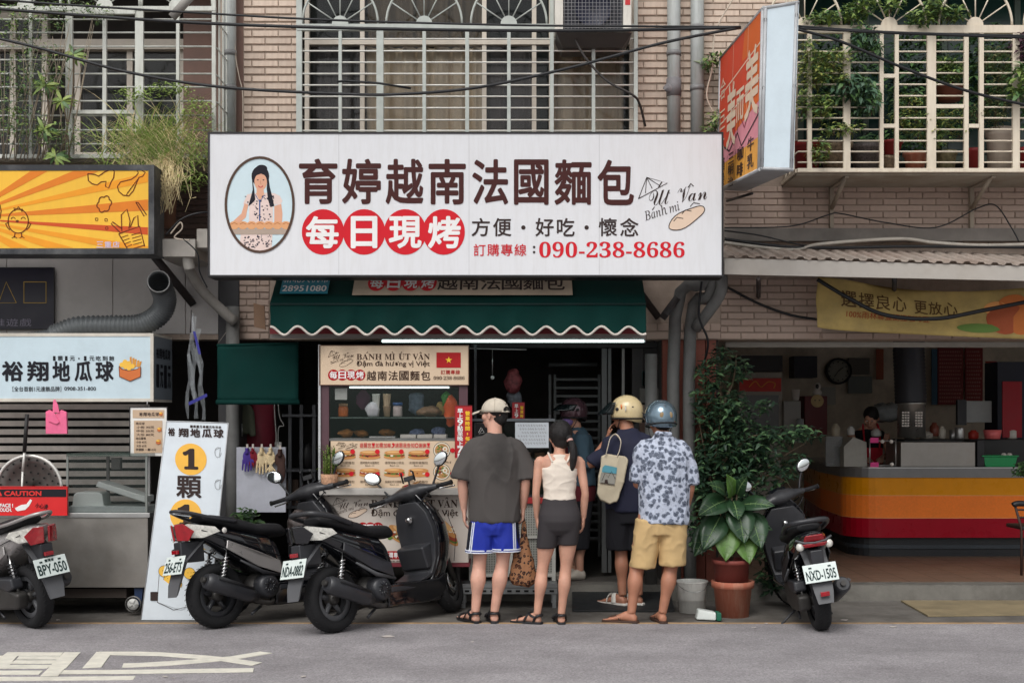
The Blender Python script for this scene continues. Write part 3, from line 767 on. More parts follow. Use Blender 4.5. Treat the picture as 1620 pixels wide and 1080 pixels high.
# fluorescent tubes
m_tube = M('tube_light', (226, 250, 246), .4, emit=5, var=0)
def fluoro(a, b, py, D, label, r=.010):
 t = thing('fluorescent_tube', label, 'tube light', (X((a + b) / 2, D), D, Z(py, D)))
 MB().tube([P(a, py, D), P(b, py, D)], r, 10).build('tube', m_tube, t)
 z = Z(py, D)
 MB().box(X(a, D), X(b, D), D + .0, D + .04, z + r + .001, z + r + .02).build('batten', M('batten_white', (150, 156, 156), .5), t)
 for q in (a, b): MB().tube([P(q - 1.5, py, D), P(q + 1.5, py, D)], r + .003, 10).build('cap', M('cap_grey', (160, 160, 160), .4), t)
fluoro(603, 1020, 539.5, 10.9, 'long lit fluorescent tube below the scalloped awning hem')
fluoro(552, 712, 612, 10.7, 'lit fluorescent tube at the top of the bread display case')

# ---------------------------------------------------------------- yellow fried chicken sign
D = 10.45
ys = board('snack_sign', 'orange and yellow fried snack lightbox with line drawings and a black frame, upper left', 'shop sign', -300, 244, 261, 402, D, .3, M('sign_yellow', (240, 186, 52), .4, var=.05, scale=2, dirt=.2, dirtcol=(210, 150, 50), streak=1), M('chipped_black', (44, 46, 50), .6, dirt=.25, dirtcol=(190, 190, 186)), 9)
rays = MB(); cols = [pr('orange', (236, 156, 48)), pr('deep_orange', (222, 128, 46)), pr('red_orange', (204, 86, 44))]
rr = random.Random(5)
cx, cy = -60, 345
angs = [-.60, -.50, -.40, -.33, -.24, -.19, -.10, -.04, .05, .09, .15, .20, .26, .34, .42, .55]
for k in range(0, len(angs) - 1, 2):
 a0, a1 = angs[k], angs[k + 1]
 def clip(an):
  pts = []; xE = 234
  y = cy + math.tan(an) * (xE - cx)
  if y < 271: return (cx + (271 - cy) / math.tan(an), 271)
  if y > 392: return (cx + (392 - cy) / math.tan(an), 392)
  return (xE, y)
 p0, p1 = clip(a0), clip(a1); s = [(cx + 60 * cos(a0), cy + 60 * sin(a0)), p0]
 if p0[0] < 234 and p1[0] >= 234: s.append((234, 271))
 if p0[0] >= 234 and p1[0] < 234: s.append((234, 392))
 s += [p1, (cx + 60 * cos(a1), cy + 60 * sin(a1))]
 ppoly(rays, s, D, 2 if k == 8 else rr.choice((0, 1)), .0018)
rays.build('ray_print', cols, ys)
ln = MB(); lw = 1.7
def blob(cx, cy, rx, ry, k, amp, n=60, ph=0, rot=0):
 out = []
 for i in range(n):
  t = 2 * pi * i / n; r = 1 + amp * abs(sin(k * t + ph)); u, v = rx * r * cos(t), ry * r * sin(t)
  out.append((cx + u * cos(rot) - v * sin(rot), cy + u * sin(rot) + v * cos(rot)))
 return out
# chick: round body, tuft, beak, wings, feet
pstroke(ln, arc(29, 350, 16, 0, 2 * pi, 30, 19), lw, D)
pstroke(ln, [(24, 334), (22, 329), (27, 331), (29, 327), (32, 331), (36, 331), (34, 335)], lw, D)
for s_ in (-1, 1):
 pstroke(ln, arc(29 + s_ * 8, 347, 3.2, pi, 2 * pi, 8), 1.2, D)
 pstroke(ln, [(29 + s_ * 15, 352), (29 + s_ * 20, 354), (29 + s_ * 17, 360), (29 + s_ * 13, 364)], lw, D)
 pstroke(ln, [(29 + s_ * 5, 369), (29 + s_ * 6, 376)], lw, D); pstroke(ln, [(25 + s_ * 6, 377), (29 + s_ * 6, 374), (33 + s_ * 6, 377)], 1.2, D)
pdisc(ln, 27.5, 350, 2.6, 2, D)
pstroke(ln, [(0, 324), (2, 334), (0, 346)], lw, D)
pstroke(ln, [(139, 275), (150, 276), (156, 279), (166, 272), (176, 268), (181, 271), (180, 281), (176, 288), (172, 298), (167, 295), (168, 287), (160, 288), (154, 293), (146, 291), (140, 286), (139, 275)], lw, D)
pstroke(ln, [(188, 303), (186, 295), (191, 288), (200, 286), (208, 284), (215, 279), (219, 274), (217, 269), (223, 269), (230, 273), (226, 279), (220, 281), (216, 290), (211, 302), (204, 310), (195, 309), (188, 303)], lw, D)
for k in range(8): pstroke(ln, [(200 + k * 2.2, 309 - k * 3), (203 + k * 2.1, 303 - k * 2.8)], 1, D)
pstroke(ln, blob(165, 323, 9, 11, 3, .25, rot=.4), lw, D, closed=True)
pstroke(ln, [(215, 320), (219, 321), (232, 340), (228, 342), (215, 320)], lw, D)
pstroke(ln, [(188, 370), (221, 358), (229, 390)], lw, D); pstroke(ln, [(188, 370), (203, 396)], lw, D); pstroke(ln, [(203, 396), (229, 388)], lw, D)
for k in range(4): pstroke(ln, [(191 + k * 3, 376 + k * 5), (203 + k * 2, 372 + k * 5)], 1, D); pstroke(ln, [(208 + k, 372 + k * 5), (222 + k, 368 + k * 5)], 1, D)
for pl in ([(193, 366), (192, 340), (201, 331), (206, 350), (204, 362)], [(206, 360), (212, 345), (218, 341), (219, 358)], [(190, 368), (176, 354), (178, 351), (193, 362)]): pstroke(ln, pl, lw, D)
for x, y in ((153, 347), (168, 348), (169, 361)): pstroke(ln, blob(x, y, 2, 2, 2, .3, 8), 1, D, closed=True)
ln.build('line_drawing', pr('brown_line', (104, 48, 26)), ys)
mb = MB(); line_chars(mb, '三重店', 152, 190, 382, 392, D, bold=.02); mb.build('lettering', pr('lilac_white', (214, 196, 214)), ys)

# dark poster with a triangle and a square
D = 11.38
po2 = board('dark_poster', 'dark navy poster with thin gold triangle and square outlines on the grey panels', 'poster', -60, 86, 423, 521, D, .012, M('poster_navy', (24, 22, 38), .4), M('poster_edge', (20, 20, 26), .5), 1)
mb = MB(); pstroke(mb, [(-2, 479), (10, 446), (26, 479)], 1.4, D, closed=True); pstroke(mb, [(38, 446), (73, 446), (73, 479), (38, 479)], 1.4, D, closed=True)
mb.build('outline_print', pr('gold', (176, 146, 72)), po2)
mb = MB(); line_chars(mb, '推遊戲', -12, 51, 504, 516, D); mb.build('lettering', pr('grey_text', (128, 124, 138)), po2)

# ---------------------------------------------------------------- protruding breakfast sign
c8 = dict(ntl=P(1209, 12, 9.3), nbl=P(1203, 268, 9.3), ntr=P(1264, 3, 9.3), nbr=P(1255, 270, 9.3), ftl=P(1141, 92, 11.2), fbl=P(1137, 301, 11.2))
thk = c8['ntr'] - c8['ntl']
c8['ftr'] = c8['ftl'] + Vector((thk.x, 0, 0)); c8['fbr'] = c8['fbl'] + Vector((c8['nbr'] - c8['nbl']))
ps = thing('projecting_sign', 'orange and pink breakfast lightbox sign sticking out over the street, white end facing the camera', 'shop sign', tuple(c8['nbl']))
mb = MB(); q = c8
mb.add([q['nbl'], q['nbr'], q['ntr'], q['ntl'], q['fbl'], q['fbr'], q['ftr'], q['ftl']], [(0, 1, 2, 3), (4, 7, 6, 5), (0, 4, 5, 1), (3, 2, 6, 7), (0, 3, 7, 4), (1, 5, 6, 2)])
mb.build('box', M('sign_underside', (150, 150, 152), .6, dirt=.3), ps)
def SF(u, v, e=0):
 a = q['fbl'].lerp(q['nbl'], u); b = q['ftl'].lerp(q['ntl'], u); return a.lerp(b, v) + Vector((-.006 - e, 0, 0))
def FF(u, v, e=0):
 a = q['nbl'].lerp(q['nbr'], u); b = q['ntl'].lerp(q['ntr'], u); return a.lerp(b, v) + Vector((0, -.004 - e, 0))
MB().face([FF(.0, 0), FF(1, 0), FF(1, 1), FF(0, 1)]).build('end_panel', M('end_white', (206, 220, 228), .4, var=.02, dirt=.15), ps)
m_al = M('aluminium_edge', (186, 188, 190), .4, dirt=.3)
for pts in ([FF(.04, 0), FF(.04, 1)], [FF(.93, 0), FF(.93, 1)], [FF(0, .995), FF(1, .995)], [FF(0, .005), FF(1, .005)], [SF(0, 1), SF(1, 1)], [SF(0, 0), SF(1, 0)], [SF(.99, 0), SF(.99, 1)], [SF(0.0, 0), SF(.0, 1)]):
 MB().tube(pts, .014, 4).build('edge_strip', m_al, ps)
for v in (.06, .5, .92):
 for u in (.03, .93): MB().lathe([(.0, -.012), (.011, -.01), (.012, 0)], FF(u, v, .012), (0, -1, 0), 8).build('screw', M('screw', (90, 86, 84), .5), ps)
art = MB()
def sfp(pts, mi, e): art.face([SF(u, v, e) for u, v in pts], mi)
sfp([(0, .0), (.98, .0), (.98, .21), (0, .17)], 0, .001)
sfp([(0, .17), (.98, .21), (.98, .44), (.5, .36), (.3, .30), (0, .26)], 1, .0015)
sfp([(0, .26), (.3, .30), (.5, .36), (.98, .44), (.98, 1), (0, 1)], 2, .002)
sfp([(.45, .345), (.5, .36), (.98, .44), (.98, 1), (.62, 1)], 3, .0025)
sfn = lambda u, v, e: SF(u, v, e)
def text_uv(mb, s, a, b, c, d, fn, mi, e, bold=0):
 vs, fs, x0, x1, y0, y1 = text_mesh(s, bold)
 mb.add([fn(a + (x - x0) / (x1 - x0) * (b - a), c + (y - y0) / (y1 - y0) * (d - c), e + q * .00012) for x, y, q in vs], fs, mi)
text_uv(art, '美', .66, .95, .36, .82, sfn, 4, .005, .02); text_uv(art, '而', .46, .64, .40, .62, sfn, 4, .005, .02); text_uv(art, '美', .22, .45, .26, .72, sfn, 4, .005, .02)
for ch, c0, c1 in (('合', .66, .82), ('巨', .44, .58), ('林', .24, .40)): text_uv(art, ch, .03, .17, c0, c1, sfn, 4, .005, .0)
for s_, u in (('牛乳', .74), ('咖啡', .51), ('三明治', .28), ('漢堡', .05)):
 n = len(s_)
 for i, ch in enumerate(s_):
  h = .11 if n == 2 else .085
  v1 = (.26 if u > .6 else .24) - i * h
  text_uv(art, ch, u, u + .14, v1 - h * .85 - .02, v1 - .02, sfn, 5, .005, .01)
def suv_line(pts, w_, mi, e):
 p = [SF(u, v, e) for u, v in pts]
 for i in range(len(p) - 1):
  t = (p[i + 1] - p[i]).normalized(); s_ = Vector((1, 0, 0)).cross(t) * w_
  art.face([p[i] + s_, p[i + 1] + s_, p[i + 1] - s_, p[i] - s_], mi)
for u in (.22, .44, .68): suv_line([(u, .02), (u + .03, .22)], .004, 5, .0045)
suv_line([(0, .70), (.98, .80)], .006, 4, .003); suv_line([(0, .48), (.98, .58)], .006, 4, .003); suv_line([(.33, .3), (.36, 1)], .005, 4, .003); suv_line([(.7, .4), (.7, 1)], .005, 4, .003)
suv_line([(0, .27), (.15, .30), (.3, .24), (.5, .33), (.6, .22), (.98, .36)], .008, 5, .0045)
suv_line([(.35, .29), (.4, .40), (.47, .30), (.55, .44), (.66, .33), (.8, .46), (.98, .38)], .006, 6, .0045)
art.build('face_print', [pr('amber', (236, 168, 72)), pr('pink', (232, 152, 164)), pr('tomato', (226, 84, 58)), pr('orange2', (232, 112, 54)), pr('cream', (240, 216, 190)), pr('black_line', (58, 44, 46)), pr('plum', (150, 50, 72))], ps)
MB().tube([P(1150, 318, 11.2), P(1190, 306, 10.6)], .012, 6).build('bracket', m_iron, ps)

# ---------------------------------------------------------------- right: metal roof, banner
D = 10.55
roof = thing('metal_canopy', 'corrugated metal canopy with a pale rust stained fascia over the breakfast shop', 'canopy', (X(1400, D), D, Z(440, D)))
m_fas = M('fascia_metal', (178, 172, 164), .5, var=.06, scale=2, dirt=.35, dirtcol=(140, 126, 112), metal=.1)
MB().prism([P(1146, 408, D), P(1700, 423, D), P(1700, 446, D), P(1146, 434, D)], (0, .02, 0)).build('fascia', m_fas, roof, bevel=.002)
m_cor = M('corrugated_rusty', (170, 158, 148), .6, var=.2, scale=4, dirt=.7, dirtcol=(120, 92, 78))
i = 0; x = X(1146, D)
while x < X(1710, D):
 w2 = .115; vs = []
 prof = [(0, 0), (.02, 0), (.035, .018), (.075, .018), (.09, 0), (w2, 0)]
 zf = H + (HY - (408 + (x / D * F + 810 - 1146) * 15 / 554)) * D / F
 sk = random.uniform(-.004, .004)
 for u, h_ in prof:
  for (yy, zz) in ((D - .015, zf + .004), (11.36, zf + .20)): vs.append((x + u + (yy - D) * .0, yy, zz + h_ + sk))
 mb = MB(); mb.add(vs, [(2 * k, 2 * k + 2, 2 * k + 3, 2 * k + 1) for k in range(5)]); mb.build('roof_sheet', m_cor, roof, solid=.003)
 x += w2 + .0006
MB().pbox(1146, 1700, 361, 381, 11.33, 11.415).build('flashing', M('flashing_grey', (122, 116, 110), .7, dirt=.5), roof)
for px in (1200, 1415, 1640): MB().tube([P(px, 440, D + .03), P(px, 470, 11.40)], .02, 4).build('brace', m_iron, roof)
bn = thing('sagging_banner', 'pale yellow cloth banner with brown lettering sagging under the metal canopy', 'banner', (X(1460, 11.0), 11.0, Z(530, 11.0)))
def BP(u, v, e=0):
 px = 1293 + u * 420
 top = 438 + 34 * sin(pi * min(u * 1.0, 1)) ** 1.1 * (1 if u < .9 else 1) * .55 + u * 8; bot = 517 + 22 * u ** .6
 py = bot + (top - bot) * v
 y = 11.05 + .045 * sin(9 * u + 3.2 * v + 1.2 * sin(3 * u)) * (.35 + .65 * v) + .03 * sin(17 * u - 9 * v) * v * (1 - u)
 return Vector((X(px, 11.05), y - e, Z(py, 11.05)))
mb = MB(); nu, nv = 70, 16
for e_, mi_ in ((0, 0),):
 mb.add([BP(i / nu, j / nv) for i in range(nu + 1) for j in range(nv + 1)], [(i * (nv + 1) + j, (i + 1) * (nv + 1) + j, (i + 1) * (nv + 1) + j + 1, i * (nv + 1) + j + 1) for i in range(nu) for j in range(nv)], 0, True)
mb.build('cloth', M('banner_yellow', (172, 148, 88), .7, var=.15, dirt=.5, dirtcol=(96, 84, 56)), bn, solid=.002)
mb = MB()
bfn = lambda u, v, e: BP(u, v, e)
for i, ch in enumerate('選擇良心'): text_uv(mb, ch, .09 + i * .063, .145 + i * .063, .48, .80, bfn, 0, .006, .008)
for i, ch in enumerate('更放心'): text_uv(mb, ch, .365 + i * .057, .417 + i * .057, .46, .76, bfn, 0, .006, .008)
mb.build('lettering', pr('banner_brown', (84, 60, 34)), bn)
mb = MB(); text_uv(mb, '100%雨林聯盟認證咖啡豆', .11, .42, .27, .42, bfn, 0, .006, .004); mb.build('lettering', pr('banner_red', (150, 70, 40)), bn)
mb = MB()
for k, (u, v, ru, rv, mi_) in enumerate(((.80, .42, .10, .34, 0), (.86, .38, .08, .30, 1), (.93, .45, .09, .4, 0), (.70, .20, .12, .10, 2), (.76, .62, .06, .14, 3), (.82, .74, .07, .14, 1))):
 mb.add([BP(min(.99, u - .09 + ru * cos(t * pi / 10) * .7), max(.02, min(.98, v + rv * sin(t * pi / 10))), .004 + k * .0006) for t in range(20)], [list(range(20))], mi_)
mb.build('fruit_print', [pr('brick', (160, 82, 52)), pr('rust', (190, 110, 58)), pr('leafgreen', (96, 124, 62)), pr('peach', (214, 150, 90))], bn)
# ================================================================ left stall
m_steel = M('brushed_steel', (150, 146, 140), .38, metal=.75, var=.14, scale=3, dirt=.35, dirtcol=(120, 108, 94), bump=.08, bscale=20)
m_steel2 = M('light_steel', (176, 176, 174), .35, metal=.8, var=.1)
m_glass = M('clear_glass', (36, 48, 44), .04, var=0, alpha=.22, spec=1)
m_rub = M('rubber', (26, 26, 28), .8, var=.2)
m_blkp = M('black_plastic', (30, 31, 34), .45, var=.15, dirt=.15, dirtcol=(80, 76, 70))
D = 10.7
ss = board('stall_sign', 'pale blue sweet potato ball lightbox with thick black lettering over the left stall', 'shop sign', -320, 243, 527, 635, D, .58, M('pale_blue_panel', (198, 216, 224), .4, var=.03, dirt=.15), M('cream_frame', (206, 200, 188), .5, dirt=.4, dirtcol=(130, 116, 100)), 5)
mb = MB()
for ch, a, b in (('裕', 3, 37), ('翔', 43, 77), ('地', 83, 111), ('瓜', 118, 146), ('球', 151, 180)): text(mb, ch, a, b, 571, 603, D, bold=.032)
for i, ch in enumerate('1顆1元'): text(mb, ch, 82 + i * 9.5 + (2 if ch == '1' else 0), 90 + i * 9.5 - (2 if ch == '1' else 0), 563, 570.5, D, bold=.014)
for i, ch in enumerate('1元吃到飽'): text(mb, ch, 131 + i * 10.4 + (2 if ch == '1' else 0), 139 + i * 10.4 - (2 if ch == '1' else 0), 563, 570.5, D, bold=.014)
pdisc(mb, 125, 567, 1.3, 1.3, D)
text(mb, '［全台首創1元連鎖品牌］', 20, 97, 611, 619, D, bold=.006); text(mb, '0908-351-800', 102, 152, 611.5, 617.5, D, bold=.012)
mb.build('lettering', p_blackk, ss)
def fries(t, x0, y0, s, D, e=.003):
 b = MB(); f = lambda u, v: (x0 + u * s, y0 + v * s)
 for k, (u, w_) in enumerate(((.50, -.03), (.60, .02), (.68, .06), (.78, .12), (.86, .18))):
  ppoly(b, [f(u, .45), f(u + w_ * .4 - .01, .02 + k * .05), f(u + w_ * .4 + .08, .0 + k * .05), f(u + .08, .45)], D, 0, e + k * .0002)
 for k, (u, v) in enumerate(((.14, .36), (.28, .24), (.44, .30), (.30, .44), (.46, .50), (.6, .42))): pdisc(b, *f(u, v), .11 * s, .11 * s, D, 1, e + .002 + k * .0002, 14)
 ppoly(b, [f(.02, .42), f(.15, .55), f(.45, .62), f(.8, .55), f(.97, .45), f(.96, .88), f(.5, 1.08), f(.04, .88)], D, 2, e + .004)
 pstroke(b, [f(.02, .42), f(.15, .55), f(.45, .62), f(.8, .55), f(.97, .45), f(.96, .88), f(.5, 1.08), f(.04, .88), f(.02, .42)], .03 * s, D, 3, e + .0045)
 b.build('snack_print', [pr('fry', (214, 150, 70)), pr('ball', (240, 190, 80)), pr('carton', (206, 116, 66)), pr('line_brown', (90, 50, 34))], t)
fries(ss, 188, 564, 36, D)
# side face of the lightbox
xs = X(243, D) + .0022
sp = MB(); sp.add([(xs, D + .01, Z(631, D)), (xs, D + .575, Z(631, D)), (xs, D + .575, Z(531, D)), (xs, D + .01, Z(531, D))], [(0, 1, 2, 3)]); sp.build('side_panel', M('side_panel_grey', (116, 124, 132), .5), ss)
fr = (Vector((xs + .001, D, 0)), Vector((0, 1, 0)), Vector((0, 0, 1)))
mb = MB(); z0 = Z(631, D)
for i, ch in enumerate('裕翔地瓜球'): text(mb, ch, .06 + i * .09, .14 + i * .09, z0 + .44, z0 + .35, 0, bold=.03, frame=fr)
for i, ch in enumerate('1元1元'): text(mb, ch, .06 + i * .12, .15 + i * .12, z0 + .30, z0 + .10, 0, bold=.03, frame=fr)
mb.build('lettering', p_blackk, ss)
sh = thing('roller_shutter', 'grimy horizontal slat shutter behind the stall under the pale blue lightbox', 'shutter', (X(0, 11.2), 11.2, Z(760, 11.2)))
m_sl = M('slat_grey', (206, 198, 190), .5, var=.15, dirt=.35, dirtcol=(50, 46, 44), streak=0, metal=.2)
for i in range(12):
 y = 639 + i * 13.2; D2 = 11.2
 MB().prism([(X(-330, D2), D2, Z(y, D2)), (X(-330, D2), D2 + .012, Z(y, D2) - .003), (X(-330, D2), D2 + .035, Z(y + 8.2, D2)), (X(-330, D2), D2 + .02, Z(y + 8.6, D2))], (X(236, D2) - X(-330, D2), 0, 0)).build('slat', m_sl, sh)
MB().pbox(-330, 236, 638, 800, 11.27, 11.3).build('backing', M('black_void', (22, 21, 21), .9), sh)
# cart
D = 10.35
ct = thing('food_cart', 'long stainless steel snack cart with a glass display at its right end', 'food cart', (X(0, D), D, 0))
MB().pbox(-320, 234, 817, 929, D, D + .7).build('body', m_steel, ct, bevel=.004)
MB().pbox(-320, 237, 811, 818.5, D - .012, D + .712).build('worktop', m_steel2, ct, bevel=.003)
MB().pbox(-320, 200, 931, 945, D + .05, D + .65).build('undershelf', M('rust_dark', (60, 52, 48), .9, dirt=.6), ct)
for px in (211, -150):
 w_ = MB().lathe([(.062, -.016), (.066, -.01), (.066, .01), (.062, .016)], P(px, 955, D + .02), (0, -1, 0), 22).build('wheel', M('wheel_grey', (150, 148, 144), .6), ct)
 MB().lathe([(0, -.02), (.045, -.019), (.048, -.01)], P(px, 955, D + .02) , (0, 1, 0), 14).build('rim', M('wheel_white', (200, 200, 196), .5), w_)
 for k in range(5): MB().tube([P(px, 955, D - .003), P(px, 955, D - .003) + Vector((.045 * cos(k * 1.2566), 0, .045 * sin(k * 1.2566)))], .005, 5).build('spoke', M('wheel_white'), w_)
 MB().prism([P(px + 1, 930, D + .03), P(px + 15, 930, D + .03), P(px + 12, 957, D + .03), P(px + 3, 957, D + .03)], (0, .05, 0)).build('caster_fork', M('navy_steel', (30, 50, 84), .5), ct)
g = MB().pbox(107, 234, 722, 812, D + .012, D + .018).build('glass_front', m_glass, ct)
MB().pbox(105, 234, 717, 722, D, D + .5).build('glass_case_top', M('green_glass_edge', (50, 72, 64), .2, spec=.8, alpha=.5), ct)
for px in (106, 231): MB().pbox(px - 1.2, px + 2, 722, 811, D + .001, D + .011).build('case_post', M('post_grey', (120, 124, 120), .4), ct)
MB().pbox(108, 232, 801, 810, D + .03, D + .4).build('tray', M('pale_tray', (170, 178, 176), .5), ct)
m_pl = M('off_white_plastic', (206, 212, 208), .4, var=.06, dirt=.15)
tb = thing('plastic_tub', 'upturned white plastic tub inside the glass display of the steel cart', 'tub', tuple(P(139, 801, D + .1)))
MB().prism([P(114, 800, D + .1), P(164, 800, D + .1), P(162, 782, D + .1), P(157, 778.5, D + .1), P(121, 778.5, D + .1), P(116, 783, D + .1)], (0, .2, 0)).build('tub_body', m_pl, tb, bevel=.008)
MB().pbox(112, 166, 799, 801.5, D + .09, D + .31).build('tub_rim', m_pl, tb)
ld = MB().prism([P(151, 769, D + .06), P(155, 761, D + .06), P(230, 785, D + .06), P(230, 795, D + .06)], (0, .25, 0)).build('tray_lid', m_pl, None, loc=tuple(P(190, 780, D + .06)), bevel=.006)
tag(ld, 'white plastic lid leaning aslant inside the glass display of the cart', 'lid')
ml = MB().pbox(168, 172, 722, 800, D + .3, D + .33).pbox(176, 190, 724, 742, D + .3, D + .36).build('heat_lamp', M('lamp_grey', (110, 106, 104), .5), ct)
# colander
cl = thing('steel_colander', 'big round perforated steel skimmer with long handle standing on the cart', 'colander', tuple(P(45, 812, 10.5)))
cc = P(46, 772, 10.5); R_ = .27
MB().lathe([(.02, .10), (.12, .085), (.2, .05), (R_ - .005, 0)], cc, (0, 1, 0), 40).build('bowl', M('perforated_steel', (126, 122, 118), .4, metal=.6, dirt=.3), cl, solid=.002)
MB().tube([cc + Vector((R_ * cos(a * pi / 24), 0, R_ * sin(a * pi / 24))) for a in range(49)], .013, 8).build('rim', M('bright_rim', (214, 212, 206), .35, metal=.3), cl)
hl = MB()
for ring, n_ in ((.07, 7), (.13, 13), (.19, 18), (.24, 22)):
 for k in range(n_):
  a = 2 * pi * k / n_ + ring * 9; dpt = .1 - .1 * (ring / R_) ** 2 * 1.05
  c0 = cc + Vector((ring * cos(a), max(.004, dpt) - .010, ring * sin(a)))
  hl.lathe([(0, -.0005), (.009, 0)], c0, (0, -1, 0), 8)
hl.build('perforations', M('hole_black', (16, 16, 16), .9), cl, kind='stuff')
MB().tube([P(36, 745, 10.47), P(39, 712, 10.46)], .011, 8).tube([P(38.5, 715, 10.46), P(43, 655, 10.45)], .017, 8, mi=1).tube([P(36, 742, 10.47), P(33, 816, 10.47)], .009, 6).build('handle', [M('bright_rim'), M('handle_black', (30, 28, 28), .5)], cl)
# caution board
D = 10.3
ca = board('caution_sign', 'red caution hot surface sign with a black band standing on the steel cart', 'sign', -140, 106.5, 769, 815, D, .02, M('caution_red', (214, 36, 38), .4, var=.05), M('caution_red'), 1)
mb = MB(); ppoly(mb, [(-139, 773.5), (106, 773.5), (106, 785.5), (-139, 785.5)], D); mb.build('black_band', p_blackk, ca)
mb = MB(); text(mb, 'CAUTION', 7, 66, 776, 784, D, bold=.04, eps=.005); ppoly(mb, [(-3, 784), (0, 776), (4, 784)], D, 0, .005); mb.build('lettering', pr('warn_red', (220, 60, 56)), ca)
mb = MB(); text(mb, 'FACE !', 0, 21, 796, 802, D, bold=.04); text(mb, 'OUCH.', 0, 19, 803, 809, D, bold=.04)
ppoly(mb, [(24, 803), (34, 798), (42, 797), (48, 789), (51, 791), (46, 800), (40, 806), (28, 808), (25, 806)], D); mb.build('lettering', p_white, ca)
mb = MB(); text(mb, '小心燙', 56, 76, 796, 804, D, bold=.01, rot=-.15); mb.build('lettering', p_blackk, ca)
# pink bags
pb = thing('pink_carrier_bags', 'bunch of pink plastic carrier bags hanging below the pale blue lightbox', 'bags', tuple(P(88, 640, 10.66)))
def sheet(name, outline, D, mat, parent, th=.01, n=10, amp=.012, seed=0):
 """soft hanging sheet with the pixel outline, bulged"""
 mb = MB(); mb.prism([P(a, b, D) + Vector((0, amp * noise.noise(Vector((a * .2, b * .15, seed))), 0)) for a, b in outline], (0, th, 0))
 return mb.build(name, mat, parent, bevel=.003)
m_pk = M('pink_plastic', (236, 110, 150), .4, var=.1, scale=12, bump=.3, bscale=18)
sheet('bag_body', [(72, 651), (78, 648), (88, 655), (97, 648), (105, 652), (106, 686), (72, 686)], 10.66, m_pk, pb, .03)
sheet('bag_body', [(75, 653), (84, 650), (94, 668), (89, 671), (76, 666)], 10.645, m_pk, pb, .01, seed=3)
sheet('handle_strip', [(84, 633), (87, 631), (92, 641), (94, 653), (83, 652)], 10.65, m_pk, pb, .012, seed=5)
# menu board
D = 10.55
mn = board('price_board', 'small white framed price list hanging at the right end of the stall lightbox', 'menu', 205, 265, 643, 722, D, .02, M('menu_white', (226, 224, 218), .5), m_blk, 1.2)
mb = MB(); ppoly(mb, [(210, 648), (260, 648), (260, 661), (210, 661)], D, 0, .0025); ppoly(mb, [(212, 665), (257, 665), (257, 716), (212, 716)], D, 0, .0025); mb.build('tan_print', pr('tan', (196, 170, 144)), mn)
mb = MB(); line_chars(mb, '裕翔地瓜球', 220, 252, 652, 658, D, bold=.03)
for k, (s_, a, b) in enumerate((('地瓜球', 215, 229), ('小份 30元', 216, 244), ('中份 50元', 216, 244), ('大份 80元', 216, 244), ('地瓜薯條', 215, 231), ('小份 40元', 216, 232), ('大份 60元', 216, 232), ('芋頭酥 一顆10元', 215, 247))): text(mb, s_, a, b, 667.5 + k * 5.9, 671.6 + k * 5.9, D, bold=.008, eps=.0035)
mb.build('lettering', p_dk, mn); fries(mn, 249, 675, 7, D, .004); fries(mn, 247, 694, 8, D, .004); fries(mn, 252, 651, 6, D, .004)
MB().tube([P(233, 634, D + .01), P(233, 643, D + .01)], .004, 6).pbox(230, 237, 722, 812, D + .03, D + .06).build('mount', m_steel2, mn)
# hose
m_hose = M('grey_hose', (92, 96, 98), .5, var=.1, dirt=.3, metal=.2)
hs = thing('exhaust_hose', 'fat grey corrugated exhaust hose bending up beside the yellow lightbox', 'duct', tuple(P(200, 530, 10.9)))
path = spline([P(-200, 545, 10.95), P(-60, 535, 10.95), P(20, 540, 10.95), P(80, 532, 10.95), P(122, 518, 10.95), P(175, 516, 10.95), P(222, 514, 10.95), P(252, 497, 10.93), P(261, 474, 10.88), P(254, 452, 10.78), P(251, 446, 10.66)], 22)
rad = [.083 + (.014 if i % 3 == 0 else 0) if i > 66 else .06 + .006 * (i % 2) for i in range(len(path))]
MB().tube(path, rad, 16, caps=False).build('hose', m_hose, hs, solid=.004)
MB().tube([P(251, 446, 10.655), P(251, 445, 10.60)], .09, 18, caps=False).build('collar', M('hose_collar', (140, 140, 138), .5, dirt=.4), hs, solid=.006)
# gutter box and wires beside it
gb = thing('gutter_box', 'weathered metal gutter box between the yellow and the big white signs', 'gutter', tuple(P(295, 405, 10.7)))
m_wz = M('weathered_zinc', (176, 170, 162), .6, dirt=.6, dirtcol=(84, 80, 76))
MB().pbox(249, 309, 378, 406, 10.7, 11.4).build('gutter_body', m_wz, gb, bevel=.004); MB().pbox(311, 328, 362, 392, 10.75, 11.3).build('gutter_end', m_wz, gb, bevel=.004)
MB().tube(spline([P(298, 404, 10.8), P(298, 414, 10.8), P(300, 424, 10.82)], 4), .05, 12).build('outlet', M('outlet_white', (190, 186, 178), .5, dirt=.3), gb)
# hanging green canvas
D = 10.9
gc = thing('green_canvas_screen', 'square dark green canvas screen hung on strings left of the bread cart', 'canvas screen', tuple(P(407, 640, D)))
mb = MB(); mb.add([P(344 + 128 * i / 16, 544 + (636 - 544) * j / 10, D) + Vector((0, .012 * noise.noise(Vector((i * .3, j * .3, 2))), 0)) for i in range(17) for j in range(11)], [(i * 11 + j, (i + 1) * 11 + j, (i + 1) * 11 + j + 1, i * 11 + j + 1) for i in range(16) for j in range(10)], 0, True)
mb.build('cloth', m_green_c, gc, solid=.003)
MB().tube([P(342, 636, D), P(474, 636, D)], .022, 10).build('bottom_roll', m_green_c, gc)
MB().tube([P(343, 546, D), P(473, 543, D)], .010, 8).build('top_roll', m_green_c, gc)
for a, b in (((344, 544), (358, 525)), ((472, 542), (462, 522))): MB().tube([P(*a, D), P(*b, D)], .002, 4).build('string', M('string_grey', (130, 124, 116), .9), gc)
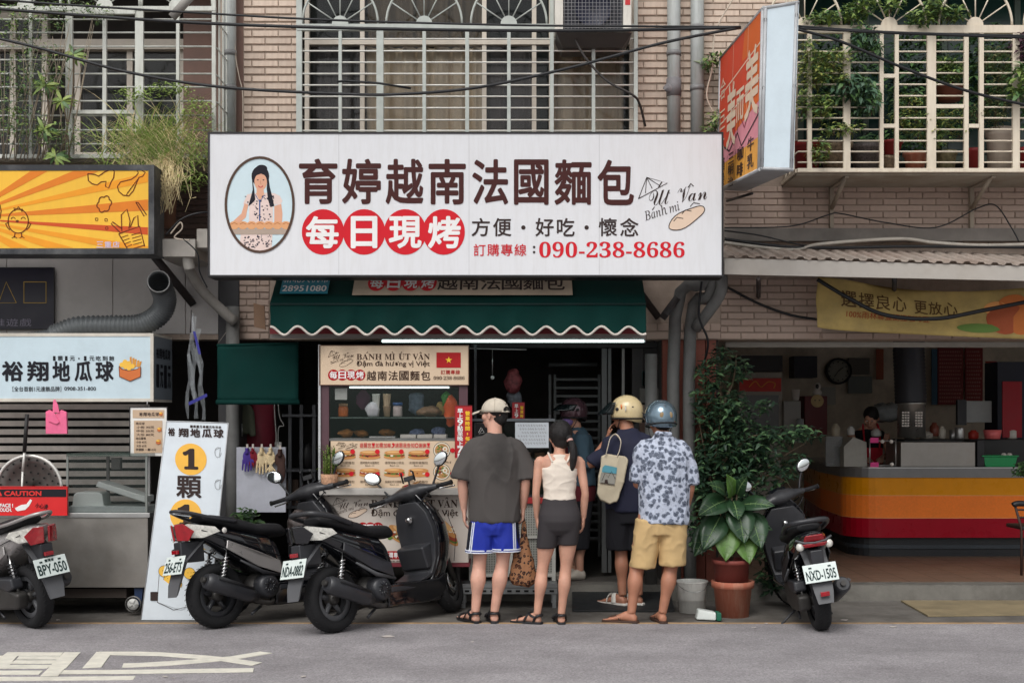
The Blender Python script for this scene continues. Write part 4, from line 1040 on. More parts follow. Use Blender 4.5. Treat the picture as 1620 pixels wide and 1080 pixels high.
hc = thing('hanging_card', 'small faded card hanging on a wire left of the green awning', 'card', tuple(P(410, 480, 10.9)))
MB().prism([P(401, 479, 10.9), P(418, 484, 10.9), P(420, 521, 10.9), P(402, 517, 10.9)], (0, .02, 0)).build('card', M('card_faded', (150, 118, 92), .7, dirt=.6, dirtcol=(110, 90, 80)), hc); MB().tube([P(405, 438, 10.9), P(405, 480, 10.9)], .002, 4).build('wire', m_iron, hc)
# torn plastic strips
st = thing('plastic_strip_sheet', 'torn clear plastic sheet with blue tape hanging left of the green canvas screen', 'plastic sheet', tuple(P(315, 660, 10.8)))
m_clr = M('clear_plastic', (190, 196, 200), .15, var=.3, alpha=.22, spec=1.0, bump=.6, bscale=30)
for k, (a, b, w_) in enumerate((((303, 500), (296, 662), 5), ((306, 500), (306, 640), 6), ((312, 520), (322, 664), 7), ((305, 495), (318, 610), 4), ((300, 560), (312, 662), 6))):
 q_ = [P(a[0] + (b[0] - a[0]) * t / 8 + 2 * sin(t * 1.7 + k), a[1] + (b[1] - a[1]) * t / 8, 10.8 + .02 * k) for t in range(9)]
 mb = MB(); vs = []
 for i, p in enumerate(q_): hw = w_ * .0027 * (1 + .4 * sin(i * 2.1 + k)); vs += [p + Vector((-hw, .01 * sin(i), 0)), p + Vector((hw, -.01 * sin(i), 0))]
 mb.add(vs, [(2 * i, 2 * i + 1, 2 * i + 3, 2 * i + 2) for i in range(8)], 0, True); mb.build('strip', m_clr, st)
MB().tube([P(303, 490, 10.8), P(301, 526, 10.8)], .006, 6).build('hook', m_iron, st)
m_tape = M('blue_tape', (44, 44, 130), .5)
MB().prism([P(305, 524, 10.79), P(309, 524, 10.79), P(318, 560, 10.79), P(314, 560, 10.79)], (0, .004, 0)).build('tape', m_tape, st); MB().prism([P(298, 636, 10.79), P(327, 622, 10.79), P(328, 627, 10.79), P(299, 641, 10.79)], (0, .004, 0)).build('tape', m_tape, st)
# standing price sign
D = 10.12
sg = thing('standing_sign', 'tall white standing sign with yellow discs reading one piece one dollar, beside the steel cart', 'sign', (X(290, D), D, 0))
O0 = G(223, 978); O1 = G(330, 978)
O0 = Vector((X(223, D), D, 0.0)); O1 = Vector((X(331, D), D, 0.0)); T0 = Vector((X(264, D + .12), D + .12, Z(666, D + .12))); T1 = Vector((X(361, D + .12), D + .12, Z(669, D + .12)))
def SG(px, py, e=0):
 # inverse of the leaning board: rows by py, columns measured on each row
 v = (978 - py) / (978 - 667); l = O0.lerp(T0, v); r = O1.lerp(T1, v)
 pl = 223 + (264 - 223) * v; prr = 331 + (361 - 331) * v
 return l.lerp(r, (px - pl) / (prr - pl)) + Vector((0, -.002 - e, 0))
th_ = Vector((0, .03, 0))
MB().prism([O0, O1, T1, T0], th_).build('panel', M('sign_white_cool', (214, 222, 228), .45, var=.03, dirt=.12), sg, bevel=.002)
MB().tube([O0, T0], .005, 4).tube([T0, T1], .005, 4).tube([T1, O1], .005, 4).build('edging', m_al, sg)
MB().tube([T0.lerp(T1, .5) + Vector((0, .04, -.1)), Vector((X(290, D), D + .35, 0.01))], .012, 6).build('rear_leg', m_iron, sg)
def sgt(mb, s, a, b, c, d, mi=0, e=.002, bold=0):
 vs, fs, x0, x1, y0, y1 = text_mesh(s, bold); mb.add([SG(a + (x - x0) / (x1 - x0) * (b - a), d - (y - y0) / (y1 - y0) * (d - c), e + q * .00012) for x, y, q in vs], fs, mi)
mb = MB()
for cx, cy in ((302, 726), (294, 814)): mb.face([SG(cx + 25 * cos(t * pi / 20), cy + 25 * sin(t * pi / 20), .001) for t in range(40)])
mb.build('disc_print', pr('disc_yellow', (240, 184, 80)), sg)
mb = MB(); sgt(mb, '𝟏', 289, 314, 709, 742, bold=.03); sgt(mb, '𝟏', 281, 306, 797, 830, bold=.03); sgt(mb, '顆', 279, 319, 752, 787, bold=.022); sgt(mb, '元', 271, 311, 839, 874, bold=.03)
for i, ch in enumerate('裕翔地瓜球'): sgt(mb, ch, 264 + i * 18.5, 280 + i * 18.5, 677, 691, bold=.04) if i else sgt(mb, ch, 266, 277, 677, 690, bold=.04)
for i, ch in enumerate('1顆1元・1元吃到飽'): sgt(mb, ch, 301 + i * 5, 305 + i * 5, 672, 676, bold=.03)
for i, ch in enumerate('1元吃到飽'): sgt(mb, ch, 238 + i * 18, 251 + i * 18, 934, 948, bold=.03)
mb.build('lettering', p_dk, sg)
mb = MB(); 
def sgl(pts, w_=.9, mi=0, e=.0035):
 p = [SG(a, b, e) for a, b in pts]
 for i in range(len(p) - 1):
  t = (p[i + 1] - p[i]).normalized(); s_ = Vector((-t.z, 0, t.x)) * w_ * .0026; mb.face([p[i] + s_, p[i + 1] + s_, p[i + 1] - s_, p[i] - s_], mi)
for k, (cx, cy) in enumerate(((260, 902), (272, 891), (268, 914), (279, 922), (283, 903), (300, 905))): mb.face([SG(cx + 9 * cos(t * pi / 10), cy + 9 * sin(t * pi / 10), .002 + k * .0002) for t in range(20)], 1); sgl(arc(cx, cy, 9, 0, 2 * pi, 16), .6); sgl([(cx - 3, cy - 1), (cx - 2, cy - 1)], 1); sgl([(cx + 2, cy - 1), (cx + 3, cy - 1)], 1)
mb.face([SG(a, b, .004) for a, b in ((252, 910), (268, 922), (290, 928), (315, 925), (318, 950), (285, 962), (250, 950))], 2)
sgl([(252, 908), (249, 950), (275, 962), (318, 952)], .8, 0, .0045)
for cx, cy in ((345, 714), (345, 765)): sgl(arc(cx, cy, 5, 0, 5, 12, 8), .5); sgl([(cx - 4, cy - 4), (cx + 4, cy - 8), (cx + 2, cy + 6)], .5)
mb.build('snack_drawing', [p_dk, pr('ball'), M('sign_white_cool')], sg)

# ---------------------------------------------------------------- clutter between stall and bread cart
wb = MB().pbox(374, 452, 707, 810, 11.25, 11.28).build('white_board', M('board_white', (186, 188, 198), .6, dirt=.15), None, loc=tuple(P(412, 810, 11.25)), bevel=.002)
tag(wb, 'plain white board with gloves clipped along its top edge', 'board')
def glove(name, label, x, y, s, col, flip=1, D=11.2, fingers=True, **kw):
 s *= 1.3; t = thing(name, label, 'glove' if fingers else 'cloth', tuple(P(x, y, D)), **kw); m = M('cloth_' + name + str(col[0]), col, .85, var=.1)
 mb = MB().ell(P(x, y + 12 * s, D), (.034 * s, .014, .05 * s), 12).tube([P(x, y, D), P(x, y + 8 * s, D)], [.028 * s, .03 * s], 10, flat=.5)
 if fingers:
  for k in range(4): mb.tube([P(x + (-5 + k * 3.4) * s, y + 16 * s, D), P(x + (-6.5 + k * 4) * s * flip, y + 33 * s - abs(k - 1.5) * 2, D)], [.009 * s, .0065 * s], 7)
  mb.tube([P(x + 5 * s * flip, y + 10 * s, D), P(x + 9 * s * flip, y + 20 * s, D)], [.010 * s, .008 * s], 7)
 else: mb.ell(P(x + 2, y + 24 * s, D), (.028 * s, .02, .08 * s), 10)
 mesh_obj('glove_body', voxel(mb, .004, 2), m, t)
 MB().pbox(x - 1.5, x + 1.5, y - 6, y + 2, D - .02, D - .005).build('peg', M('peg_' + str(col[2]), (200, 190, 180), .5), t)
glove('rubber_glove', 'purple rubber glove hanging at the left of the white board', 391, 708, .9, (74, 54, 140))
glove('knit_glove', 'dark red knitted glove pegged beside the purple one', 400, 708, .75, (124, 24, 40))
glove('work_glove', 'cream work glove hanging on the white board, left of the pair', 414, 708, 1.0, (218, 196, 156), group='cream work gloves')
glove('work_glove', 'cream work glove hanging on the white board, right of the pair', 428, 708, .95, (218, 196, 156), -1, group='cream work gloves')
glove('brown_cloth', 'brown cloth hanging at the right end of the white board', 443, 710, 1.1, (66, 44, 38), fingers=False)
cy_ = MB().lathe([(.0, 0), (.16, 0), (.17, .03), (.17, .62), (.13, .68), (.0, .7)], (X(408, 11.9), 11.9, Z(712, 11.9)), n=24).build('red_drum', M('drum_red', (136, 40, 58), .5, dirt=.3), None, loc=(X(408, 11.9), 11.9, Z(712, 11.9)))
tag(cy_, 'dark red drum standing behind the white board under the green canvas screen', 'drum')
jk = thing('hanging_jacket', 'olive grey jacket hanging to the left of the dark red drum', 'jacket', tuple(P(385, 650, 11.6)))
mesh_obj('jacket_body', voxel(MB().ell(P(388, 662, 11.6), (.09, .05, .15), 12).tube([P(380, 652, 11.6), P(373, 688, 11.58)], [.045, .03], 10).tube([P(395, 652, 11.6), P(400, 690, 11.58)], [.045, .03], 10), .01, 3), M('olive_cloth', (96, 100, 84), .9), jk)
MB().tube([P(378, 672, 11.5), P(375, 692, 11.5)], .006, 6).tube([P(383, 670, 11.5), P(383, 690, 11.5)], .006, 6).build('tongs', m_steel2, jk)
fr_ = thing('utility_shelf', 'dark steel utility rack with hoses behind the white board', 'rack', (X(475, 12), 12, .14))
for a in (456, 474, 494): MB().pbox(a, a + 5, 640, 880, 12.0, 12.04).build('upright', M('rack_grey', (84, 86, 90), .5), fr_)
for y in (655, 742, 800): MB().pbox(446, 500, y, y + 4, 11.98, 12.4).build('shelf', M('rack_grey'), fr_)
MB().pbox(452, 472, 758, 800, 12.05, 12.3).build('crate', M('crate_brown', (74, 58, 50), .8), fr_); MB().ell(P(486, 722, 12.1), (.09, .08, .14), 12).build('sack', M('sack_black', (30, 28, 30), .6), fr_)
MB().tube(spline([P(432, 545, 11.6), P(434, 640, 11.6), P(437, 690, 11.6), P(436, 708, 11.6)], 6), .006, 6).tube(spline([P(438, 560, 11.6), P(441, 650, 11.6), P(449, 672, 11.6), P(441, 676, 11.6), P(440, 702, 11.6)], 6), .005, 6).build('cable', M('cable_white', (150, 150, 146), .6), bld)
sk_ = MB().pbox(435, 445, 699, 709, 11.6, 11.63).build('socket', M('socket_white', (190, 190, 186), .5), bld)

# ================================================================ bread cart
D = 10.62
m_bf = M('maroon_frame', (86, 58, 66), .5, var=.1, dirt=.2)
m_cream = M('cream_panel', (214, 190, 162), .45, var=.03, dirt=.12, dirtcol=(180, 150, 124))
m_cream2 = M('cream_white_panel', (206, 196, 186), .45, var=.03, dirt=.2, dirtcol=(160, 146, 130))
bc = thing('bread_cart', 'bread cart with maroon frame, lit glass case, photo menu and cream front panels', 'food cart', (X(622, D), D, 0))
for a, b in ((507, 520.5), (726, 740)): MB().pbox(a, b, 609, 893, D, D + .06).build('corner_post', m_bf, bc, bevel=.003)
MB().pbox(503.5, 507, 545, 893, D - .02, D + .02).build('edge_trim', m_al, bc)
for a, b in ((507, 520.5), (726, 740)): MB().pbox(a, b, 609, 893, D + .64, D + .7).build('corner_post', m_bf, bc, bevel=.003)
MB().pbox(520.5, 726, 609, 611, D + .002, D + .70).build('case_roof', m_bf, bc)
MB().pbox(521, 725.5, 611.3, 697, D + .004, D + .008).build('glass_front', m_glass, bc)
MB().pbox(521, 725, 659.5, 661.5, D + .02, D + .6).build('glass_shelf', M('shelf_glass', (130, 150, 142), .2, alpha=.5), bc)
MB().pbox(520.5, 726, 693, 697, D + .01, D + .7).build('case_floor', m_steel2, bc)
MB().pbox(523, 724, 697.5, 771.5, D - .02, D + .002).build('menu_panel', m_cream, bc, bevel=.002)
MB().pbox(505, 741, 772, 783, D - .16, D + .7).build('ledge', M('ledge_steel', (176, 172, 166), .4, metal=.3, dirt=.3), bc, bevel=.004)
MB().pbox(508, 741, 783.5, 889.5, D - .03, D + .7).build('front_panel', m_cream2, bc, bevel=.002)
MB().pbox(507, 743, 890, 896, D - .035, D + .7).build('bottom_edge', M('maroon_edge', (122, 46, 56), .5), bc)
for px in (530, 722):
 for dy in (0, .55): MB().lathe([(0, -.02), (.075, -.02), (.08, -.012), (.08, .012), (.075, .02), (0, .02)], (X(px, D + .1), D + .1 + dy, .08), (1, 0, 0), 18).build('caster', m_rub, bc); MB().box(X(px, D + .1) - .03, X(px, D + .1) + .03, D + .09 + dy, D + .12 + dy, .08, .37).build('caster_fork', m_iron, bc)
# cart sign
D2 = 10.6
bs = board('bread_cart_sign', 'cream bread cart header sign with Vietnamese flag, above the lit glass case', 'shop sign', 505, 741.5, 546, 609, D2, .1, m_cream, M('sign_edge_brown', (120, 92, 74), .5), .8)
def banh(mb, a, b, c, d, D, e=.003):
 text(mb, '𝐁𝐀𝐍𝐇', a, a + (b - a) * .345, c, d, D, eps=e); text(mb, '𝐌𝐈', a + (b - a) * .385, a + (b - a) * .525, c, d, D, eps=e)
 text(mb, '𝐔𝐓', a + (b - a) * .575, a + (b - a) * .735, c, d, D, eps=e); text(mb, '𝐕𝐀𝐍', a + (b - a) * .765, b, c, d, D, eps=e)
 h = d - c; lw = h * .11
 for f, k in ((.145, 1), (.495, -1), (.61, 1)): pstroke(mb, [(a + (b - a) * f - k * h * .08, c - h * .10), (a + (b - a) * f + k * h * .12, c - h * .32)], lw, D, 0, e)
 f = .875; pstroke(mb, [(a + (b - a) * f - h * .16, c - h * .08), (a + (b - a) * f, c - h * .28), (a + (b - a) * f + h * .16, c - h * .08)], lw, D, 0, e)
mb = MB(); logo(mb, 519, 560, 554, 581, D2); banh(mb, 564, 680, 559.5, 569, D2); text(mb, 'Đậm đà hương vị Việt', 564, 680, 570.5, 581, D2, bold=.014)
line_chars(mb, '越南法國麵包', 579, 682, 586.5, 601.5, D2, bold=.014); text(mb, '𝟎𝟗𝟎·𝟐𝟑𝟖·𝟖𝟔𝟖𝟔', 686, 735, 595, 600.5, D2)
mb.build('lettering', pr('sign_brown', (66, 46, 36)), bs)
mb = MB()
for i in range(4): pdisc(mb, 527.5 + i * 14, 593, 8.6, 8.8, D2, 0, .002 + i * .0001)
ppoly(mb, [(690.5, 557.5), (729, 557.5), (729, 581.5), (690.5, 581.5)], D2); line_chars(mb, '訂購專線', 697, 728, 585, 592, D2, bold=.01)
mb.build('red_print', pr('flag_red', (172, 34, 38)), bs)
mb = MB()
for i, ch in enumerate('每日現烤'): text(mb, ch, 521.5 + i * 14, 533.5 + i * 14, 587, 599, D2, bold=.02, eps=.0036)
mb.build('lettering', p_white, bs)
mb = MB(); ppoly(mb, [(710 + (5.6 if k % 2 == 0 else 2.2) * sin(k * pi / 5), 569.5 - (5.6 if k % 2 == 0 else 2.2) * cos(k * pi / 5)) for k in range(10)], D2, 0, .005); mb.build('star', pr('star_yellow', (244, 200, 60)), bs)
# menu print
D3 = D - .02
mb = MB(); line_chars(mb, '提醒您！如需加辣，請跟我告知。謝謝！', 569, 681, 700.5, 708, D3, bold=.004); mr_ = mb
for cx, cy in ((558, 714), (597, 714), (635, 714), (676, 714), (716, 712), (556, 749), (597, 750), (635, 750), (676, 750), (716, 749)): pdisc(mr_, cx, cy, 3.8, 3.8, D3, 0, .0055, 14)
mr_.build('red_print', p_red, bc)
mb = MB(); logo(mb, 532, 566, 699, 712, D3)
rr = random.Random(11)
caps = ('招牌法國麵包', '碳烤豬肉法國麵包', '總匯特製三明治', '法國煎蛋麵包', '火腿法國麵包', '豬肉丸法國麵包', '香腸起司法國麵包', '原味法國麵包')
for r_, y in enumerate((729.5, 759.5)):
 for c_, x in enumerate((546, 585, 624, 662)): text(mb, caps[r_ * 4 + c_], x - 15, x + 15, y, y + 4.2, D3); text(mb, 'Bánh mì', x - 7, x + 7, y + 5.4, y + 7.8, D3)
for y in (729, 762): text(mb, '越南河粉', 687, 703, y, y + 4, D3); text(mb, 'Phở', 705, 714, y, y + 3.6, D3)
mb.build('lettering', pr('sign_brown'), bc)
mb = MB()
for r_, y in enumerate((718, 746)):
 for c_, x in enumerate((546, 585, 624, 662)):
  k = r_ * 4 + c_
  ppoly(mb, [(x + 17 * cos(t * pi / 12), y + 4.5 + 3.8 * sin(t * pi / 12)) for t in range(24)], D3, 0, .003)
  ppoly(mb, [(x + 16.5 * cos(t * pi / 12) * (1 + .03 * sin(t * 5)), y + 1.5 + 3.2 * sin(t * pi / 12)) for t in range(24)], D3, (2, 3, 1, 2, 3, 3, 1, 0)[k], .0034)
  for q_ in range(13): pdisc(mb, x + rr.uniform(-14, 14), y + 1.6 + rr.uniform(-2.2, 2.2), rr.uniform(1.2, 2.6), rr.uniform(.8, 1.6), D3, rr.choice((1, 2, 3, 4, 5)), .0036 + q_ * .00003, 8)
  ppoly(mb, [(x + 16 * cos(t * pi / 12), y - 2.2 + 3.6 * sin(t * pi / 12)) for t in range(24)], D3, 0, .0042)
  ppoly(mb, [(x + 10 * cos(t * pi / 12) - 2, y - 3.4 + 1.4 * sin(t * pi / 12)) for t in range(24)], D3, 6, .0046)
for cy in (712, 746):
 pdisc(mb, 699, cy, 13.6, 13.2, D3, 5, .003, 28); pdisc(mb, 699, cy, 12.8, 12.4, D3, 4, .0032, 28); pdisc(mb, 699, cy, 11, 10.5, D3, 7, .0034, 28)
 for q_ in range(34): a = rr.uniform(0, 6.28); r0 = rr.uniform(0, 9); pdisc(mb, 699 + r0 * cos(a), cy + r0 * sin(a), rr.uniform(1, 2.6), rr.uniform(.8, 2), D3, rr.choice((0, 1, 2, 3, 4, 1)), .0036 + q_ * .00003, 8)
 pdisc(mb, 704, cy - 2, 4, 4, D3, 4, .005, 12); pdisc(mb, 704, cy - 2, 1.6, 1.6, D3, 0, .0053, 10)
mb.build('food_photo_print', [pr('crust2', (198, 140, 84)), pr('lettuce', (96, 124, 56)), pr('meat', (124, 62, 42)), pr('meat_red', (158, 70, 52)), pr('radish', (222, 214, 196)), pr('dark_ring', (52, 44, 38)), pr('crust_light', (226, 180, 122)), pr('broth', (176, 132, 88))], bc)
# lower panel print
D4 = D - .03
mb = MB(); mbl = MB(); logo(mb, 526, 583, 786, 820, D4, 0, mbl, 0); banh(mb, 587, 724, 790, 802.5, D4); text(mb, 'Đậm đà hương vị Việt', 587, 725, 805, 819, D4, bold=.014)
mb.build('lettering', pr('sign_brown'), bc); mbl.build('emblem_fill', pr('loaf'), bc)
mb = MB()
for i in range(4): pdisc(mb, 562 + i * 12, 835, 9, 9.5, D4, 0, .002 + i * .0001)
for i in range(2): pdisc(mb, 640 + i * 0, 878, 5, 7, D4, 0, .002 + i * .0001)
ppoly(mb, [(606, 871), (639, 871), (639, 884), (606, 884)], D4); mb.build('red_print', pr('flag_red'), bc)
mb = MB()
for i, ch in enumerate('每日現烤'): text(mb, ch, 556 + i * 12, 567.5 + i * 12, 829, 842, D4, bold=.02, eps=.0036)
line_chars(mb, '訂購專線', 608, 637, 873, 882, D4, bold=.02); mb.build('lettering', p_white, bc)
mb = MB(); text(mb, '𝟎𝟗𝟎-𝟐𝟑𝟖-𝟖𝟔𝟖𝟔', 600, 642, 886, 888.6, D4); mb.build('lettering', pr('sign_brown'), bc)
mb = MB()
for cx, cy, rx, ry, ro in ((632, 846, 22, 13, .5), (706, 840, 26, 14, .8)):
 for k, (sc_, mi_, dy) in enumerate(((1.0, 0, 4), (.95, 1, 1), (.9, 3, -1), (.85, 0, -6), (.5, 6, -9))):
  ppoly(mb, [(cx + sc_ * (rx * cos(t) * cos(ro) - ry * .55 * sin(t) * sin(ro)), cy + dy + sc_ * (rx * cos(t) * sin(ro) + ry * .55 * sin(t) * cos(ro))) for t in [i * pi / 14 for i in range(28)]], D4, mi_, .003 + k * .0006)
 for q_ in range(22): pdisc(mb, cx + rr.uniform(-.8, .8) * rx * cos(ro), cy + rr.uniform(-8, 8), rr.uniform(1.5, 3.5), rr.uniform(1, 2.5), D4, rr.choice((1, 2, 3, 4)), .0045 + q_ * .00003, 8)
mb.build('food_photo_print', [pr('crust2'), pr('lettuce'), pr('meat'), pr('meat_red'), pr('radish'), pr('dark_ring'), pr('crust_light')], bc)
# red hours sign
D5 = 10.5
rs = board('hours_sign', 'narrow red opening hours sign at the right corner of the bread cart', 'sign', 719.5, 747, 641, 724, D5, .02, M('sign_red', (178, 28, 36), .4, var=.05), M('sign_red_edge', (140, 30, 36), .5), .6)
mb = MB(); ys_ = 646
for ch in '早上9點至晚上7點': h = 8.6 if ch not in '97' else 11; text(mb, ch, 723.5, 732.5, ys_, ys_ + h - .8, D5, bold=.03); ys_ += h - .35
mb.build('lettering', p_white, rs)
mb = MB()
for i, ch in enumerate('營業時間︰每週一'): text(mb, ch, 736, 743.5, 650 + i * 8, 657 + i * 8, D5, bold=.03) if ch != '︰' else pdisc(mb, 739.5, 686, 1, 2, D5)
mb.build('lettering', pr('star_yellow'), rs)
# things in the case
def lathe_thing(name, label, cat, px, py, D, prof, mat, group=None, part=None, n=16):
 o = MB().lathe([(r * D / F, h * D / F) for r, h in prof], P(px, py, D), n=n, caps=True).build(name, mat, None, loc=tuple(P(px, py, D)))
 tag(o, label, cat, group); return o
m_cup = M('paper_cup', (222, 216, 208), .6)
sh_y = 659
lathe_thing('cup_stack', 'left stack of white paper cups in the bread cart case', 'cups', 595, sh_y, D + .15, [(4.5, 0), (6, 12), (6.6, 13), (5, 13.5), (6.3, 34), (6.8, 36), (6.2, 36)], m_cup)
lathe_thing('cup_stack', 'right stack of white paper cups in the bread cart case, tan at its foot', 'cups', 612, sh_y, D + .15, [(4.5, 0), (6, 16), (6.6, 17), (5, 18), (6.3, 34), (6.8, 36), (6.2, 36)], M('tan_cup', (198, 168, 136), .6))
j = thing('sauce_jar', 'orange filled plastic jar at the left of the glass shelf', 'jar', tuple(P(543, sh_y, D + .15)))
MB().lathe([(r * D / F, h * D / F) for r, h in ((7, 0), (8, 2), (8, 14), (6.5, 17))], P(543, sh_y, D + .15), caps=True).build('jar_body', M('orange_sauce', (206, 110, 50), .25), j); MB().lathe([(r * D / F, h * D / F) for r, h in ((7.2, 17), (7.2, 21), (3, 21.5))], P(543, sh_y, D + .15), caps=True).build('lid', M('lid_tan', (190, 150, 110), .5), j)
j = thing('candy_jar', 'white jar with blue lid on the glass shelf right of the cups', 'jar', tuple(P(629, sh_y, D + .15)))
MB().lathe([(r * D / F, h * D / F) for r, h in ((6.5, 0), (7.5, 2), (7.5, 16), (6.5, 18))], P(629, sh_y, D + .15), caps=True).build('jar_body', M('jar_white', (206, 190, 186), .3), j); MB().lathe([(r * D / F, h * D / F) for r, h in ((8, 18), (8, 22.5), (7, 23))], P(629, sh_y, D + .15), caps=True).build('lid', M('lid_blue', (60, 100, 160), .4), j)
def bag_thing(name, label, px, py, w_, h_, D, mat, seed=0, cat='bag', group=None):
 mb = MB(); c = P(px, py, D); mb.ell(c + Vector((0, 0, 0)), (w_ * D / F / 2, w_ * D / F * .35, h_ * D / F / 2), 18)
 me = mb.mesh(name)
 for v in me.vertices: v.co += Vector((noise.noise(v.co * 22 + Vector((seed, 0, 0))), noise.noise(v.co * 20), noise.noise(v.co * 25) * .5)) * w_ * .0011
 for v in me.vertices: v.co -= c
 o = mesh_obj(name, me, mat); o.location = c; return tag(o, label, cat, group)
m_wb = M('white_bag', (216, 216, 220), .35, bump=.4, bscale=25)
bag_thing('plastic_bag', 'small white plastic bag before the paper cups in the case', 589, 648, 20, 24, D + .06, m_wb, 1)
bag_thing('plastic_bag', 'orange carrier bag hanging at the right of the glass case', 714, 650, 22, 50, D + .12, M('orange_bag', (226, 96, 44), .4, bump=.4, bscale=25), 2)
bag_thing('plastic_bag', 'green carrier bag hanging behind the orange one in the case', 706, 632, 16, 26, D + .25, M('green_bag', (70, 150, 60), .4, bump=.4, bscale=25), 3)
bag_thing('plastic_bag', 'yellowish bag of buns standing left of the orange bag in the case', 697, 646, 16, 22, D + .3, M('bun_bag', (214, 176, 104), .4, bump=.3, bscale=30), 21)
bag_thing('plastic_bag', 'purple cloth bundle high behind the paper cups in the case', 575, 632, 22, 34, D + .45, M('purple_cloth', (120, 70, 100), .8, var=.2), 22)
bag_thing('bread_roll', 'brown bread roll low in the case at left', 548, 685, 26, 12, D + .3, M('bread_crust', (190, 128, 66), .6, var=.3), 23, 'bread')
bag_thing('bread_roll', 'second brown bread roll low in the case, right of the first', 572, 685, 24, 11, D + .35, M('bread_crust'), 24, 'bread')
bag_thing('bread_roll', 'third brown bread roll low in the case, before the metal tray', 612, 684, 26, 12, D + .4, M('bread_crust'), 25, 'bread')
bag_thing('snack_packet', 'patterned snack packet lying right of the jars on the glass shelf', 680, 650, 36, 16, D + .2, M('snack_pack', (150, 118, 92), .5, var=.5, scale=60), 4, 'packet')
bag_thing('snack_packet', 'pale blue bundle standing behind the jars on the glass shelf', 658, 638, 26, 36, D + .4, M('blue_pack', (136, 150, 170), .6, var=.3, scale=30), 5, 'packet')
bag_thing('snack_packet', 'blue and white packet low in the case near its left middle', 660, 684, 24, 14, D + .25, M('blue_white_pack', (110, 124, 160), .5, var=.6, scale=80), 6, 'packet')
bag_thing('snack_packet', 'blue and white packet low in the case near its right end', 694, 683, 24, 16, D + .25, M('blue_white_pack'), 7, 'packet')
cd_ = MB().pbox(530, 549, 614, 632, D + .03, D + .034).build('note_card', M('card_white', (210, 212, 206), .6), None, loc=tuple(P(540, 632, D + .03))); tag(cd_, 'small square white card hung inside the case at upper left', 'card')
for a, b, lb in ((584, 626, 'flat metal tray on the case floor, left'), (633, 658, 'white paper packs on the case floor, middle'), (660, 684, 'white paper packs on the case floor, right of the middle'), (686, 706, 'white paper packs on the case floor, far right')):
 o = MB().pbox(a, b, 687 if a > 600 else 690, 692.8, D + .06, D + .3).build('paper_pack' if a > 600 else 'metal_tray', m_cup if a > 600 else m_steel2, None, loc=tuple(P((a + b) / 2, 692.8, D + .06)), bevel=.004); tag(o, lb, 'packs' if a > 600 else 'tray')
# lucky bamboo
bp_ = thing('bamboo_pot', 'potted lucky bamboo in a cork coloured pot on the cart ledge', 'potted plant', tuple(P(521, 772, 10.52)))
D6 = 10.52
MB().lathe([(r * D6 / F, h * D6 / F) for r, h in ((11, 0), (13.5, 3), (13, 12), (14, 22), (11.5, 22), (11, 18))], P(521, 771.6, D6), n=18, caps=True).build('pot', M('cork_pot', (176, 136, 108), .8, var=.4, scale=50, bump=.7, bscale=40), bp_)
mb = MB(); rr = random.Random(4)
for i in range(22):
 x0 = rr.uniform(-9, 9); hh = rr.uniform(26, 46); mb.tube([P(521 + x0, 752, D6 + rr.uniform(-.03, .03)), P(521 + x0 * 1.1, 752 - hh, D6 + rr.uniform(-.04, .04))], .0035, 5)
mb.build('stalks', M('bamboo_green', (104, 124, 52), .5), bp_, kind='stuff')
# side leaf builder
def leaf_faces(mb, p, d, up, L, W, mi=0, bend=.25, seg=3):
 d = d.normalized(); s_ = d.cross(up)
 if s_.length < 1e-4: s_ = Vector((1, 0, 0))
 s_.normalize(); n_ = s_.cross(d); prof = ((0, .05), (.3, .85), (.6, 1.0), (.85, .55), (1, .02)) if seg > 2 else ((0, .1), (.45, 1), (1, .03))
 vs = []
 for t, w_ in prof:
  c = p + d * (L * t) - n_ * (bend * L * t * t); hw = s_ * (W * .5 * w_)
  vs += [c - hw + n_ * (.12 * W * w_), c, c + hw + n_ * (.12 * W * w_)]
 fs = []
 for i in range(len(prof) - 1): a = 3 * i; fs += [(a, a + 1, a + 4, a + 3), (a + 1, a + 2, a + 5, a + 4)]
 mb.add(vs, fs, mi, True)
mb = MB()
for i in range(170):
 a = rr.uniform(0, 6.28); p = P(521 + rr.uniform(-11, 12), rr.uniform(706, 748), D6) + Vector((0, rr.uniform(-.05, .05), 0))
 leaf_faces(mb, p, Vector((cos(a), sin(a), rr.uniform(.2, 1.3))), Vector((0, 0, 1)), rr.uniform(.04, .08), .010, rr.choice((0, 1)), .5, 2)
mb.build('foliage', [M('leaf_bright', (110, 132, 56), .55), M('leaf_mid', (74, 104, 46), .55)], bp_, kind='stuff')

# ---------------------------------------------------------------- counter right of the bread cart
D = 10.95
cn = thing('white_counter', 'white perforated metal counter with a red top rail behind the first man', 'counter', (X(800, D), D, .2))
MB().pbox(742, 878, 788, 796, D - .02, D + .5).build('top_rail', M('rail_red', (160, 44, 46), .5), cn)
MB().pbox(742, 878, 797, 912, D + .01, D + .03).build('mesh_panel', M('mesh_panel_grey', (168, 168, 160), .6, var=.1), cn)
hl = MB()
for i in range(34):
 for j in range(28): hl.pbox(746 + i * 3.9, 748 + i * 3.9, 801 + j * 3.9, 803 + j * 3.9, D + .006, D + .0095)
hl.build('perforations', M('hole_grey', (110, 110, 104), .8), cn, kind='stuff')
for a, b, c, d in ((742, 747, 797, 918), (873, 879, 797, 918), (805, 811, 797, 912), (747, 873, 907, 912), (747, 873, 848, 851)): MB().pbox(a, b, c, d, D - .012, D + .006).build('frame_bar', M('frame_white', (196, 196, 188), .5, dirt=.2), cn)
bn_ = thing('slotted_bench', 'low slotted steel bench standing on the pavement behind the first couple', 'bench', (X(800, 10.8), 10.8, 0))
m_ang = M('slotted_steel', (136, 138, 138), .5, metal=.3, dirt=.2)
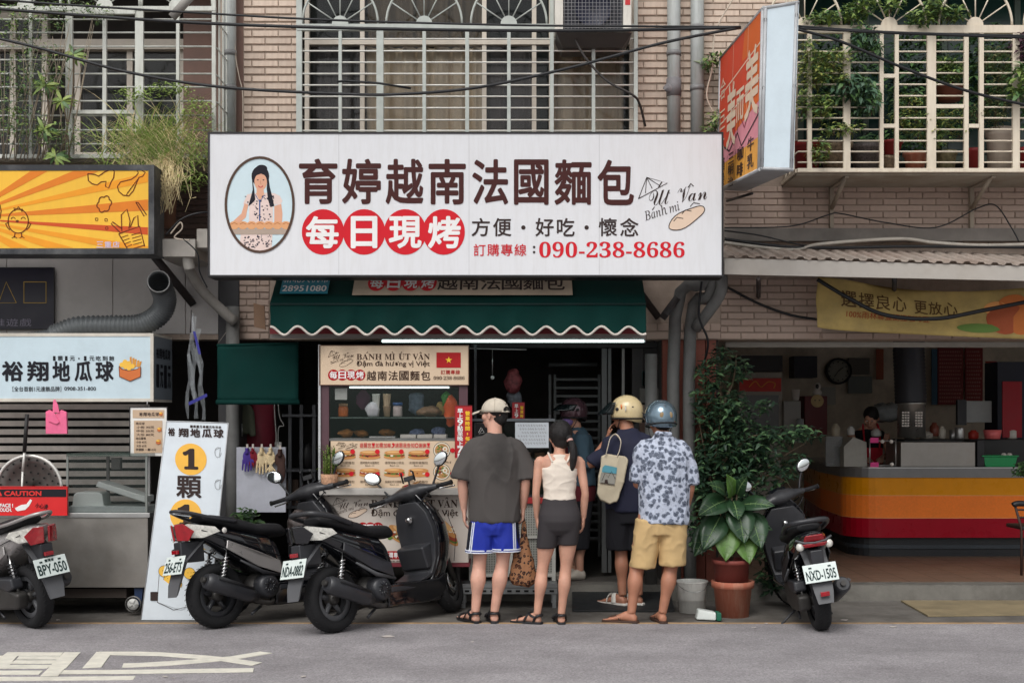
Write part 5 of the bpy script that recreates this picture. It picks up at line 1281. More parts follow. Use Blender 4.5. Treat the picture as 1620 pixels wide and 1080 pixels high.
MB().pbox(716, 882, 923, 929, 10.75, 11.1).build('top', m_ang, bn_); MB().pbox(716, 882, 930, 939, 10.75, 10.756).build('front_rail', m_ang, bn_)
for k in range(12): MB().pbox(722 + k * 13.4, 729 + k * 13.4, 933, 936, 10.742, 10.749).build('slot', M('slot_black', (24, 24, 24), .9), bn_)
for px in (733, 877):
 for yy in (10.76, 11.07): MB().box(X(px - 3, 10.75), X(px + 3, 10.75), yy, yy + .02, 0, Z(940, 10.75)).build('leg', m_ang, bn_)
pp = MB().pbox(815, 868, 668, 708, 10.98, 10.984).build('paper_notice', M('paper', (196, 202, 208), .8, var=.05), None, loc=tuple(P(842, 708, 10.98)))
tag(pp, 'handwritten white paper notice behind the woman in the tank top', 'notice')
mb = MB(); rr = random.Random(9)
for r_ in range(6):
 x = 819 + (r_ % 3) * 3
 while x < 862: w_ = rr.uniform(2, 4); pstroke(mb, [(x, 673 + r_ * 5.6), (x + w_ * .4, 671 + r_ * 5.6), (x + w_ * .6, 674.5 + r_ * 5.6), (x + w_, 672.5 + r_ * 5.6)], .45, 10.98); x += w_ + rr.uniform(.6, 2.2)
mb.build('handwriting', pr('grey'), pp) ; 
hw_ = [o for o in COL.objects if o.name.startswith('handwriting')][0]; 
gl = thing('glass_counter', 'dark glass sided counter case behind the man in the cap', 'display case', (X(805, 11.1), 11.1, .2))
for a, b, c, d in ((750, 754, 545, 788), (868, 872, 655, 788), (754, 868, 782, 787)): MB().pbox(a, b, c, d, 11.1, 11.15).build('case_frame', M('case_black', (44, 44, 48), .5), gl)
MB().pbox(742, 878, 662, 666, 11.0, 11.5).build('case_top', M('case_grey', (96, 100, 104), .4), gl); MB().pbox(754, 868, 667, 782, 11.12, 11.126).build('case_glass', m_glass, gl)
for k in range(3): MB().pbox(756, 866, 700 + k * 26, 703 + k * 26, 11.14, 11.5).build('case_shelf', m_steel2, gl)
for k, (a, w_) in enumerate(((760, 20), (788, 26), (822, 18), (846, 16))): o = MB().pbox(a, a + w_, 716, 726.0, 11.2, 11.4).build('bread_tray', M('tray_tan', (150, 120, 90), .6, var=.4, scale=30), gl, bevel=.005)
sq = board('chalk_board', 'small black board with a white scribble behind the man in the cap', 'sign', 751, 778, 669, 690, 10.96, .015, M('chalk_black', (30, 30, 32), .7), M('chalk_edge', (96, 96, 96), .6), .6)
mb = MB(); pstroke(mb, [(757, 684), (761, 676), (763, 679), (758, 686), (766, 684), (762, 677)], .8, 10.96); mb.build('scribble', p_white, sq)
hr = board('hours_sign', 'small red opening hours sign hung in the dark opening beside the cap', 'sign', 810, 830, 636, 662, 11.4, .02, M('sign_red'), M('sign_red_edge'), .5)
mb = MB(); [text(mb, ch, 814, 820, 639 + i * 7.5, 645.5 + i * 7.5, 11.4, bold=.03) for i, ch in enumerate('早上9')]; mb.build('lettering', p_white, hr)
mb = MB(); [text(mb, ch, 823, 828, 642 + i * 6.5, 647.5 + i * 6.5, 11.4, bold=.03) for i, ch in enumerate('營業時')]; mb.build('lettering', pr('star_yellow'), hr)
MB().tube([P(742, 551, 11.3), P(833, 553, 11.3)], .007, 6).build('hanging_rail', m_steel2, bld)
hk = thing('hanging_scoop', 'small white scoop hung on a rod behind the man in the cap', 'scoop', tuple(P(779, 600, 11.3)))
MB().tube([P(779, 553, 11.3), P(779, 594, 11.3)], .004, 5).build('rod', m_steel2, hk); MB().ell(P(779, 597, 11.3), (.018, .012, .018), 10).build('bowl', m_pl, hk)
bag_thing('hanging_bag', 'dark red and white printed bag hanging inside the dark doorway', 812, 603, 26, 40, 11.9, M('red_white_cloth', (140, 70, 74), .6, var=.6, scale=25), 8)
bag_thing('hanging_bag', 'grey white bag hanging low inside the dark doorway beside the red one', 814, 630, 24, 30, 12.0, M('grey_cloth', (120, 124, 132), .6, var=.4, scale=25), 9)
# sliding steel doors / rack
rk = thing('baking_rack', 'tall dark steel baking rack with many trays inside the bakery', 'rack', (X(905, 12.6), 12.6, .14))
m_rk = M('rack_dark_steel', (96, 98, 98), .5, metal=.4)
for px in (868, 876, 946): MB().pbox(px, px + 4, 592, 880, 12.6, 12.64).build('upright', m_rk, rk)
for k in range(20): MB().pbox(880, 946, 598 + k * 13.2, 602 + k * 13.2, 12.6, 13.1).build('tray', m_rk, rk)
MB().tube([P(868, 577, 12.5), P(945, 576, 12.5)], .02, 8).build('top_bar', m_rk, rk)
df = thing('door_frame', 'dark steel sliding door frame behind the helmeted customers', 'door', (X(975, 11.8), 11.8, .14))
for a, b, mt in ((952, 960, m_rk), (962, 967, m_rk), (984, 988, M('pale_rod', (150, 150, 146), .5)), (1000, 1018, M('door_dark', (62, 60, 60), .6)), (1019, 1046, M('door_darker', (44, 42, 42), .6))): MB().pbox(a, b, 551, 905, 11.8, 11.84).build('frame_post', mt, df)
MB().pbox(745, 1046, 541, 550, 11.8, 11.9).build('header', M('door_dark'), df)
nb = board('number_plate', 'small teal house number plate with a white five on the door post', 'sign', 1016, 1040, 587, 610, 11.72, .01, M('plate_teal', (34, 74, 72), .5), M('plate_teal'), .5)
mb = MB(); ppoly(mb, [(1021, 591), (1036, 591), (1036, 607), (1021, 607)], 11.72, 0, .002); text(mb, '5', 1027, 1034, 593, 605, 11.72, bold=.03, mi=1, eps=.004); mb.build('lettering', [pr('pale_teal', (150, 172, 168)), p_blackk], nb)
mt_ = thing('meter_box', 'grey electricity meter box on the door post behind the cream helmet', 'meter box', tuple(P(1028, 668, 11.7)))
MB().pbox(1012, 1044, 614, 637, 11.7, 11.78).build('casing', M('meter_grey', (104, 102, 98), .6, dirt=.4), mt_, bevel=.004); MB().pbox(1012, 1042, 640, 664, 11.7, 11.78).build('casing', M('meter_tan', (150, 132, 116), .6, dirt=.4), mt_, bevel=.004); MB().lathe([(0, -.02), (.035, -.018), (.04, 0)], P(1031, 650, 11.7), (0, -1, 0), 16).build('dial', m_blkp, mt_)
MB().pbox(1012, 1040, 668, 684, 11.7, 11.76).build('socket_plate', M('socket_brown', (92, 70, 60), .6), mt_)
rp_ = MB().prism([(X(905, 10.6), 10.55, .004), (X(1066, 10.6), 10.55, .004), (X(1060, 11.15), 11.15, .075), (X(905, 11.15), 11.15, .075)], (0, 0, .012)).build('kerb_ramp', M('ramp_black', (38, 40, 42), .6, dirt=.3), None, loc=(X(985, 10.6), 10.85, 0)); tag(rp_, 'low black ramp against the kerb where the helmeted customers stand', 'ramp')

# ================================================================ breakfast shop
MB().pbox(1148, 1700, 541, 549, 11.75, 11.8).build('shutter_rail', M('rail_pale', (176, 172, 162), .5, dirt=.2), bld)
bar = thing('breakfast_counter', 'curved shop counter in yellow, orange and dark red bands on a black base', 'counter', (X(1500, 13.5), 13.5, .14))
plan = [(9.0, 13.5)] + [(3.95 + .35 * cos(a), 13.85 + .35 * sin(a)) for a in [-pi / 2 - k * (pi / 2) / 8 for k in range(9)]] + [(3.66, 15.0), (3.95, 17.1)]
def band(name, z0, z1, mat, off=0.0, th=.04):
 pts = plan; mb = MB(); vs = []
 c = Vector((5.5, 15.5))
 for x, y in pts:
  v = (Vector((x, y)) - c); n_ = Vector((0, -1)) if (x > 3.96 and y < 13.6) else (Vector((x - 3.95, y - 13.85)).normalized() if y < 13.86 else Vector((-1, -.1)).normalized())
  for o_ in (off, off - th):
   for z in (z0, z1): vs.append((x + n_.x * o_, y + n_.y * o_, z))
 n = len(pts); fs = []
 for i in range(n - 1):
  a = 4 * i; b = a + 4; fs += [(a, b, b + 1, a + 1), (a + 2, a + 3, b + 3, b + 2), (a + 1, b + 1, b + 3, a + 3), (a, a + 2, b + 2, b)]
 fs += [(0, 1, 3, 2), (4 * (n - 1), 4 * (n - 1) + 2, 4 * (n - 1) + 3, 4 * (n - 1) + 1)]
 mb.add(vs, fs); return mb.build(name, mat, bar)
zz = lambda py: Z(py, 13.5)
m_am = M('amber_laminate', (222, 144, 8), .3, var=.05, spec=.25, dirt=.12); m_or = M('orange_laminate', (246, 130, 48), .35, var=.08, scale=40, spec=.25, dirt=.12); m_rd = M('red_laminate', (156, 2, 30), .3, var=.06, spec=.25, dirt=.12)
band('amber_band', zz(783), zz(755), m_am); band('orange_band', zz(818.5), zz(784), m_or); band('red_band', zz(850), zz(819.5), m_rd)
band('orange_trim', zz(784), zz(783), M('pale_trim', (230, 160, 100), .5), .002); band('orange_trim', zz(819.5), zz(818.5), M('pale_trim'), .002)
band('base_band', .14, zz(850), M('base_black', (26, 28, 32), .5, dirt=.2), -.06); band('base_rail', zz(868), zz(862), M('base_rail_grey', (46, 52, 58), .4), -.04)
band('edge_band', zz(755), zz(740.5), M('edge_steel', (120, 120, 120), .4, metal=.5), .02)
mb = MB(); mb.prism([(x, y, zz(740.5)) for x, y in plan] + [(9.0, 17.1, zz(740.5))], (0, 0, .012)); mb.build('countertop', m_steel2, bar)
m_gs = M('grey_steel', (124, 124, 120), .4, metal=.3, dirt=.2)
kt = zz(740.5) + .013
def kbox(name, label, cat, a, b, c, D, th, mat, bevel=.006, z=None, **kw):
 z0 = kt if z is None else z
 o = MB().box(X(a, D), X(b, D), D, D + th, z0, Z(c, D)).build(name, mat, None, loc=(X((a + b) / 2, D), D, z0), bevel=bevel); return tag(o, label, cat, **kw)
ty = thing('toaster_hood', 'grey sloping steel hood at the left end of the breakfast counter', 'hood', (X(1350, 13.6), 13.6, kt))
mb = MB().prism([(X(1335, 13.6), 13.6, kt), (X(1372, 13.6), 13.6, kt), (X(1371, 13.6), 13.6, Z(699, 13.6)), (X(1350, 13.6), 13.6, Z(691, 13.6)), (X(1335, 13.6), 13.6, Z(706, 13.6))], (0, .4, 0)); mb.build('hood_body', M('hood_grey', (150, 148, 140), .45, dirt=.3), ty, bevel=.004)
MB().box(X(1307, 13.75), X(1333, 13.75), 13.75, 13.78, kt, Z(690, 13.75)).build('side_glass', M('side_glass_grey', (120, 124, 124), .2, alpha=.5), ty)
wr = thing('wire_frame', 'white wire frame with two pink tags on the breakfast counter', 'rack', (X(1397, 13.55), 13.55, kt))
for px in (1376, 1417): MB().tube([(X(px, 13.55), 13.55, kt), (X(px, 13.55), 13.55, Z(694, 13.55))], .008, 6).build('upright', m_steel2, wr)
for py in (697, 736): MB().tube([(X(1376, 13.55), 13.55, Z(py, 13.55)), (X(1417, 13.55), 13.55, Z(py, 13.55))], .006, 6).build('rail', m_steel2, wr); MB().pbox(1377, 1390, py - 5, py + 3, 13.53, 13.535).build('tag', M('tag_pink', (226, 60, 140), .5), wr)
for px, py in ((1396, 698), (1410, 698), (1411, 734)): MB().ell(P(px, py, 13.5), (.022, .02, .022), 10).build('knob', m_cup, wr)
kbox('griddle_box', 'wide stainless griddle box standing in the middle of the breakfast counter', 'griddle', 1425, 1543, 699, 13.6, .55, m_steel)
kbox('black_frame', 'narrow black cabinet edge between griddle and green basket', 'cabinet', 1546, 1558, 696, 13.6, .4, m_blkp)
bk = thing('green_basket', 'green plastic basket with eggs on the right of the breakfast counter', 'basket', (X(1583, 13.6), 13.6, kt))
MB().prism([(X(1559, 13.6), 13.6, kt), (X(1606, 13.6), 13.6, kt), (X(1610, 13.6), 13.6, Z(722, 13.6)), (X(1556, 13.6), 13.6, Z(722, 13.6))], (0, .25, 0)).build('basket_body', M('basket_green', (24, 150, 84), .45, var=.1), bk, bevel=.006); MB().box(X(1554, 13.58), X(1612, 13.58), 13.58, 13.88, Z(722, 13.6), Z(720, 13.6)).build('basket_rim', M('basket_green'), bk)
for k in range(2): MB().ell(P(1588 + k * 9, 719.5, 13.7), (.03, .03, .025), 10).build('egg', m_cup, bk)
MB().lathe([(.08, 0), (.10, .1), (.094, .1), (.0, .02)], (X(1570, 14), 14, Z(694, 14)), n=18, caps=True).build('pink_bowl', M('bowl_pink', (226, 110, 110), .4), None, loc=(X(1570, 14), 14, Z(694, 14)))
tag([o for o in COL.objects if o.name == 'pink_bowl'][0], 'pink plastic bowl on the shelf behind the green basket', 'bowl')
kbox('back_shelf', 'long dark shelf behind the breakfast counter holding bowls and pots', 'shelf', 1430, 1700, 695, 14.0, .6, M('shelf_dark', (50, 50, 50), .6), z=kt)
hd = thing('exhaust_duct', 'black corrugated exhaust duct ending in a steel drum over the griddle', 'duct', (X(1440, 14.0), 14.0, kt))
pth = [Vector((X(1434 + 7 * t, 14.0), 14.0, 3.0 - (3.0 - Z(637, 14.0)) * t)) for t in [i / 60 for i in range(61)]]
MB().tube(pth, [.165 + .008 * (i % 2) for i in range(61)], 20).build('flexible_duct', M('duct_black', (54, 56, 62), .45, metal=.2), hd)
MB().lathe([(.15, 0), (.15, .36), (.16, .37), (.16, .39), (.14, .40)], (X(1442, 14.0), 14.0, Z(692, 14.0)), n=24, caps=True).build('steel_drum', M('drum_steel', (170, 170, 166), .3, metal=.8), hd)
lb = MB()
for a in (1427, 1448):
 for j in range(6):
  for i in range(3): lb.pbox(a + i * 4.2, a + 3.2 + i * 4.2, 651 + j * 4.2, 653.5 + j * 4.2, 13.828 + abs(i - 1) * .0, 13.835)
lb.build('paper_labels', m_cup, hd, kind='stuff')
ck = thing('wall_clock', 'round wall clock with black rim at the back of the breakfast shop', 'clock', tuple(P(1326, 587, 17.1)))
MB().lathe([(0, .02), (.15, .02), (.155, .01)], P(1326, 587, 17.15), (0, -1, 0), 32).build('dial', M('clock_face', (150, 148, 136), .6), ck); MB().lathe([(.15, .02), (.15, .05), (.175, .05), (.18, 0)], P(1326, 587, 17.15), (0, -1, 0), 32).build('rim', m_blkp, ck)
MB().tube([P(1326, 587, 17.1), P(1334, 581, 17.1)], .006, 5).tube([P(1326, 587, 17.1), P(1320, 596, 17.1)], .005, 5).build('hands', m_blkp, ck)
mb = MB()
for k in range(12): a = k * pi / 6; c0 = P(1326, 587, 17.11) + Vector((.125 * cos(a), 0, .125 * sin(a))); mb.box(c0.x - .008, c0.x + .008, c0.y, c0.y + .004, c0.z - .008, c0.z + .008)
mb.build('hour_marks', m_blkp, ck, kind='stuff')
def wallbox(name, label, cat, a, b, c, d, D, th, rgb, rough=.6, **kw):
 o = MB().pbox(a, b, c, d, D, D + th).build(name, M('wb_' + str(rgb), rgb, rough, var=.1), None, loc=tuple(P((a + b) / 2, d, D)), bevel=.004); return tag(o, label, cat, **kw)
fg = thing('drinks_fridge', 'white drinks fridge with a red banner behind the leafy shrub', 'fridge', (X(1205, 15.4), 15.4, .14))
MB().box(X(1168, 15.4), X(1238, 15.4), 15.4, 16.0, .14, Z(588, 15.4)).build('cabinet', M('fridge_white', (150, 146, 136), .5), fg, bevel=.01)
MB().pbox(1170, 1238, 562, 587, 15.38, 15.95).build('top_box', M('fridge_top_black', (36, 34, 36), .5), fg); MB().pbox(1170, 1236, 598, 619, 15.385, 15.395).build('banner', M('banner_red2', (190, 44, 32), .5), fg)
mb = MB(); pstroke(mb, spline([(1185, 612, 0), (1195, 603, 0), (1204, 612, 0), (1215, 604, 0), (1226, 606, 0), (1224, 614, 0)], 5), 1.6, 15.385); mb.build('script_print', pr('gold2', (214, 140, 60)), fg)
MB().pbox(1178, 1232, 625, 700, 15.385, 15.397).build('door', M('fridge_glass', (60, 60, 58), .2), fg)
wallbox('letter_tray', 'black stacked letter trays fixed on the shop wall left of the clock', 'tray', 1256, 1293, 563, 597, 16.6, .3, (44, 46, 54))
bxr = thing('red_cabinet', 'dark red cabinet with a round cream face disc beside the fridge', 'cabinet', (X(1290, 15.6), 15.6, 1.0))
MB().pbox(1273, 1309, 626, 690, 15.6, 16.0).build('cabinet_body', M('cabinet_red', (100, 32, 36), .5), bxr, bevel=.01)
MB().lathe([(0, .01), (.075, .008), (.08, 0)], P(1293, 634, 15.598), (0, -1, 0), 24).build('disc', M('disc_cream', (206, 180, 130), .5), bxr)
mb = MB()
for s_ in (-1, 1): mb.ell(P(1293 + s_ * 3.5, 633, 15.585), (.012, .004, .006), 8)
mb.build('eye_marks', m_blkp, bxr, kind='stuff')
tybear = thing('toy_figure', 'small white toy figure with a dark face sitting on the red cabinet', 'toy', tuple(P(1293, 626, 15.7)))
MB().ell(P(1293, 611, 15.7), (.045, .04, .05), 14).build('toy_head', m_cup, tybear); MB().ell(P(1293, 611, 15.665), (.022, .012, .03), 12).build('toy_face', m_blkp, tybear); MB().ell(P(1293, 621, 15.7), (.06, .04, .045), 12).build('toy_body', m_cup, tybear)
wallbox('coffee_machine', 'pale coffee machine standing on the left end of the side counter', 'machine', 1240, 1267, 634, 700, 15.3, .35, (150, 150, 146))
lathe_thing('white_beaker', 'white plastic beaker on top of the pale coffee machine', 'beaker', 1259, 633, 15.4, [(5, 0), (7, 17), (7.4, 17), (6.6, 17)], m_cup)
lathe_thing('glass_jug', 'clear jug in front of the pale coffee machine', 'jug', 1266, 690, 15.2, [(5, 0), (6, 3), (6, 26), (5, 28)], M('jug_glass', (170, 176, 178), .1, alpha=.6))
wallbox('menu_board', 'large dark red menu board with rows of prices on the back wall, left', 'menu board', 1484, 1524, 550, 640, 17.0, .03, (122, 34, 34))
wallbox('menu_board', 'large dark red menu board with rows of prices on the back wall, right', 'menu board', 1527, 1555, 550, 634, 17.0, .03, (132, 36, 34))
mb = MB(); rr = random.Random(21)
for cx0, cx1 in ((1486, 1522), (1529, 1553)):
 for r_ in range(14):
  x = cx0
  while x < cx1 - 3: w_ = rr.uniform(1.6, 3.2); ppoly(mb, [(x, 555 + r_ * 6), (x + w_, 555 + r_ * 6), (x + w_, 558 + r_ * 6), (x, 558 + r_ * 6)], 16.99, 0); x += w_ + 1
o = mb.build('price_rows', pr('pale_pink', (170, 110, 104)), [q for q in COL.objects if q.name == 'menu_board'][0], kind='stuff')
o.parent = None; o.parent = [q for q in COL.objects if q.name == 'menu_board'][0]
wallbox('blue_banner', 'narrow blue vertical banner beside the red menu boards', 'banner', 1474, 1483, 552, 640, 17.0, .02, (60, 96, 120))
wallbox('framed_picture', 'pale framed picture with blue shapes right of the clock', 'picture', 1342, 1380, 595, 622, 17.1, .03, (116, 122, 118))
wallbox('framed_picture', 'grey framed picture high on the wall above the pale one', 'picture', 1342, 1376, 566, 592, 17.1, .03, (92, 88, 80))
wallbox('red_scroll', 'tall red paper scroll hanging at the right edge of the shop', 'scroll', 1586, 1617, 603, 692, 14.2, .02, (150, 22, 34))
wallbox('dark_cabinet', 'dark blue cabinet behind the red scroll at the right edge', 'cabinet', 1578, 1700, 572, 694, 14.6, .4, (40, 44, 58))
wallbox('monitor', 'grey white monitor standing behind the breakfast counter', 'monitor', 1529, 1569, 634, 668, 14.4, .05, (150, 152, 150))
MB().pbox(1515, 1529, 632, 672, 14.38, 14.44).build('monitor_arm', m_blkp, bld)
tri = MB().prism([P(1559, 571, 16.5), P(1577, 571, 16.5), P(1568, 602, 16.5)], (0, .02, 0)).build('pennant', M('pennant_red', (160, 60, 44), .6), None, loc=tuple(P(1568, 602, 16.5))); tag(tri, 'small rust red pennant hanging right of the menu boards', 'pennant')
lathe_thing('steel_pot', 'tall bright steel canister on the dark shelf', 'canister', 1518, 694, 13.95, [(7, 0), (7.5, 1), (7.5, 17), (7, 18), (0, 18.5)], m_steel2)
lathe_thing('steel_pot', 'second steel canister leaning left of the tall one', 'canister', 1507, 694, 14.3, [(4.5, 0), (5, 1), (5, 14), (0, 15)], m_steel2)
bag_thing('plastic_bag', 'crumpled clear plastic bag heap between the cook and the steel drum', 1404, 652, 60, 30, 14.6, M('clear_bag', (126, 130, 130), .3, bump=.5, bscale=20), 12)
rr = random.Random(77)
for k, (px, py, r0, h, rgb, nm) in enumerate(((1440, 694, 9, 16, (150, 148, 140), 'grey cooking pot'), (1466, 694, 10, 12, (176, 170, 160), 'low pale bowl'), (1478, 690, 7, 22, (120, 60, 44), 'brown sauce bottle'), (1490, 694, 6, 20, (196, 190, 176), 'cream sauce bottle'), (1540, 694, 8, 14, (190, 60, 50), 'red plastic tub'), (1600, 694, 9, 18, (200, 196, 186), 'white plastic tub'), (1386, 690, 8, 12, (180, 180, 176), 'steel bowl'), (1322, 690, 7, 20, (170, 160, 140), 'tan canister'), (1346, 688, 6, 14, (200, 200, 196), 'white cup'))):
 lathe_thing('kitchen_vessel', nm + ' standing behind the breakfast counter equipment', 'vessel', px, py, 14.25, [(r0 * .8, 0), (r0, 2), (r0, h * .7), (r0 * .6, h * .85), (r0 * .5, h)], M('vessel' + str(k), rgb, .4, var=.15))
wallbox('paper_poster', 'row of small pale papers taped under the wall clock', 'poster', 1300, 1322, 612, 640, 17.1, .01, (170, 168, 160)); wallbox('paper_poster', 'orange paper poster left of the black exhaust duct', 'poster', 1386, 1398, 552, 600, 17.1, .01, (150, 74, 44))
# high chair at right edge
chh = thing('metal_stool', 'dark metal framed chair cut off by the right edge of the picture', 'chair', (X(1620, 11.9), 11.9, .14))
m_rust = M('rusty_tube', (60, 44, 38), .6, dirt=.5, dirtcol=(96, 60, 42))
a0 = P(1608, 797, 11.9)
MB().tube(spline([P(1603, 799, 11.9), P(1612, 796, 11.9), P(1650, 798, 11.9)], 4), .028, 10).build('backrest', m_blkp, chh)
for px, dd in ((1606, 0), (1650, 0), (1640, .4), (1670, .4)):
 MB().tube([P(px, 800, 11.9 + dd), P(px + 10, 835, 11.9 + dd), (X(px + 10, 11.9 + dd), 11.9 + dd, .14)], .013, 8).build('leg', m_rust, chh)
MB().box(X(1616, 11.9), X(1668, 11.9), 11.88, 12.28, Z(838, 11.9), Z(832, 11.9)).build('seat', m_blkp, chh, bevel=.01)
MB().tube([P(1608, 806, 11.9), P(1650, 806, 11.9)], .01, 6).tube([P(1612, 818, 11.9), P(1655, 818, 11.9)], .01, 6).build('rail', m_rust, chh)
# bucket, bottle, pots
m_pail = M('white_pail', (234, 234, 228), .5, dirt=.4, dirtcol=(150, 146, 136), streak=1)
D = 10.55
bu = thing('plastic_bucket', 'white plastic bucket without lid beside the terracotta pots', 'bucket', (X(1095, D), D, 0))
MB().lathe([(.0, .0), (.108, .0), (.125, .24), (.128, .245), (.133, .25), (.133, .262), (.122, .262), (.112, .02), (0, .02)], (X(1095, D), D, 0.0), n=32).build('bucket_body', m_pail, bu)
MB().tube(spline([Vector((X(1071, D), D, .235)), Vector((X(1080, D), D - .13, .20)), Vector((X(1095, D), D - .145, .185)), Vector((X(1110, D), D - .13, .2)), Vector((X(1119, D), D, .235))], 6), .003, 6).build('bucket_handle', m_steel2, bu)
bo = thing('fallen_bottle', 'white bottle with green end lying on the pavement before the pots', 'bottle', (X(1117, 10.15), 10.15, 0))
MB().prism([Vector((X(1100, 10.15), 10.1, .005)), Vector((X(1130, 10.15), 10.05, .005)), Vector((X(1130, 10.15), 10.05, .07)), Vector((X(1104, 10.15), 10.12, .085))], (.0, .1, 0)).build('bottle_body', m_pl, bo, bevel=.012)
MB().prism([Vector((X(1130.5, 10.15), 10.048, .004)), Vector((X(1138, 10.15), 10.04, .004)), Vector((X(1138, 10.15), 10.04, .068)), Vector((X(1130.5, 10.15), 10.048, .072))], (0, .102, 0)).build('bottle_cap', M('cap_green', (20, 92, 70), .5), bo, bevel=.006)
# litter
rr = random.Random(2)
for k, (px, py, s_) in enumerate(((612, 1007, .05), (1193, 993, .02), (1212, 987, .015), (480, 1071, .02), (1335, 981, .03), (1412, 992, .03), (747, 1016, .012), (262, 1071, .02), (274, 1073, .014), (92, 981, .02))):
 c = G(px, py); mb = MB(); n = 7
 top = [(c.x + s_ * rr.uniform(.6, 1.2) * cos(i * 2 * pi / n), c.y + s_ * .8 * rr.uniform(.6, 1.2) * sin(i * 2 * pi / n), .004 + rr.uniform(0, .006)) for i in range(n)]
 mb.face(top); o = mb.build('paper_scrap', M('scrap_white', (190, 182, 176), .8), None, loc=tuple(c), solid=.002)
 tag(o, ['pinkish white crumpled scrap on the road before the man in the cap', 'white scrap on the road left of the rightmost scooter, lower one', 'white scrap on the road left of the rightmost scooter, upper one', 'white fleck beside the right end of the road lettering', 'pale scrap on the tan line at the rightmost scooter wheel', 'white smear on the road right of the rightmost scooter', 'tiny white fleck on the road before the man in blue shorts', 'tiny white fleck below the road lettering, left one', 'tiny white fleck below the road lettering, right one', 'white scrap at the rear wheel of the silver scooter'][k], 'litter', 'paper scraps on the road')
# ================================================================ people (local frame: +y is where the person faces, x to the right)
def skin_mat(name, rgb):
 m = M(name, rgb, .5, var=.13, scale=9, bump=.12, bscale=90); b = m.node_tree.nodes['Principled BSDF']
 b.inputs['Subsurface Weight'].default_value = .12; b.inputs['Subsurface Radius'].default_value = (.02, .008, .005); return m
def V(*a): return Vector(a)
def ring(c, rx, ry, n=20, p=2.3, yaw=0, tilt=0):
 out = []
 for i in range(n):
  a = 2 * pi * i / n; ca, sa = cos(a), sin(a)
  x = rx * abs(ca) ** (2 / p) * (1 if ca >= 0 else -1); y = ry * abs(sa) ** (2 / p) * (1 if sa >= 0 else -1)
  out.append(Vector(c) + V(x * cos(yaw) - y * sin(yaw), x * sin(yaw) + y * cos(yaw), x * tilt))
 return out
def torso(mb, rows, **k):
 """rows: (z, cx, cy, rx, ry[, yaw])"""
 mb.ring_loft([ring((r[1], r[2], r[0]), r[3], r[4], yaw=r[5] if len(r) > 5 else 0, **k) for r in rows])
def hand(mb, w, d, n, curl=.5, s=1.0, side=1, thumb_out=.5):
 """w wrist, d pointing to the fingers, n palm normal; curl radians per joint"""
 d = Vector(d).normalized(); n = (Vector(n) - d * Vector(n).dot(d)).normalized(); x = d.cross(n) * side
 w = Vector(w); rings = []
 for t, a, b in ((-.02, .024, .019), (.02, .032, .017), (.055, .039, .015), (.088, .040, .013)):
  c = w + d * (t * s); rings.append([c + x * (a * s * cos(q * pi / 6)) + n * (b * s * sin(q * pi / 6)) for q in range(12)])
 mb.ring_loft(rings)
 for k, (L, r) in enumerate(((.072, .0088), (.082, .0092), (.077, .0088), (.060, .0078))):
  p = w + d * (.080 * s) + x * ((.028 - k * .0187) * s); dd = (d + x * (.10 - k * .06)).normalized(); pts = [p]; rr_ = [r * s]
  ang = curl * (.7 + .12 * k)
  for j, f in enumerate((.45, .30, .25)):
   q = Matrix.Rotation(ang * (1 if j else .6), 3, dd.cross(n) if True else x); dd = (q @ dd).normalized()
   p = p + dd * (L * f * s); pts.append(p); rr_.append(r * s * (.95 - j * .08))
  mb.tube(pts, rr_, 8)
  mb.ell(pts[-1], (rr_[-1],) * 3, 8)
 p = w + d * (.025 * s) + x * (.026 * s); dd = (d * .75 + x * thumb_out + n * .3).normalized()
 p2 = p + dd * (.042 * s); p3 = p2 + (dd + d * .5 + n * .25).normalized() * (.028 * s); mb.tube([p - dd * .01, p, p2, p3], [.012 * s, .0125 * s, .0105 * s, .008 * s], 8); mb.ell(p3, (.008 * s,) * 3, 8)
 return w + d * .095 * s + n * .03
def limb(mb, pts, rad, n=14): mb.tube(spline(pts, 6) if len(pts) > 2 else pts, [r for r in interp(rad, len(spline(pts, 6)) if len(pts) > 2 else 2)], n)
def interp(r, n):
 out = []
 for i in range(n):
  t = i / (n - 1) * (len(r) - 1); k = min(int(t), len(r) - 2); f = t - k; f = f * f * (3 - 2 * f); out.append(r[k] * (1 - f) + r[k + 1] * f)
 return out
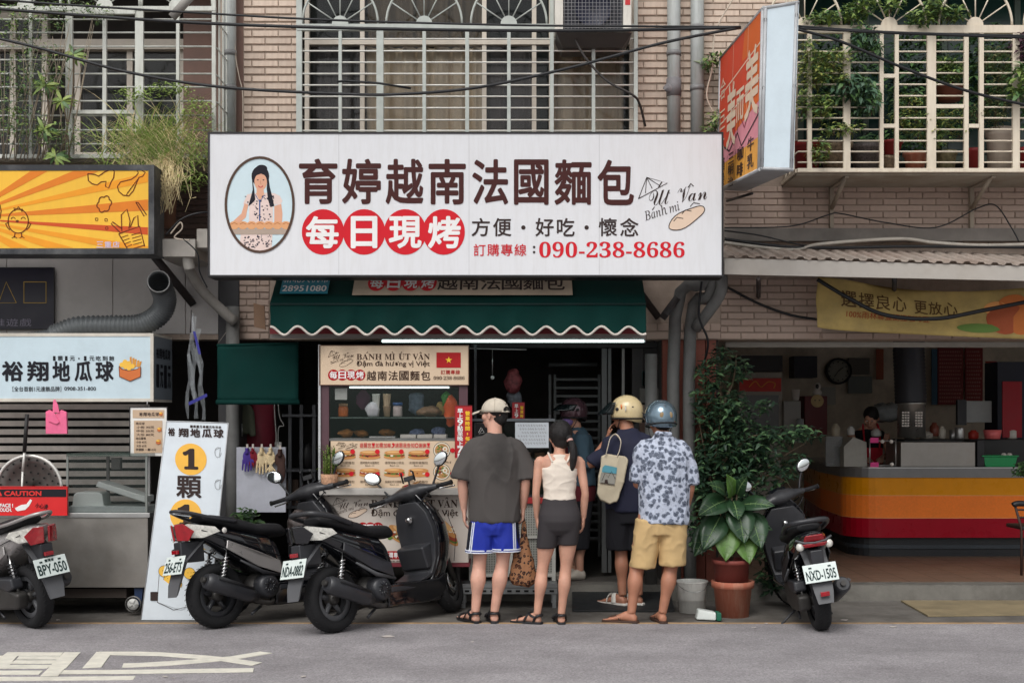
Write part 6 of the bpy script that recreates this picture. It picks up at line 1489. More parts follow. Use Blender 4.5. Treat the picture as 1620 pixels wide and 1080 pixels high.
def head(mb, c, yaw, s=1.0, nod=0.0):
 """c = centre of the skull; yaw turns the face to the left (+)"""
 R = Matrix.Rotation(yaw, 3, 'Z') @ Matrix.Rotation(-nod, 3, 'X'); f = lambda x, y, z: Vector(c) + R @ V(x * s, y * s, z * s)
 e = R.to_euler()
 mb.ell(f(0, -.008, .018), (.077 * s, .096 * s, .092 * s), 20, rot=e)
 mb.ell(f(0, .028, -.048), (.060 * s, .066 * s, .078 * s), 18, rot=e)
 mb.ell(f(0, .060, -.098), (.030 * s, .028 * s, .022 * s), 12, rot=e)
 mb.tube([f(0, .088, .0), f(0, .112, -.042)], [.009 * s, .015 * s], 8); mb.ell(f(0, .104, -.046), (.017 * s, .014 * s, .010 * s), 10, rot=e)
 mb.tube([f(-.022, .088, -.073), f(0, .096, -.072), f(.022, .088, -.073)], .007 * s, 8); mb.tube([f(-.020, .086, -.082), f(0, .093, -.083), f(.020, .086, -.082)], .0075 * s, 8)
 mb.tube([f(-.042, .082, .018), f(-.012, .092, .020)], .008 * s, 8); mb.tube([f(.042, .082, .018), f(.012, .092, .020)], .008 * s, 8)
 for q in (-1, 1):
  mb.ell(f(q * .078, -.006, -.022), (.009 * s, .019 * s, .031 * s), 12, rot=(R @ Matrix.Rotation(q * .35, 3, 'Z')).to_euler())
  mb.ell(f(q * .050, .050, -.030), (.026 * s, .030 * s, .03 * s), 12, rot=e)
 return f
def face_parts(root, f, s=1.0, m=None):
 for q in (-1, 1): MB().ell(f(q * .030, .083, -.004), (.011 * s, .009 * s, .0065 * s), 10).build('eye', M('eye_white', (220, 216, 210), .2), root); MB().ell(f(q * .030, .0905, -.004), (.0055 * s, .003 * s, .0055 * s), 8).build('pupil', M('pupil', (24, 18, 16), .2), root)
 MB().tube([f(-.018, .0975, -.0775), f(0, .1015, -.077), f(.018, .0975, -.0775)], .0035 * s, 6).build('lips', M('lips', (160, 92, 84), .5), root)
def foot(mb, heel, yaw, s=1.0, L=.25):
 """heel: point on the ground under the heel; yaw 0 points +y"""
 R = Matrix.Rotation(yaw, 3, 'Z'); f = lambda x, y, z: Vector(heel) + R @ V(x * s, y * s, z * s)
 rings = []
 for y, w_, h, z in ((-.035, .020, .022, .034), (-.02, .032, .034, .036), (.02, .034, .045, .050), (.06, .034, .040, .052), (.11, .039, .026, .040), (.15, .046, .019, .030), (.185, .046, .015, .026), (.20, .04, .010, .022)):
  rings.append([f(w_ * cos(a * pi / 7), y, max(.012, z + h * sin(a * pi / 7))) for a in range(14)])
 mb.ring_loft(rings)
 for k, (x, r, l) in enumerate(((-.030, .0125, .036), (-.010, .0095, .034), (.006, .009, .028), (.021, .0085, .020), (.034, .008, .010))): mb.tube([f(x, .185, .021), f(x * 1.03, .195 + l, .017)], [r * s, r * s * .85], 7); mb.ell(f(x * 1.03, .195 + l, .017), (r * s * .85,) * 3, 7)
 return f
def leg(mb, hip, knee, ank, th=.085, cf=.057, s=1.0, back=0.0):
 hip, knee, ank = map(Vector, (hip, knee, ank)); b = V(0, -1, 0)
 pts = [hip, hip.lerp(knee, .5), knee, knee.lerp(ank, .16), knee.lerp(ank, .36) + b * .014, knee.lerp(ank, .7), ank]
 limb(mb, pts, [th, th * .86, .053 * s, .054 * s, cf, .040 * s, .033 * s], 16)
def arm(mb, sh, el, wr, up=.047, fo=.036, s=1.0): limb(mb, [sh, Vector(sh).lerp(Vector(el), .5), el, Vector(el).lerp(Vector(wr), .3), wr], [up * 1.08, up, fo * 1.02, fo * 1.08, .026 * s], 14)
def folds(amp, sc=(7, 7, 2.5), seed=0):
 def f(co):
  v = Vector((co.x * sc[0] + seed, co.y * sc[1], co.z * sc[2])); n = noise.noise(v) + .5 * noise.noise(v * 2.3)
  r = 1 - abs(noise.noise(v * 1.4 + V(5, 0, 0))) * 2.2
  return amp * (.55 * n + .6 * max(0, r) ** 2)
 return f
def sandal(root, f, s, mat, slide=False, flip=False):
 sole = MB(); o = []
 for z in (.0, .020): o.append([f(x, y, z) for x, y in ((-.032, -.045), (0, -.056), (.032, -.045), (.040, .03), (.044, .10), (.052, .16), (.05, .205), (.034, .236), (0, .248), (-.036, .244), (-.05, .21), (-.052, .15), (-.043, .08), (-.04, .02))])
 sole.ring_loft(o, smooth=False); sole.build('sole', mat, root, bevel=.004)
 def strap(pts, w_=.014, th=.0035):
  mb = MB(); q = spline([f(*p) for p in pts], 5); vs = []
  for i, p in enumerate(q):
   t = (q[min(i + 1, len(q) - 1)] - q[max(i - 1, 0)]).normalized(); c = f(0, .07, .03); nn = (p - c).normalized(); sd = t.cross(nn).normalized()
   vs += [p + sd * w_ / 2 + nn * th, p - sd * w_ / 2 + nn * th, p - sd * w_ / 2 - nn * th, p + sd * w_ / 2 - nn * th]
  mb.ring_loft([vs[4 * i:4 * i + 4] for i in range(len(q))]); mb.build('strap', mat, root)
 if flip:
  strap([(-.038, .09, .02), (-.024, .14, .052), (-.018, .19, .036)], .016); strap([(.044, .09, .02), (.022, .14, .050), (-.018, .19, .036)], .016)
 elif slide:
  strap([(-.050, .13, .02), (-.040, .13, .055), (0, .13, .072), (.042, .13, .055), (.052, .13, .02)], .055); strap([(-.045, .06, .02), (-.02, .075, .088), (.02, .075, .088), (.045, .06, .02)], .04)
 else:
  strap([(-.052, .17, .02), (-.045, .17, .042), (0, .17, .052), (.046, .17, .04), (.052, .17, .02)], .022)
  strap([(-.046, .11, .02), (-.038, .09, .06), (0, .07, .098), (.038, .09, .06), (.046, .11, .02)], .018)
  strap([(-.040, .02, .02), (-.042, .0, .06), (-.034, -.03, .078), (0, -.046, .080), (.034, -.03, .078), (.042, 0, .06), (.040, .02, .02)], .020)
  strap([(-.040, .0, .06), (-.036, .05, .078), (0, .075, .10), (.036, .05, .078), (.040, 0, .06)], .018)
def finish(root, mb, mat, vox=.0062): return mesh_obj('body', voxel(mb, vox, 4), mat, root)
m_jp = skin_mat('skin_light', (206, 158, 138)); m_tan2 = skin_mat('skin_tan', (170, 118, 94)); m_sh = skin_mat('skin_mid', (196, 148, 126))
m_hair = M('black_hair', (22, 18, 18), .5, var=.4, scale=90, bump=.8, bscale=160)
def hair_cap(root, f, s=1.0, low=-.05, nape=-.09, seed=1, name='hair'):
 mb = MB(); mb.ell(f(0, -.016, .024), (.085 * s, .098 * s, .096 * s), 22)
 mb.ell(f(0, -.046, -.030), (.070 * s, .055 * s, .068 * s), 18)
 me = voxel(mb, .007, 3, lambda c: .004 * noise.noise(V(c.x * 60, c.y * 60, c.z * 14)))
 return mesh_obj(name, me, m_hair, root)
P1 = lambda name, label, px, D, z=0, rz=0: thing(name, label, 'person', (0, 0, 0))
def place(root, px, D, z=0, rz=0): root.location = (X(px, D), D, z); root.rotation_euler = (0, 0, radians(rz)); root.scale = (1, 1, 1)

# ---- man in cap, grey tee, blue shorts
r = P1('person', 'tall man seen from behind in beige cap, dark grey sweat stained T-shirt and blue shorts', 0, 0)
mb = MB()
for q in (-1, 1):
 fx = -.195 if q < 0 else .015; kx = -.12 if q < 0 else .062; ax = -.155 if q < 0 else -.005
 leg(mb, (q * .09 - .01, 0, .86), (kx, .01, .49), (ax, 0, .085), .088, .062)
fL = foot(mb, (-.155, -.0, 0), .55); fR = foot(mb, (-.005, .0, 0), .12)
torso(mb, [(.80, -.01, 0, .15, .11), (.92, -.01, 0, .165, .12), (1.08, 0, 0, .15, .105), (1.25, 0, 0, .175, .115), (1.34, 0, 0, .165, .10), (1.41, 0, .01, .10, .075), (1.47, -.0, .02, .055, .055)])
mb.tube([(0, .015, 1.45), (-.005, .035, 1.60)], [.060, .058], 14)
sL, eL, wL = V(-.188, 0, 1.35), V(-.255, -.01, 1.12), V(-.245, .04, .885); sR, eR, wR = V(.188, 0, 1.35), V(.24, -.01, 1.12), V(.222, .04, .90)
arm(mb, sL, eL, wL, .05, .039); arm(mb, sR, eR, wR, .05, .039)
hand(mb, wL, (.05, .05, -1), (1, .1, .0), .45, 1.05, -1); hand(mb, wR, (-.02, .04, -1), (-1, 0, 0), 1.0, 1.05, 1)
f1 = head(mb, (-.005, .04, 1.655), .95, 1.02)
finish(r, mb, m_jp); face_parts(r, f1)
mb = MB(); mb.ell(f1(0, -.048, -.020), (.071, .052, .082), 18); mb.ell(f1(0, -.02, .015), (.080, .090, .06), 18); mesh_obj('hair', voxel(mb, .007, 3, lambda c: .004 * noise.noise(V(c.x * 60, c.y * 60, c.z * 14))), m_hair, r)
m_tee = M('grey_tee', (74, 70, 68), .9, var=.10, scale=5, bump=.12, bscale=220)
N_, L_, B_ = nodes(m_tee); tc_ = N_.new('ShaderNodeTexCoord'); mp = N_.new('ShaderNodeMapping'); mp.inputs['Location'].default_value = (-.03, .12, -1.30); mp.inputs['Scale'].default_value = (1, 1, .55)
mp.vector_type = 'POINT'; L_.new(tc_.outputs['Object'], mp.inputs[0]); nn_ = N_.new('ShaderNodeTexNoise'); nn_.inputs['Scale'].default_value = 16; nn_.inputs['Detail'].default_value = 6; L_.new(tc_.outputs['Object'], nn_.inputs['Vector'])
gr = N_.new('ShaderNodeVectorMath'); gr.operation = 'LENGTH'
mp.inputs['Location'].default_value = (-.03, .10, -.73); L_.new(mp.outputs[0], gr.inputs[0])
ad = N_.new('ShaderNodeMath'); ad.operation = 'MULTIPLY_ADD'; ad.inputs[1].default_value = .14; L_.new(nn_.outputs['Fac'], ad.inputs[0]); L_.new(gr.outputs['Value'], ad.inputs[2])
mr_ = N_.new('ShaderNodeMapRange'); mr_.inputs['From Min'].default_value = .10; mr_.inputs['From Max'].default_value = .23; mr_.inputs['To Min'].default_value = .5; mr_.inputs['To Max'].default_value = 1; L_.new(ad.outputs[0], mr_.inputs['Value'])
vv = N_.new('ShaderNodeVectorMath'); vv.operation = 'SCALE'; L_.new(B_.inputs['Base Color'].links[0].from_socket, vv.inputs[0]); L_.new(mr_.outputs[0], vv.inputs['Scale']); L_.new(vv.outputs[0], B_.inputs['Base Color'])
mb = MB()
torso(mb, [(.80, .0, 0, .198, .14), (.83, .0, 0, .20, .142), (.98, 0, -.005, .196, .138), (1.15, 0, -.005, .203, .14), (1.29, 0, 0, .218, .14), (1.36, 0, 0, .205, .125), (1.41, 0, 0, .155, .10), (1.445, 0, .005, .11, .085), (1.475, 0, .01, .082, .074), (1.492, -.0, .015, .070, .066)], n=26)
for sh, el in ((sL, eL), (sR, eR)):
 q = 1 if sh.x > 0 else -1; e0 = sh.lerp(el, .95) + V(q * .010, 0, .0)
 mb.tube(spline([V(q * .09, 0, 1.41), V(q * .165, 0, 1.375), V(q * .205, 0, 1.29), sh.lerp(el, .6) + V(q * .014, 0, 0), e0], 4), interp([.055, .072, .080, .082, .086], 17), 18)
mesh_obj('t_shirt', voxel(mb, .009, 6, folds(.017, (5, 5, 1.8))), m_tee, r)
m_blue = M('blue_mesh_shorts', (24, 44, 150), .75, var=.1, bump=.2, bscale=260); m_ws = M('white_stripe', (214, 218, 226), .8); m_nv = M('navy_side', (20, 22, 36), .8)
def shorts_leg(mb, top, bot, r0, r1, n=24): mb.ring_loft([ring(Vector(top).lerp(Vector(bot), t), r0[0] + (r1[0] - r0[0]) * t, r0[1] + (r1[1] - r0[1]) * t, n) for t in [i / 8 for i in range(9)]])
mb = MB(); torso(mb, [(.70, -.01, 0, .17, .12), (.76, -.01, 0, .185, .135), (.90, -.01, 0, .18, .13)])
shorts_leg(mb, (-.09, 0, .80), (-.118, .0, .56), (.105, .12), (.108, .112)); shorts_leg(mb, (.075, 0, .80), (.082, 0, .57), (.105, .12), (.112, .112))
mesh_obj('shorts', voxel(mb, .008, 5, folds(.014, (9, 9, 3), 3)), m_blue, r)
for q, c0, rx in ((-1, (-.118, .0, .556), .112), (1, (.082, 0, .566), .116)):
 for dz, mt, hh in ((0, m_ws, .009), (.010, m_blue, .004), (.016, m_ws, .010)):
  MB().ring_loft([ring((c0[0], c0[1], c0[2] + dz), rx + .004, .118, 24), ring((c0[0], c0[1], c0[2] + dz + hh), rx + .004, .118, 24)], caps=False).build('hem_stripe', mt, r, solid=.004)
for q in (-1, 1):
 for k, (a, mt, w_) in enumerate(((-.95, m_ws, .008), (-.80, m_ws, .008), (-.55, m_nv, .035))):
  mb = MB(); vs = []
  for i in range(9):
   t = i / 8; c = V(-.09, 0, .80).lerp(V(-.118, 0, .56), t) if q < 0 else V(.075, 0, .80).lerp(V(.082, 0, .57), t); an = (pi - a if q < 0 else 2 * pi + a) if False else None
   ang = (pi + (-a) * 1.0) if q < 0 else a
   for da in (-w_ / .11 / 2, w_ / .11 / 2): aa = ang + da; vs.append(c + V(.118 * cos(aa), .124 * sin(aa), 0))
  mb.add(vs, [(2 * i, 2 * i + 1, 2 * i + 3, 2 * i + 2) for i in range(8)]); mb.build('side_stripe', mt, r, solid=.005)
# cap
for u in (pi / 2, pi / 2 + 1.05, pi / 2 - 1.05, -pi / 2, -pi / 2 + 1.05, -pi / 2 - 1.05): MB().tube([f1(.0975 * cos(a) ** .9 * cos(u), -.008 + .1155 * cos(a) ** .9 * sin(u), .008 + .1075 * sin(a)) for a in [i * pi / 2 * .97 / 8 for i in range(9)]], .0016, 4).build('cap_seam', M('cap_seam', (150, 140, 124), .9), r)
m_cap = M('beige_cap', (200, 190, 174), .85, var=.1, scale=14, bump=.2, bscale=200, dirt=.3, dirtcol=(160, 148, 130))
def cap_dome(mb, f, s, z0=.012, k=1.0):
 rings = []
 for t in [i / 8 for i in range(9)]:
  a = t * pi / 2 * .985; rings.append([f((.096 * cos(a) ** .9) * cos(u) * k, -.008 + (.114 * cos(a) ** .9) * sin(u) * k, z0 - .004 + .106 * sin(a) * k) for u in [j * 2 * pi / 28 for j in range(28)]])
 mb.ring_loft(rings)
cp = MB(); cap_dome(cp, f1, 1); cp.build('cap_crown', m_cap, r, solid=.003)
bm_ = MB(); rows = []
for t in [0, .33, .66, 1]: rows.append([f1(.088 * sin(u) * (1 - t * .18), .075 + .0 + (.030 * cos(u)) + t * (.075 + .01 * cos(u)), .026 - .022 * t - .020 * abs(sin(u)) ** 2) for u in [-1.35 + j * 2.7 / 14 for j in range(15)]])
vs = [p for rr_ in rows for p in rr_]; bm_.add(vs, [(i * 15 + j, i * 15 + j + 1, (i + 1) * 15 + j + 1, (i + 1) * 15 + j) for i in range(3) for j in range(14)], 0, True); bm_.build('cap_brim', m_cap, r, solid=.005)
op = MB(); op.face([f1(.040 * cos(u), -.120 + .006 * sin(u), .014 + .036 * max(0, sin(u))) for u in [j * pi / 12 for j in range(13)]]); op.build('cap_opening', m_hair, r, solid=.008)
MB().tube([f1(-.050, -.108, .012), f1(0, -.124, .010), f1(.050, -.108, .012)], .008, 6).build('cap_strap', m_cap, r); MB().ell(f1(0, -.008, .115), (.008, .008, .005), 8).build('cap_button', m_cap, r)
MB().tube([f1(.0, -.106, .072), f1(.022, -.101, .070)], .0025, 4).build('cap_tag', m_hair, r)
gl_ = MB()
for q in (-1, 1): gl_.tube([f1(q * .032 + .024 * cos(a * pi / 8), .108, -.006 + .019 * sin(a * pi / 8)) for a in range(17)], .0022, 5); gl_.tube([f1(q * .056, .105, .0), f1(q * .080, .0, -.002)], .0022, 5)
gl_.build('glasses', m_blkp, r)
sandal(r, fL, 1, m_blkp); sandal(r, fR, 1, m_blkp)
place(r, 783, 9.98)
# leopard bag in his right hand
lbg = thing('tote_bag', 'leopard print cloth bag hanging from the hand of the man in the cap', 'bag', (0, 0, 0))
mb = MB(); rows = []
for z, rx, ry, cx in ((-.44, .035, .02, .01), (-.42, .090, .045, .0), (-.38, .115, .055, .0), (-.30, .098, .055, -.005), (-.20, .070, .045, -.008), (-.10, .045, .03, -.006), (-.04, .024, .018, 0), (.0, .014, .012, 0)): rows.append(ring((cx, 0, z), rx, ry, 24, 2))
mb.ring_loft(rows)
m_leo = M('leopard_cloth', (176, 116, 66), .8, var=.1); N_, L_, B_ = nodes(m_leo); tc_ = N_.new('ShaderNodeTexCoord'); vo = N_.new('ShaderNodeTexVoronoi'); vo.inputs['Scale'].default_value = 36; nn_ = N_.new('ShaderNodeTexNoise'); nn_.inputs['Scale'].default_value = 40
mxv = N_.new('ShaderNodeMix'); mxv.data_type = 'VECTOR'; mxv.inputs[0].default_value = .03; L_.new(tc_.outputs['Object'], mxv.inputs[4]); L_.new(tc_.outputs['Object'], nn_.inputs['Vector']); L_.new(nn_.outputs['Color'], mxv.inputs[5]); L_.new(mxv.outputs[1], vo.inputs['Vector'])
rp2 = N_.new('ShaderNodeValToRGB'); e_ = rp2.color_ramp.elements; e_[0].position = .0; e_[0].color = (*lin((84, 48, 30)), 1); e_[1].position = .95; e_[1].color = (*lin((142, 98, 66)), 1)
for p_, c_ in ((.22, (104, 56, 30)), (.26, (34, 20, 16)), (.44, (34, 20, 16)), (.48, (146, 102, 70))): q = e_.new(p_); q.color = (*lin(c_), 1)
L_.new(vo.outputs['Distance'], rp2.inputs[0]); L_.new(rp2.outputs[0], B_.inputs['Base Color'])
mesh_obj('bag_body', voxel(mb, .008, 4, folds(.012, (14, 14, 3), 2)), m_leo, lbg)
for q in (-1, 1): MB().tube([V(q * .014, 0, -.05), V(q * .010, 0, .04), V(0, 0, .10)], [.012, .009, .007], 8).build('handle', m_leo, lbg)
lbg.location = (X(829, 9.98), 10.02, Z(845, 10.02) + .03)

# ---- woman in tank top
r = P1('person', 'slim woman seen from behind with ponytail, white tank top, black bike shorts and black sandals', 0, 0)
mb = MB()
leg(mb, (-.075, 0, .80), (-.130, .01, .45), (-.175, .0, .075), .082, .050, .86); leg(mb, (.078, 0, .80), (.052, .01, .45), (.015, 0, .075), .082, .050, .86)
fL = foot(mb, (-.175, 0, 0), 1.15, .9); fR = foot(mb, (.015, 0, 0), .1, .9)
torso(mb, [(.74, -.0, -.01, .125, .095), (.84, 0, -.01, .145, .108), (.94, 0, 0, .135, .10), (1.03, .0, 0, .115, .085), (1.15, .0, 0, .128, .09), (1.25, 0, 0, .145, .088), (1.30, 0, 0, .14, .075), (1.335, .0, 0, .09, .058)], n=24)
mb.tube([(0, .0, 1.32), (0.005, .015, 1.42)], [.046, .043], 14)
sL, eL, wL = V(-.160, 0, 1.275), V(-.185, -.03, 1.03), V(-.175, .03, .83); sR, eR, wR = V(.162, 0, 1.275), V(.200, -.02, 1.03), V(.190, .03, .83)
arm(mb, sL, eL, wL, .036, .029, .85); arm(mb, sR, eR, wR, .036, .029, .85)
for q in (-1, 1): mb.ell((q * .150, 0, 1.275), (.042, .04, .042), 14)
hand(mb, wL, (.05, .1, -1), (1, .2, 0), .7, .88, -1); hand(mb, wR, (-.05, .05, -1), (-1, .2, 0), .5, .88, 1)
f2 = head(mb, (.005, .03, 1.475), .35, .93)
finish(r, mb, m_sh, .0058); face_parts(r, f2, .93)
hair_cap(r, f2, 1.1)
mb = MB(); h0 = f2(.03, -.11, -.03)
mb.ell(f2(.035, -.118, -.018), (.03, .028, .03), 12); mb.tube(spline([f2(.04, -.125, -.03), f2(.058, -.150, -.10), f2(.062, -.150, -.18), f2(.055, -.135, -.26), f2(.050, -.125, -.32)], 6), interp([.022, .034, .036, .026, .004], 25), 16, flat=.8)
mesh_obj('ponytail', voxel(mb, .007, 2, lambda c: .006 * noise.noise(V(c.x * 70, c.y * 70, c.z * 9))), m_hair, r)
MB().lathe([(.016, -.01), (.026, -.008), (.026, .008), (.016, .01)], f2(.038, -.125, -.035), (.2, -.3, -1), 14).build('scrunchie', M('scrunchie_pink', (206, 160, 150), .8), r)
m_tank = M('white_tank', (220, 208, 194), .85, bump=.12, bscale=250, var=.04)
mb = MB(); torso(mb, [(.975, 0, 0, .128, .098), (1.03, 0, 0, .124, .095), (1.15, 0, 0, .136, .10), (1.215, 0, 0, .142, .10), (1.25, 0, 0, .112, .094), (1.29, 0, 0, .086, .083), (1.33, 0, 0, .070, .068)], n=28)
mesh_obj('tank_top', voxel(mb, .006, 3, folds(.007, (6, 6, 14), 4)), m_tank, r)
for q in (-1, 1): MB().tube(spline([V(q * .055, -.080, 1.27), V(q * .082, -.055, 1.325), V(q * .085, .0, 1.34), V(q * .08, .06, 1.31)], 5), .011, 8, flat=.6).build('strap', m_tank, r)
m_bk = M('charcoal_knit', (52, 48, 50), .8, var=.06, bump=.08, bscale=250)
mb = MB(); torso(mb, [(.70, 0, -.0, .10, .09), (.74, 0, -.01, .145, .118), (.81, 0, -.014, .166, .136), (.86, 0, -.01, .166, .130), (.93, 0, 0, .145, .11), (.995, 0, 0, .126, .094)], n=26)
shorts_leg(mb, (-.076, -.005, .80), (-.104, .0, .595), (.090, .118), (.078, .084)); shorts_leg(mb, (.078, -.005, .80), (.066, 0, .62), (.090, .118), (.078, .084))
mesh_obj('bike_shorts', voxel(mb, .007, 12), m_bk, r)
sandal(r, fL, .9, m_blkp); sandal(r, fR, .9, m_blkp)
place(r, 885, 9.93)
ph = MB().box(-.005, .005, -.035, .035, -.07, .07).build('phone', m_blkp, None, loc=(0, 0, 0), bevel=.003); tag(ph, 'dark phone in the left hand of the woman in the tank top', 'phone'); ph.location = (X(885, 9.93) - .155, 10.0, .77)

# helmets
def helmet(root, f, col_mat, s=1.0, visor=None, dark_visor=True, stickers=()):
 mb = MB(); rings = []
 for t in [i / 12 for i in range(13)]:
  a = -.42 + t * (pi / 2 * .985 + .42); ca = cos(a)
  rings.append([f(.122 * s * ca * cos(u), (-.012 + .138 * s * ca * sin(u)), (.030 + (.128 if a > 0 else .17) * s * sin(a)) - (.035 * max(0, -cos(u - pi / 2)) * (1 if t < .08 else .0))) for u in [j * 2 * pi / 32 for j in range(32)]])
 mb.ring_loft(rings, caps=False); mb.build('helmet_shell', col_mat, root, solid=.010)
 MB().tube([f(.118 * s * cos(u), -.012 + .134 * s * sin(u), -.038 * s) for u in [j * 2 * pi / 32 for j in range(33)]], .0075, 8).build('helmet_trim', m_rub, root)
 if visor:
  z0, z1, o0, o1 = visor; rows = []
  for t in [i / 5 for i in range(6)]: rows += [f((.128 + .012 * t) * s * sin(u), (-.01 + (.146 + o0 * (1 - t) + o1 * t) * cos(u)) * s, z0 + (z1 - z0) * t) for u in [-1.25 + j * 2.5 / 20 for j in range(21)]]
  vm = MB(); vm.add(rows, [(i * 21 + j, i * 21 + j + 1, (i + 1) * 21 + j + 1, (i + 1) * 21 + j) for i in range(5) for j in range(20)], 0, True); vm.build('visor', M('smoke_visor', (24, 32, 34), .06, spec=.8, alpha=.82), root, solid=.003)
  for q in (-1, 1): MB().lathe([(0, .006), (.014, .004), (.015, 0)], f(q * .126 * s, .03, .04), f(q, 0, 0) - f(0, 0, 0), 12).build('visor_pivot', m_blkp, root)
 for q in (-1, 1): MB().tube(spline([f(q * .098 * s, .01, -.03), f(q * .088, .03, -.09), f(q * .055, .055, -.145), f(0, .062, -.155)], 5), .006, 6, flat=.5).build('chin_strap', m_rub, root)

# ---- man in floral shirt
r = P1('person', 'man seen from behind in silver blue helmet, white shirt with dark flowers and khaki shorts', 0, 0)
mb = MB()
leg(mb, (-.10, 0, .84), (-.20, .03, .46), (-.245, -.0, .08), .092, .062); leg(mb, (.09, 0, .84), (.075, .02, .47), (-.0, -.0, .08), .092, .062)
fL = foot(mb, (-.235, 0, 0), 1.2); fR = foot(mb, (-.0, 0, 0), .15)
torso(mb, [(.78, 0, 0, .16, .12), (.92, 0, 0, .165, .12), (1.1, .01, 0, .15, .11), (1.28, .02, 0, .165, .10), (1.36, .02, 0, .13, .085), (1.44, .01, .01, .055, .055)])
mb.tube([(.005, .01, 1.42), (-.01, .03, 1.55)], [.058, .056], 14)
sL, eL, wL = V(-.145, .02, 1.31), V(-.19, .03, 1.10), V(-.15, .24, 1.15); sR, eR, wR = V(.185, 0, 1.31), V(.215, -.02, 1.08), V(.18, .08, .85)
arm(mb, sL, eL, wL, .048, .038); arm(mb, sR, eR, wR, .048, .038)
hand(mb, wL, (.3, 1, .2), (1, -.3, 0), .7, 1, -1); hand(mb, wR, (-.1, .2, -1), (-1, 0, 0), .6, 1, 1)
f3 = head(mb, (-.01, .05, 1.595), .25, 1.0, .15)
finish(r, mb, m_tan2); face_parts(r, f3)
mb = MB(); mb.ell(f3(0, -.052, -.045), (.062, .045, .050), 16); mesh_obj('hair', voxel(mb, .007, 2), m_hair, r)
m_fl = M('flower_shirt', (196, 206, 226), .85, var=.04, bump=.1, bscale=220); N_, L_, B_ = nodes(m_fl)
tc_ = N_.new('ShaderNodeTexCoord'); nn_ = N_.new('ShaderNodeTexNoise'); nn_.inputs['Scale'].default_value = 26; nn_.inputs['Detail'].default_value = 3
mxv = N_.new('ShaderNodeMix'); mxv.data_type = 'VECTOR'; mxv.inputs[0].default_value = .045; L_.new(tc_.outputs['Object'], mxv.inputs[4]); L_.new(tc_.outputs['Object'], nn_.inputs['Vector']); L_.new(nn_.outputs['Color'], mxv.inputs[5])
vo = N_.new('ShaderNodeTexVoronoi'); vo.inputs['Scale'].default_value = 26; L_.new(mxv.outputs[1], vo.inputs['Vector'])
rp2 = N_.new('ShaderNodeValToRGB'); e_ = rp2.color_ramp.elements; e_[0].position = .0; e_[0].color = (*lin((60, 66, 82)), 1); e_[1].position = .60; e_[1].color = (*lin((204, 212, 230)), 1)
for p_, c_ in ((.22, (84, 92, 108)), (.32, (132, 140, 158)), (.40, (76, 82, 98)), (.50, (168, 178, 198))): q = e_.new(p_); q.color = (*lin(c_), 1)
L_.new(vo.outputs['Distance'], rp2.inputs[0]); n5 = N_.new('ShaderNodeTexNoise'); n5.inputs['Scale'].default_value = 60; L_.new(tc_.outputs['Object'], n5.inputs['Vector'])
mm = N_.new('ShaderNodeMix'); mm.data_type = 'RGBA'; mm.blend_type = 'MULTIPLY'; mm.inputs[0].default_value = .5; L_.new(rp2.outputs[0], mm.inputs[6]); L_.new(n5.outputs['Fac'], mm.inputs[7]); ga = N_.new('ShaderNodeMix'); ga.data_type = 'RGBA'
L_.new(mm.outputs[2], B_.inputs['Base Color'])
mb = MB()
torso(mb, [(.79, .01, 0, .190, .150), (.82, .01, 0, .195, .150), (.95, .01, 0, .19, .145), (1.15, .02, 0, .205, .145), (1.28, .025, 0, .208, .14), (1.35, .02, 0, .190, .12), (1.40, .015, .005, .135, .095), (1.46, .005, .01, .085, .078), (1.485, .0, .015, .066, .064)], n=26)
for sh, el in ((sL, eL), (sR, eR)):
 q = 1 if sh.x > 0 else -1
 mb.tube(spline([V(q * .08, 0, 1.40), V(q * .155, 0, 1.35), sh + V(q * .0, 0, -.07), sh.lerp(el, .6) + V(q * .006, 0, 0), sh.lerp(el, .95)], 4), interp([.055, .074, .078, .074, .076], 17), 18)
mb.tube([V(-.06, -.055, 1.49), V(0, -.072, 1.495), V(.06, -.055, 1.49)], .016, 8)
mesh_obj('shirt', voxel(mb, .0085, 5, folds(.018, (6, 6, 2.2), 9)), m_fl, r)
m_kh = M('khaki_cotton', (196, 166, 118), .9, var=.08, scale=8, bump=.15, bscale=200)
mb = MB(); torso(mb, [(.70, -.01, 0, .165, .125), (.78, 0, 0, .178, .13), (.86, 0, 0, .16, .12)])
shorts_leg(mb, (-.10, 0, .82), (-.158, .02, .435), (.105, .12), (.100, .105)); shorts_leg(mb, (.085, 0, .82), (.078, .01, .455), (.11, .12), (.103, .105))
mesh_obj('shorts', voxel(mb, .0085, 5, folds(.011, (7, 7, 6), 6)), m_kh, r)
m_hs = M('silver_blue_shell', (110, 132, 146), .12, metal=.6, var=.2, coat=1)
helmet(r, f3, m_hs, 1.0, (.03, .075, .0, .03))
for a in (-.35, .25): MB().ell(f3(.118 * sin(a) * 1.0, -.012 - .138 * cos(a), .022), (.018, .008, .026), 10).build('sticker', M('sticker_gold', (150, 126, 92), .4), r)
sandal(r, fL, 1, M('brown_flipflop', (66, 46, 36), .7), flip=True); sandal(r, fR, 1, M('brown_flipflop'), flip=True)
place(r, 1048, 9.97)

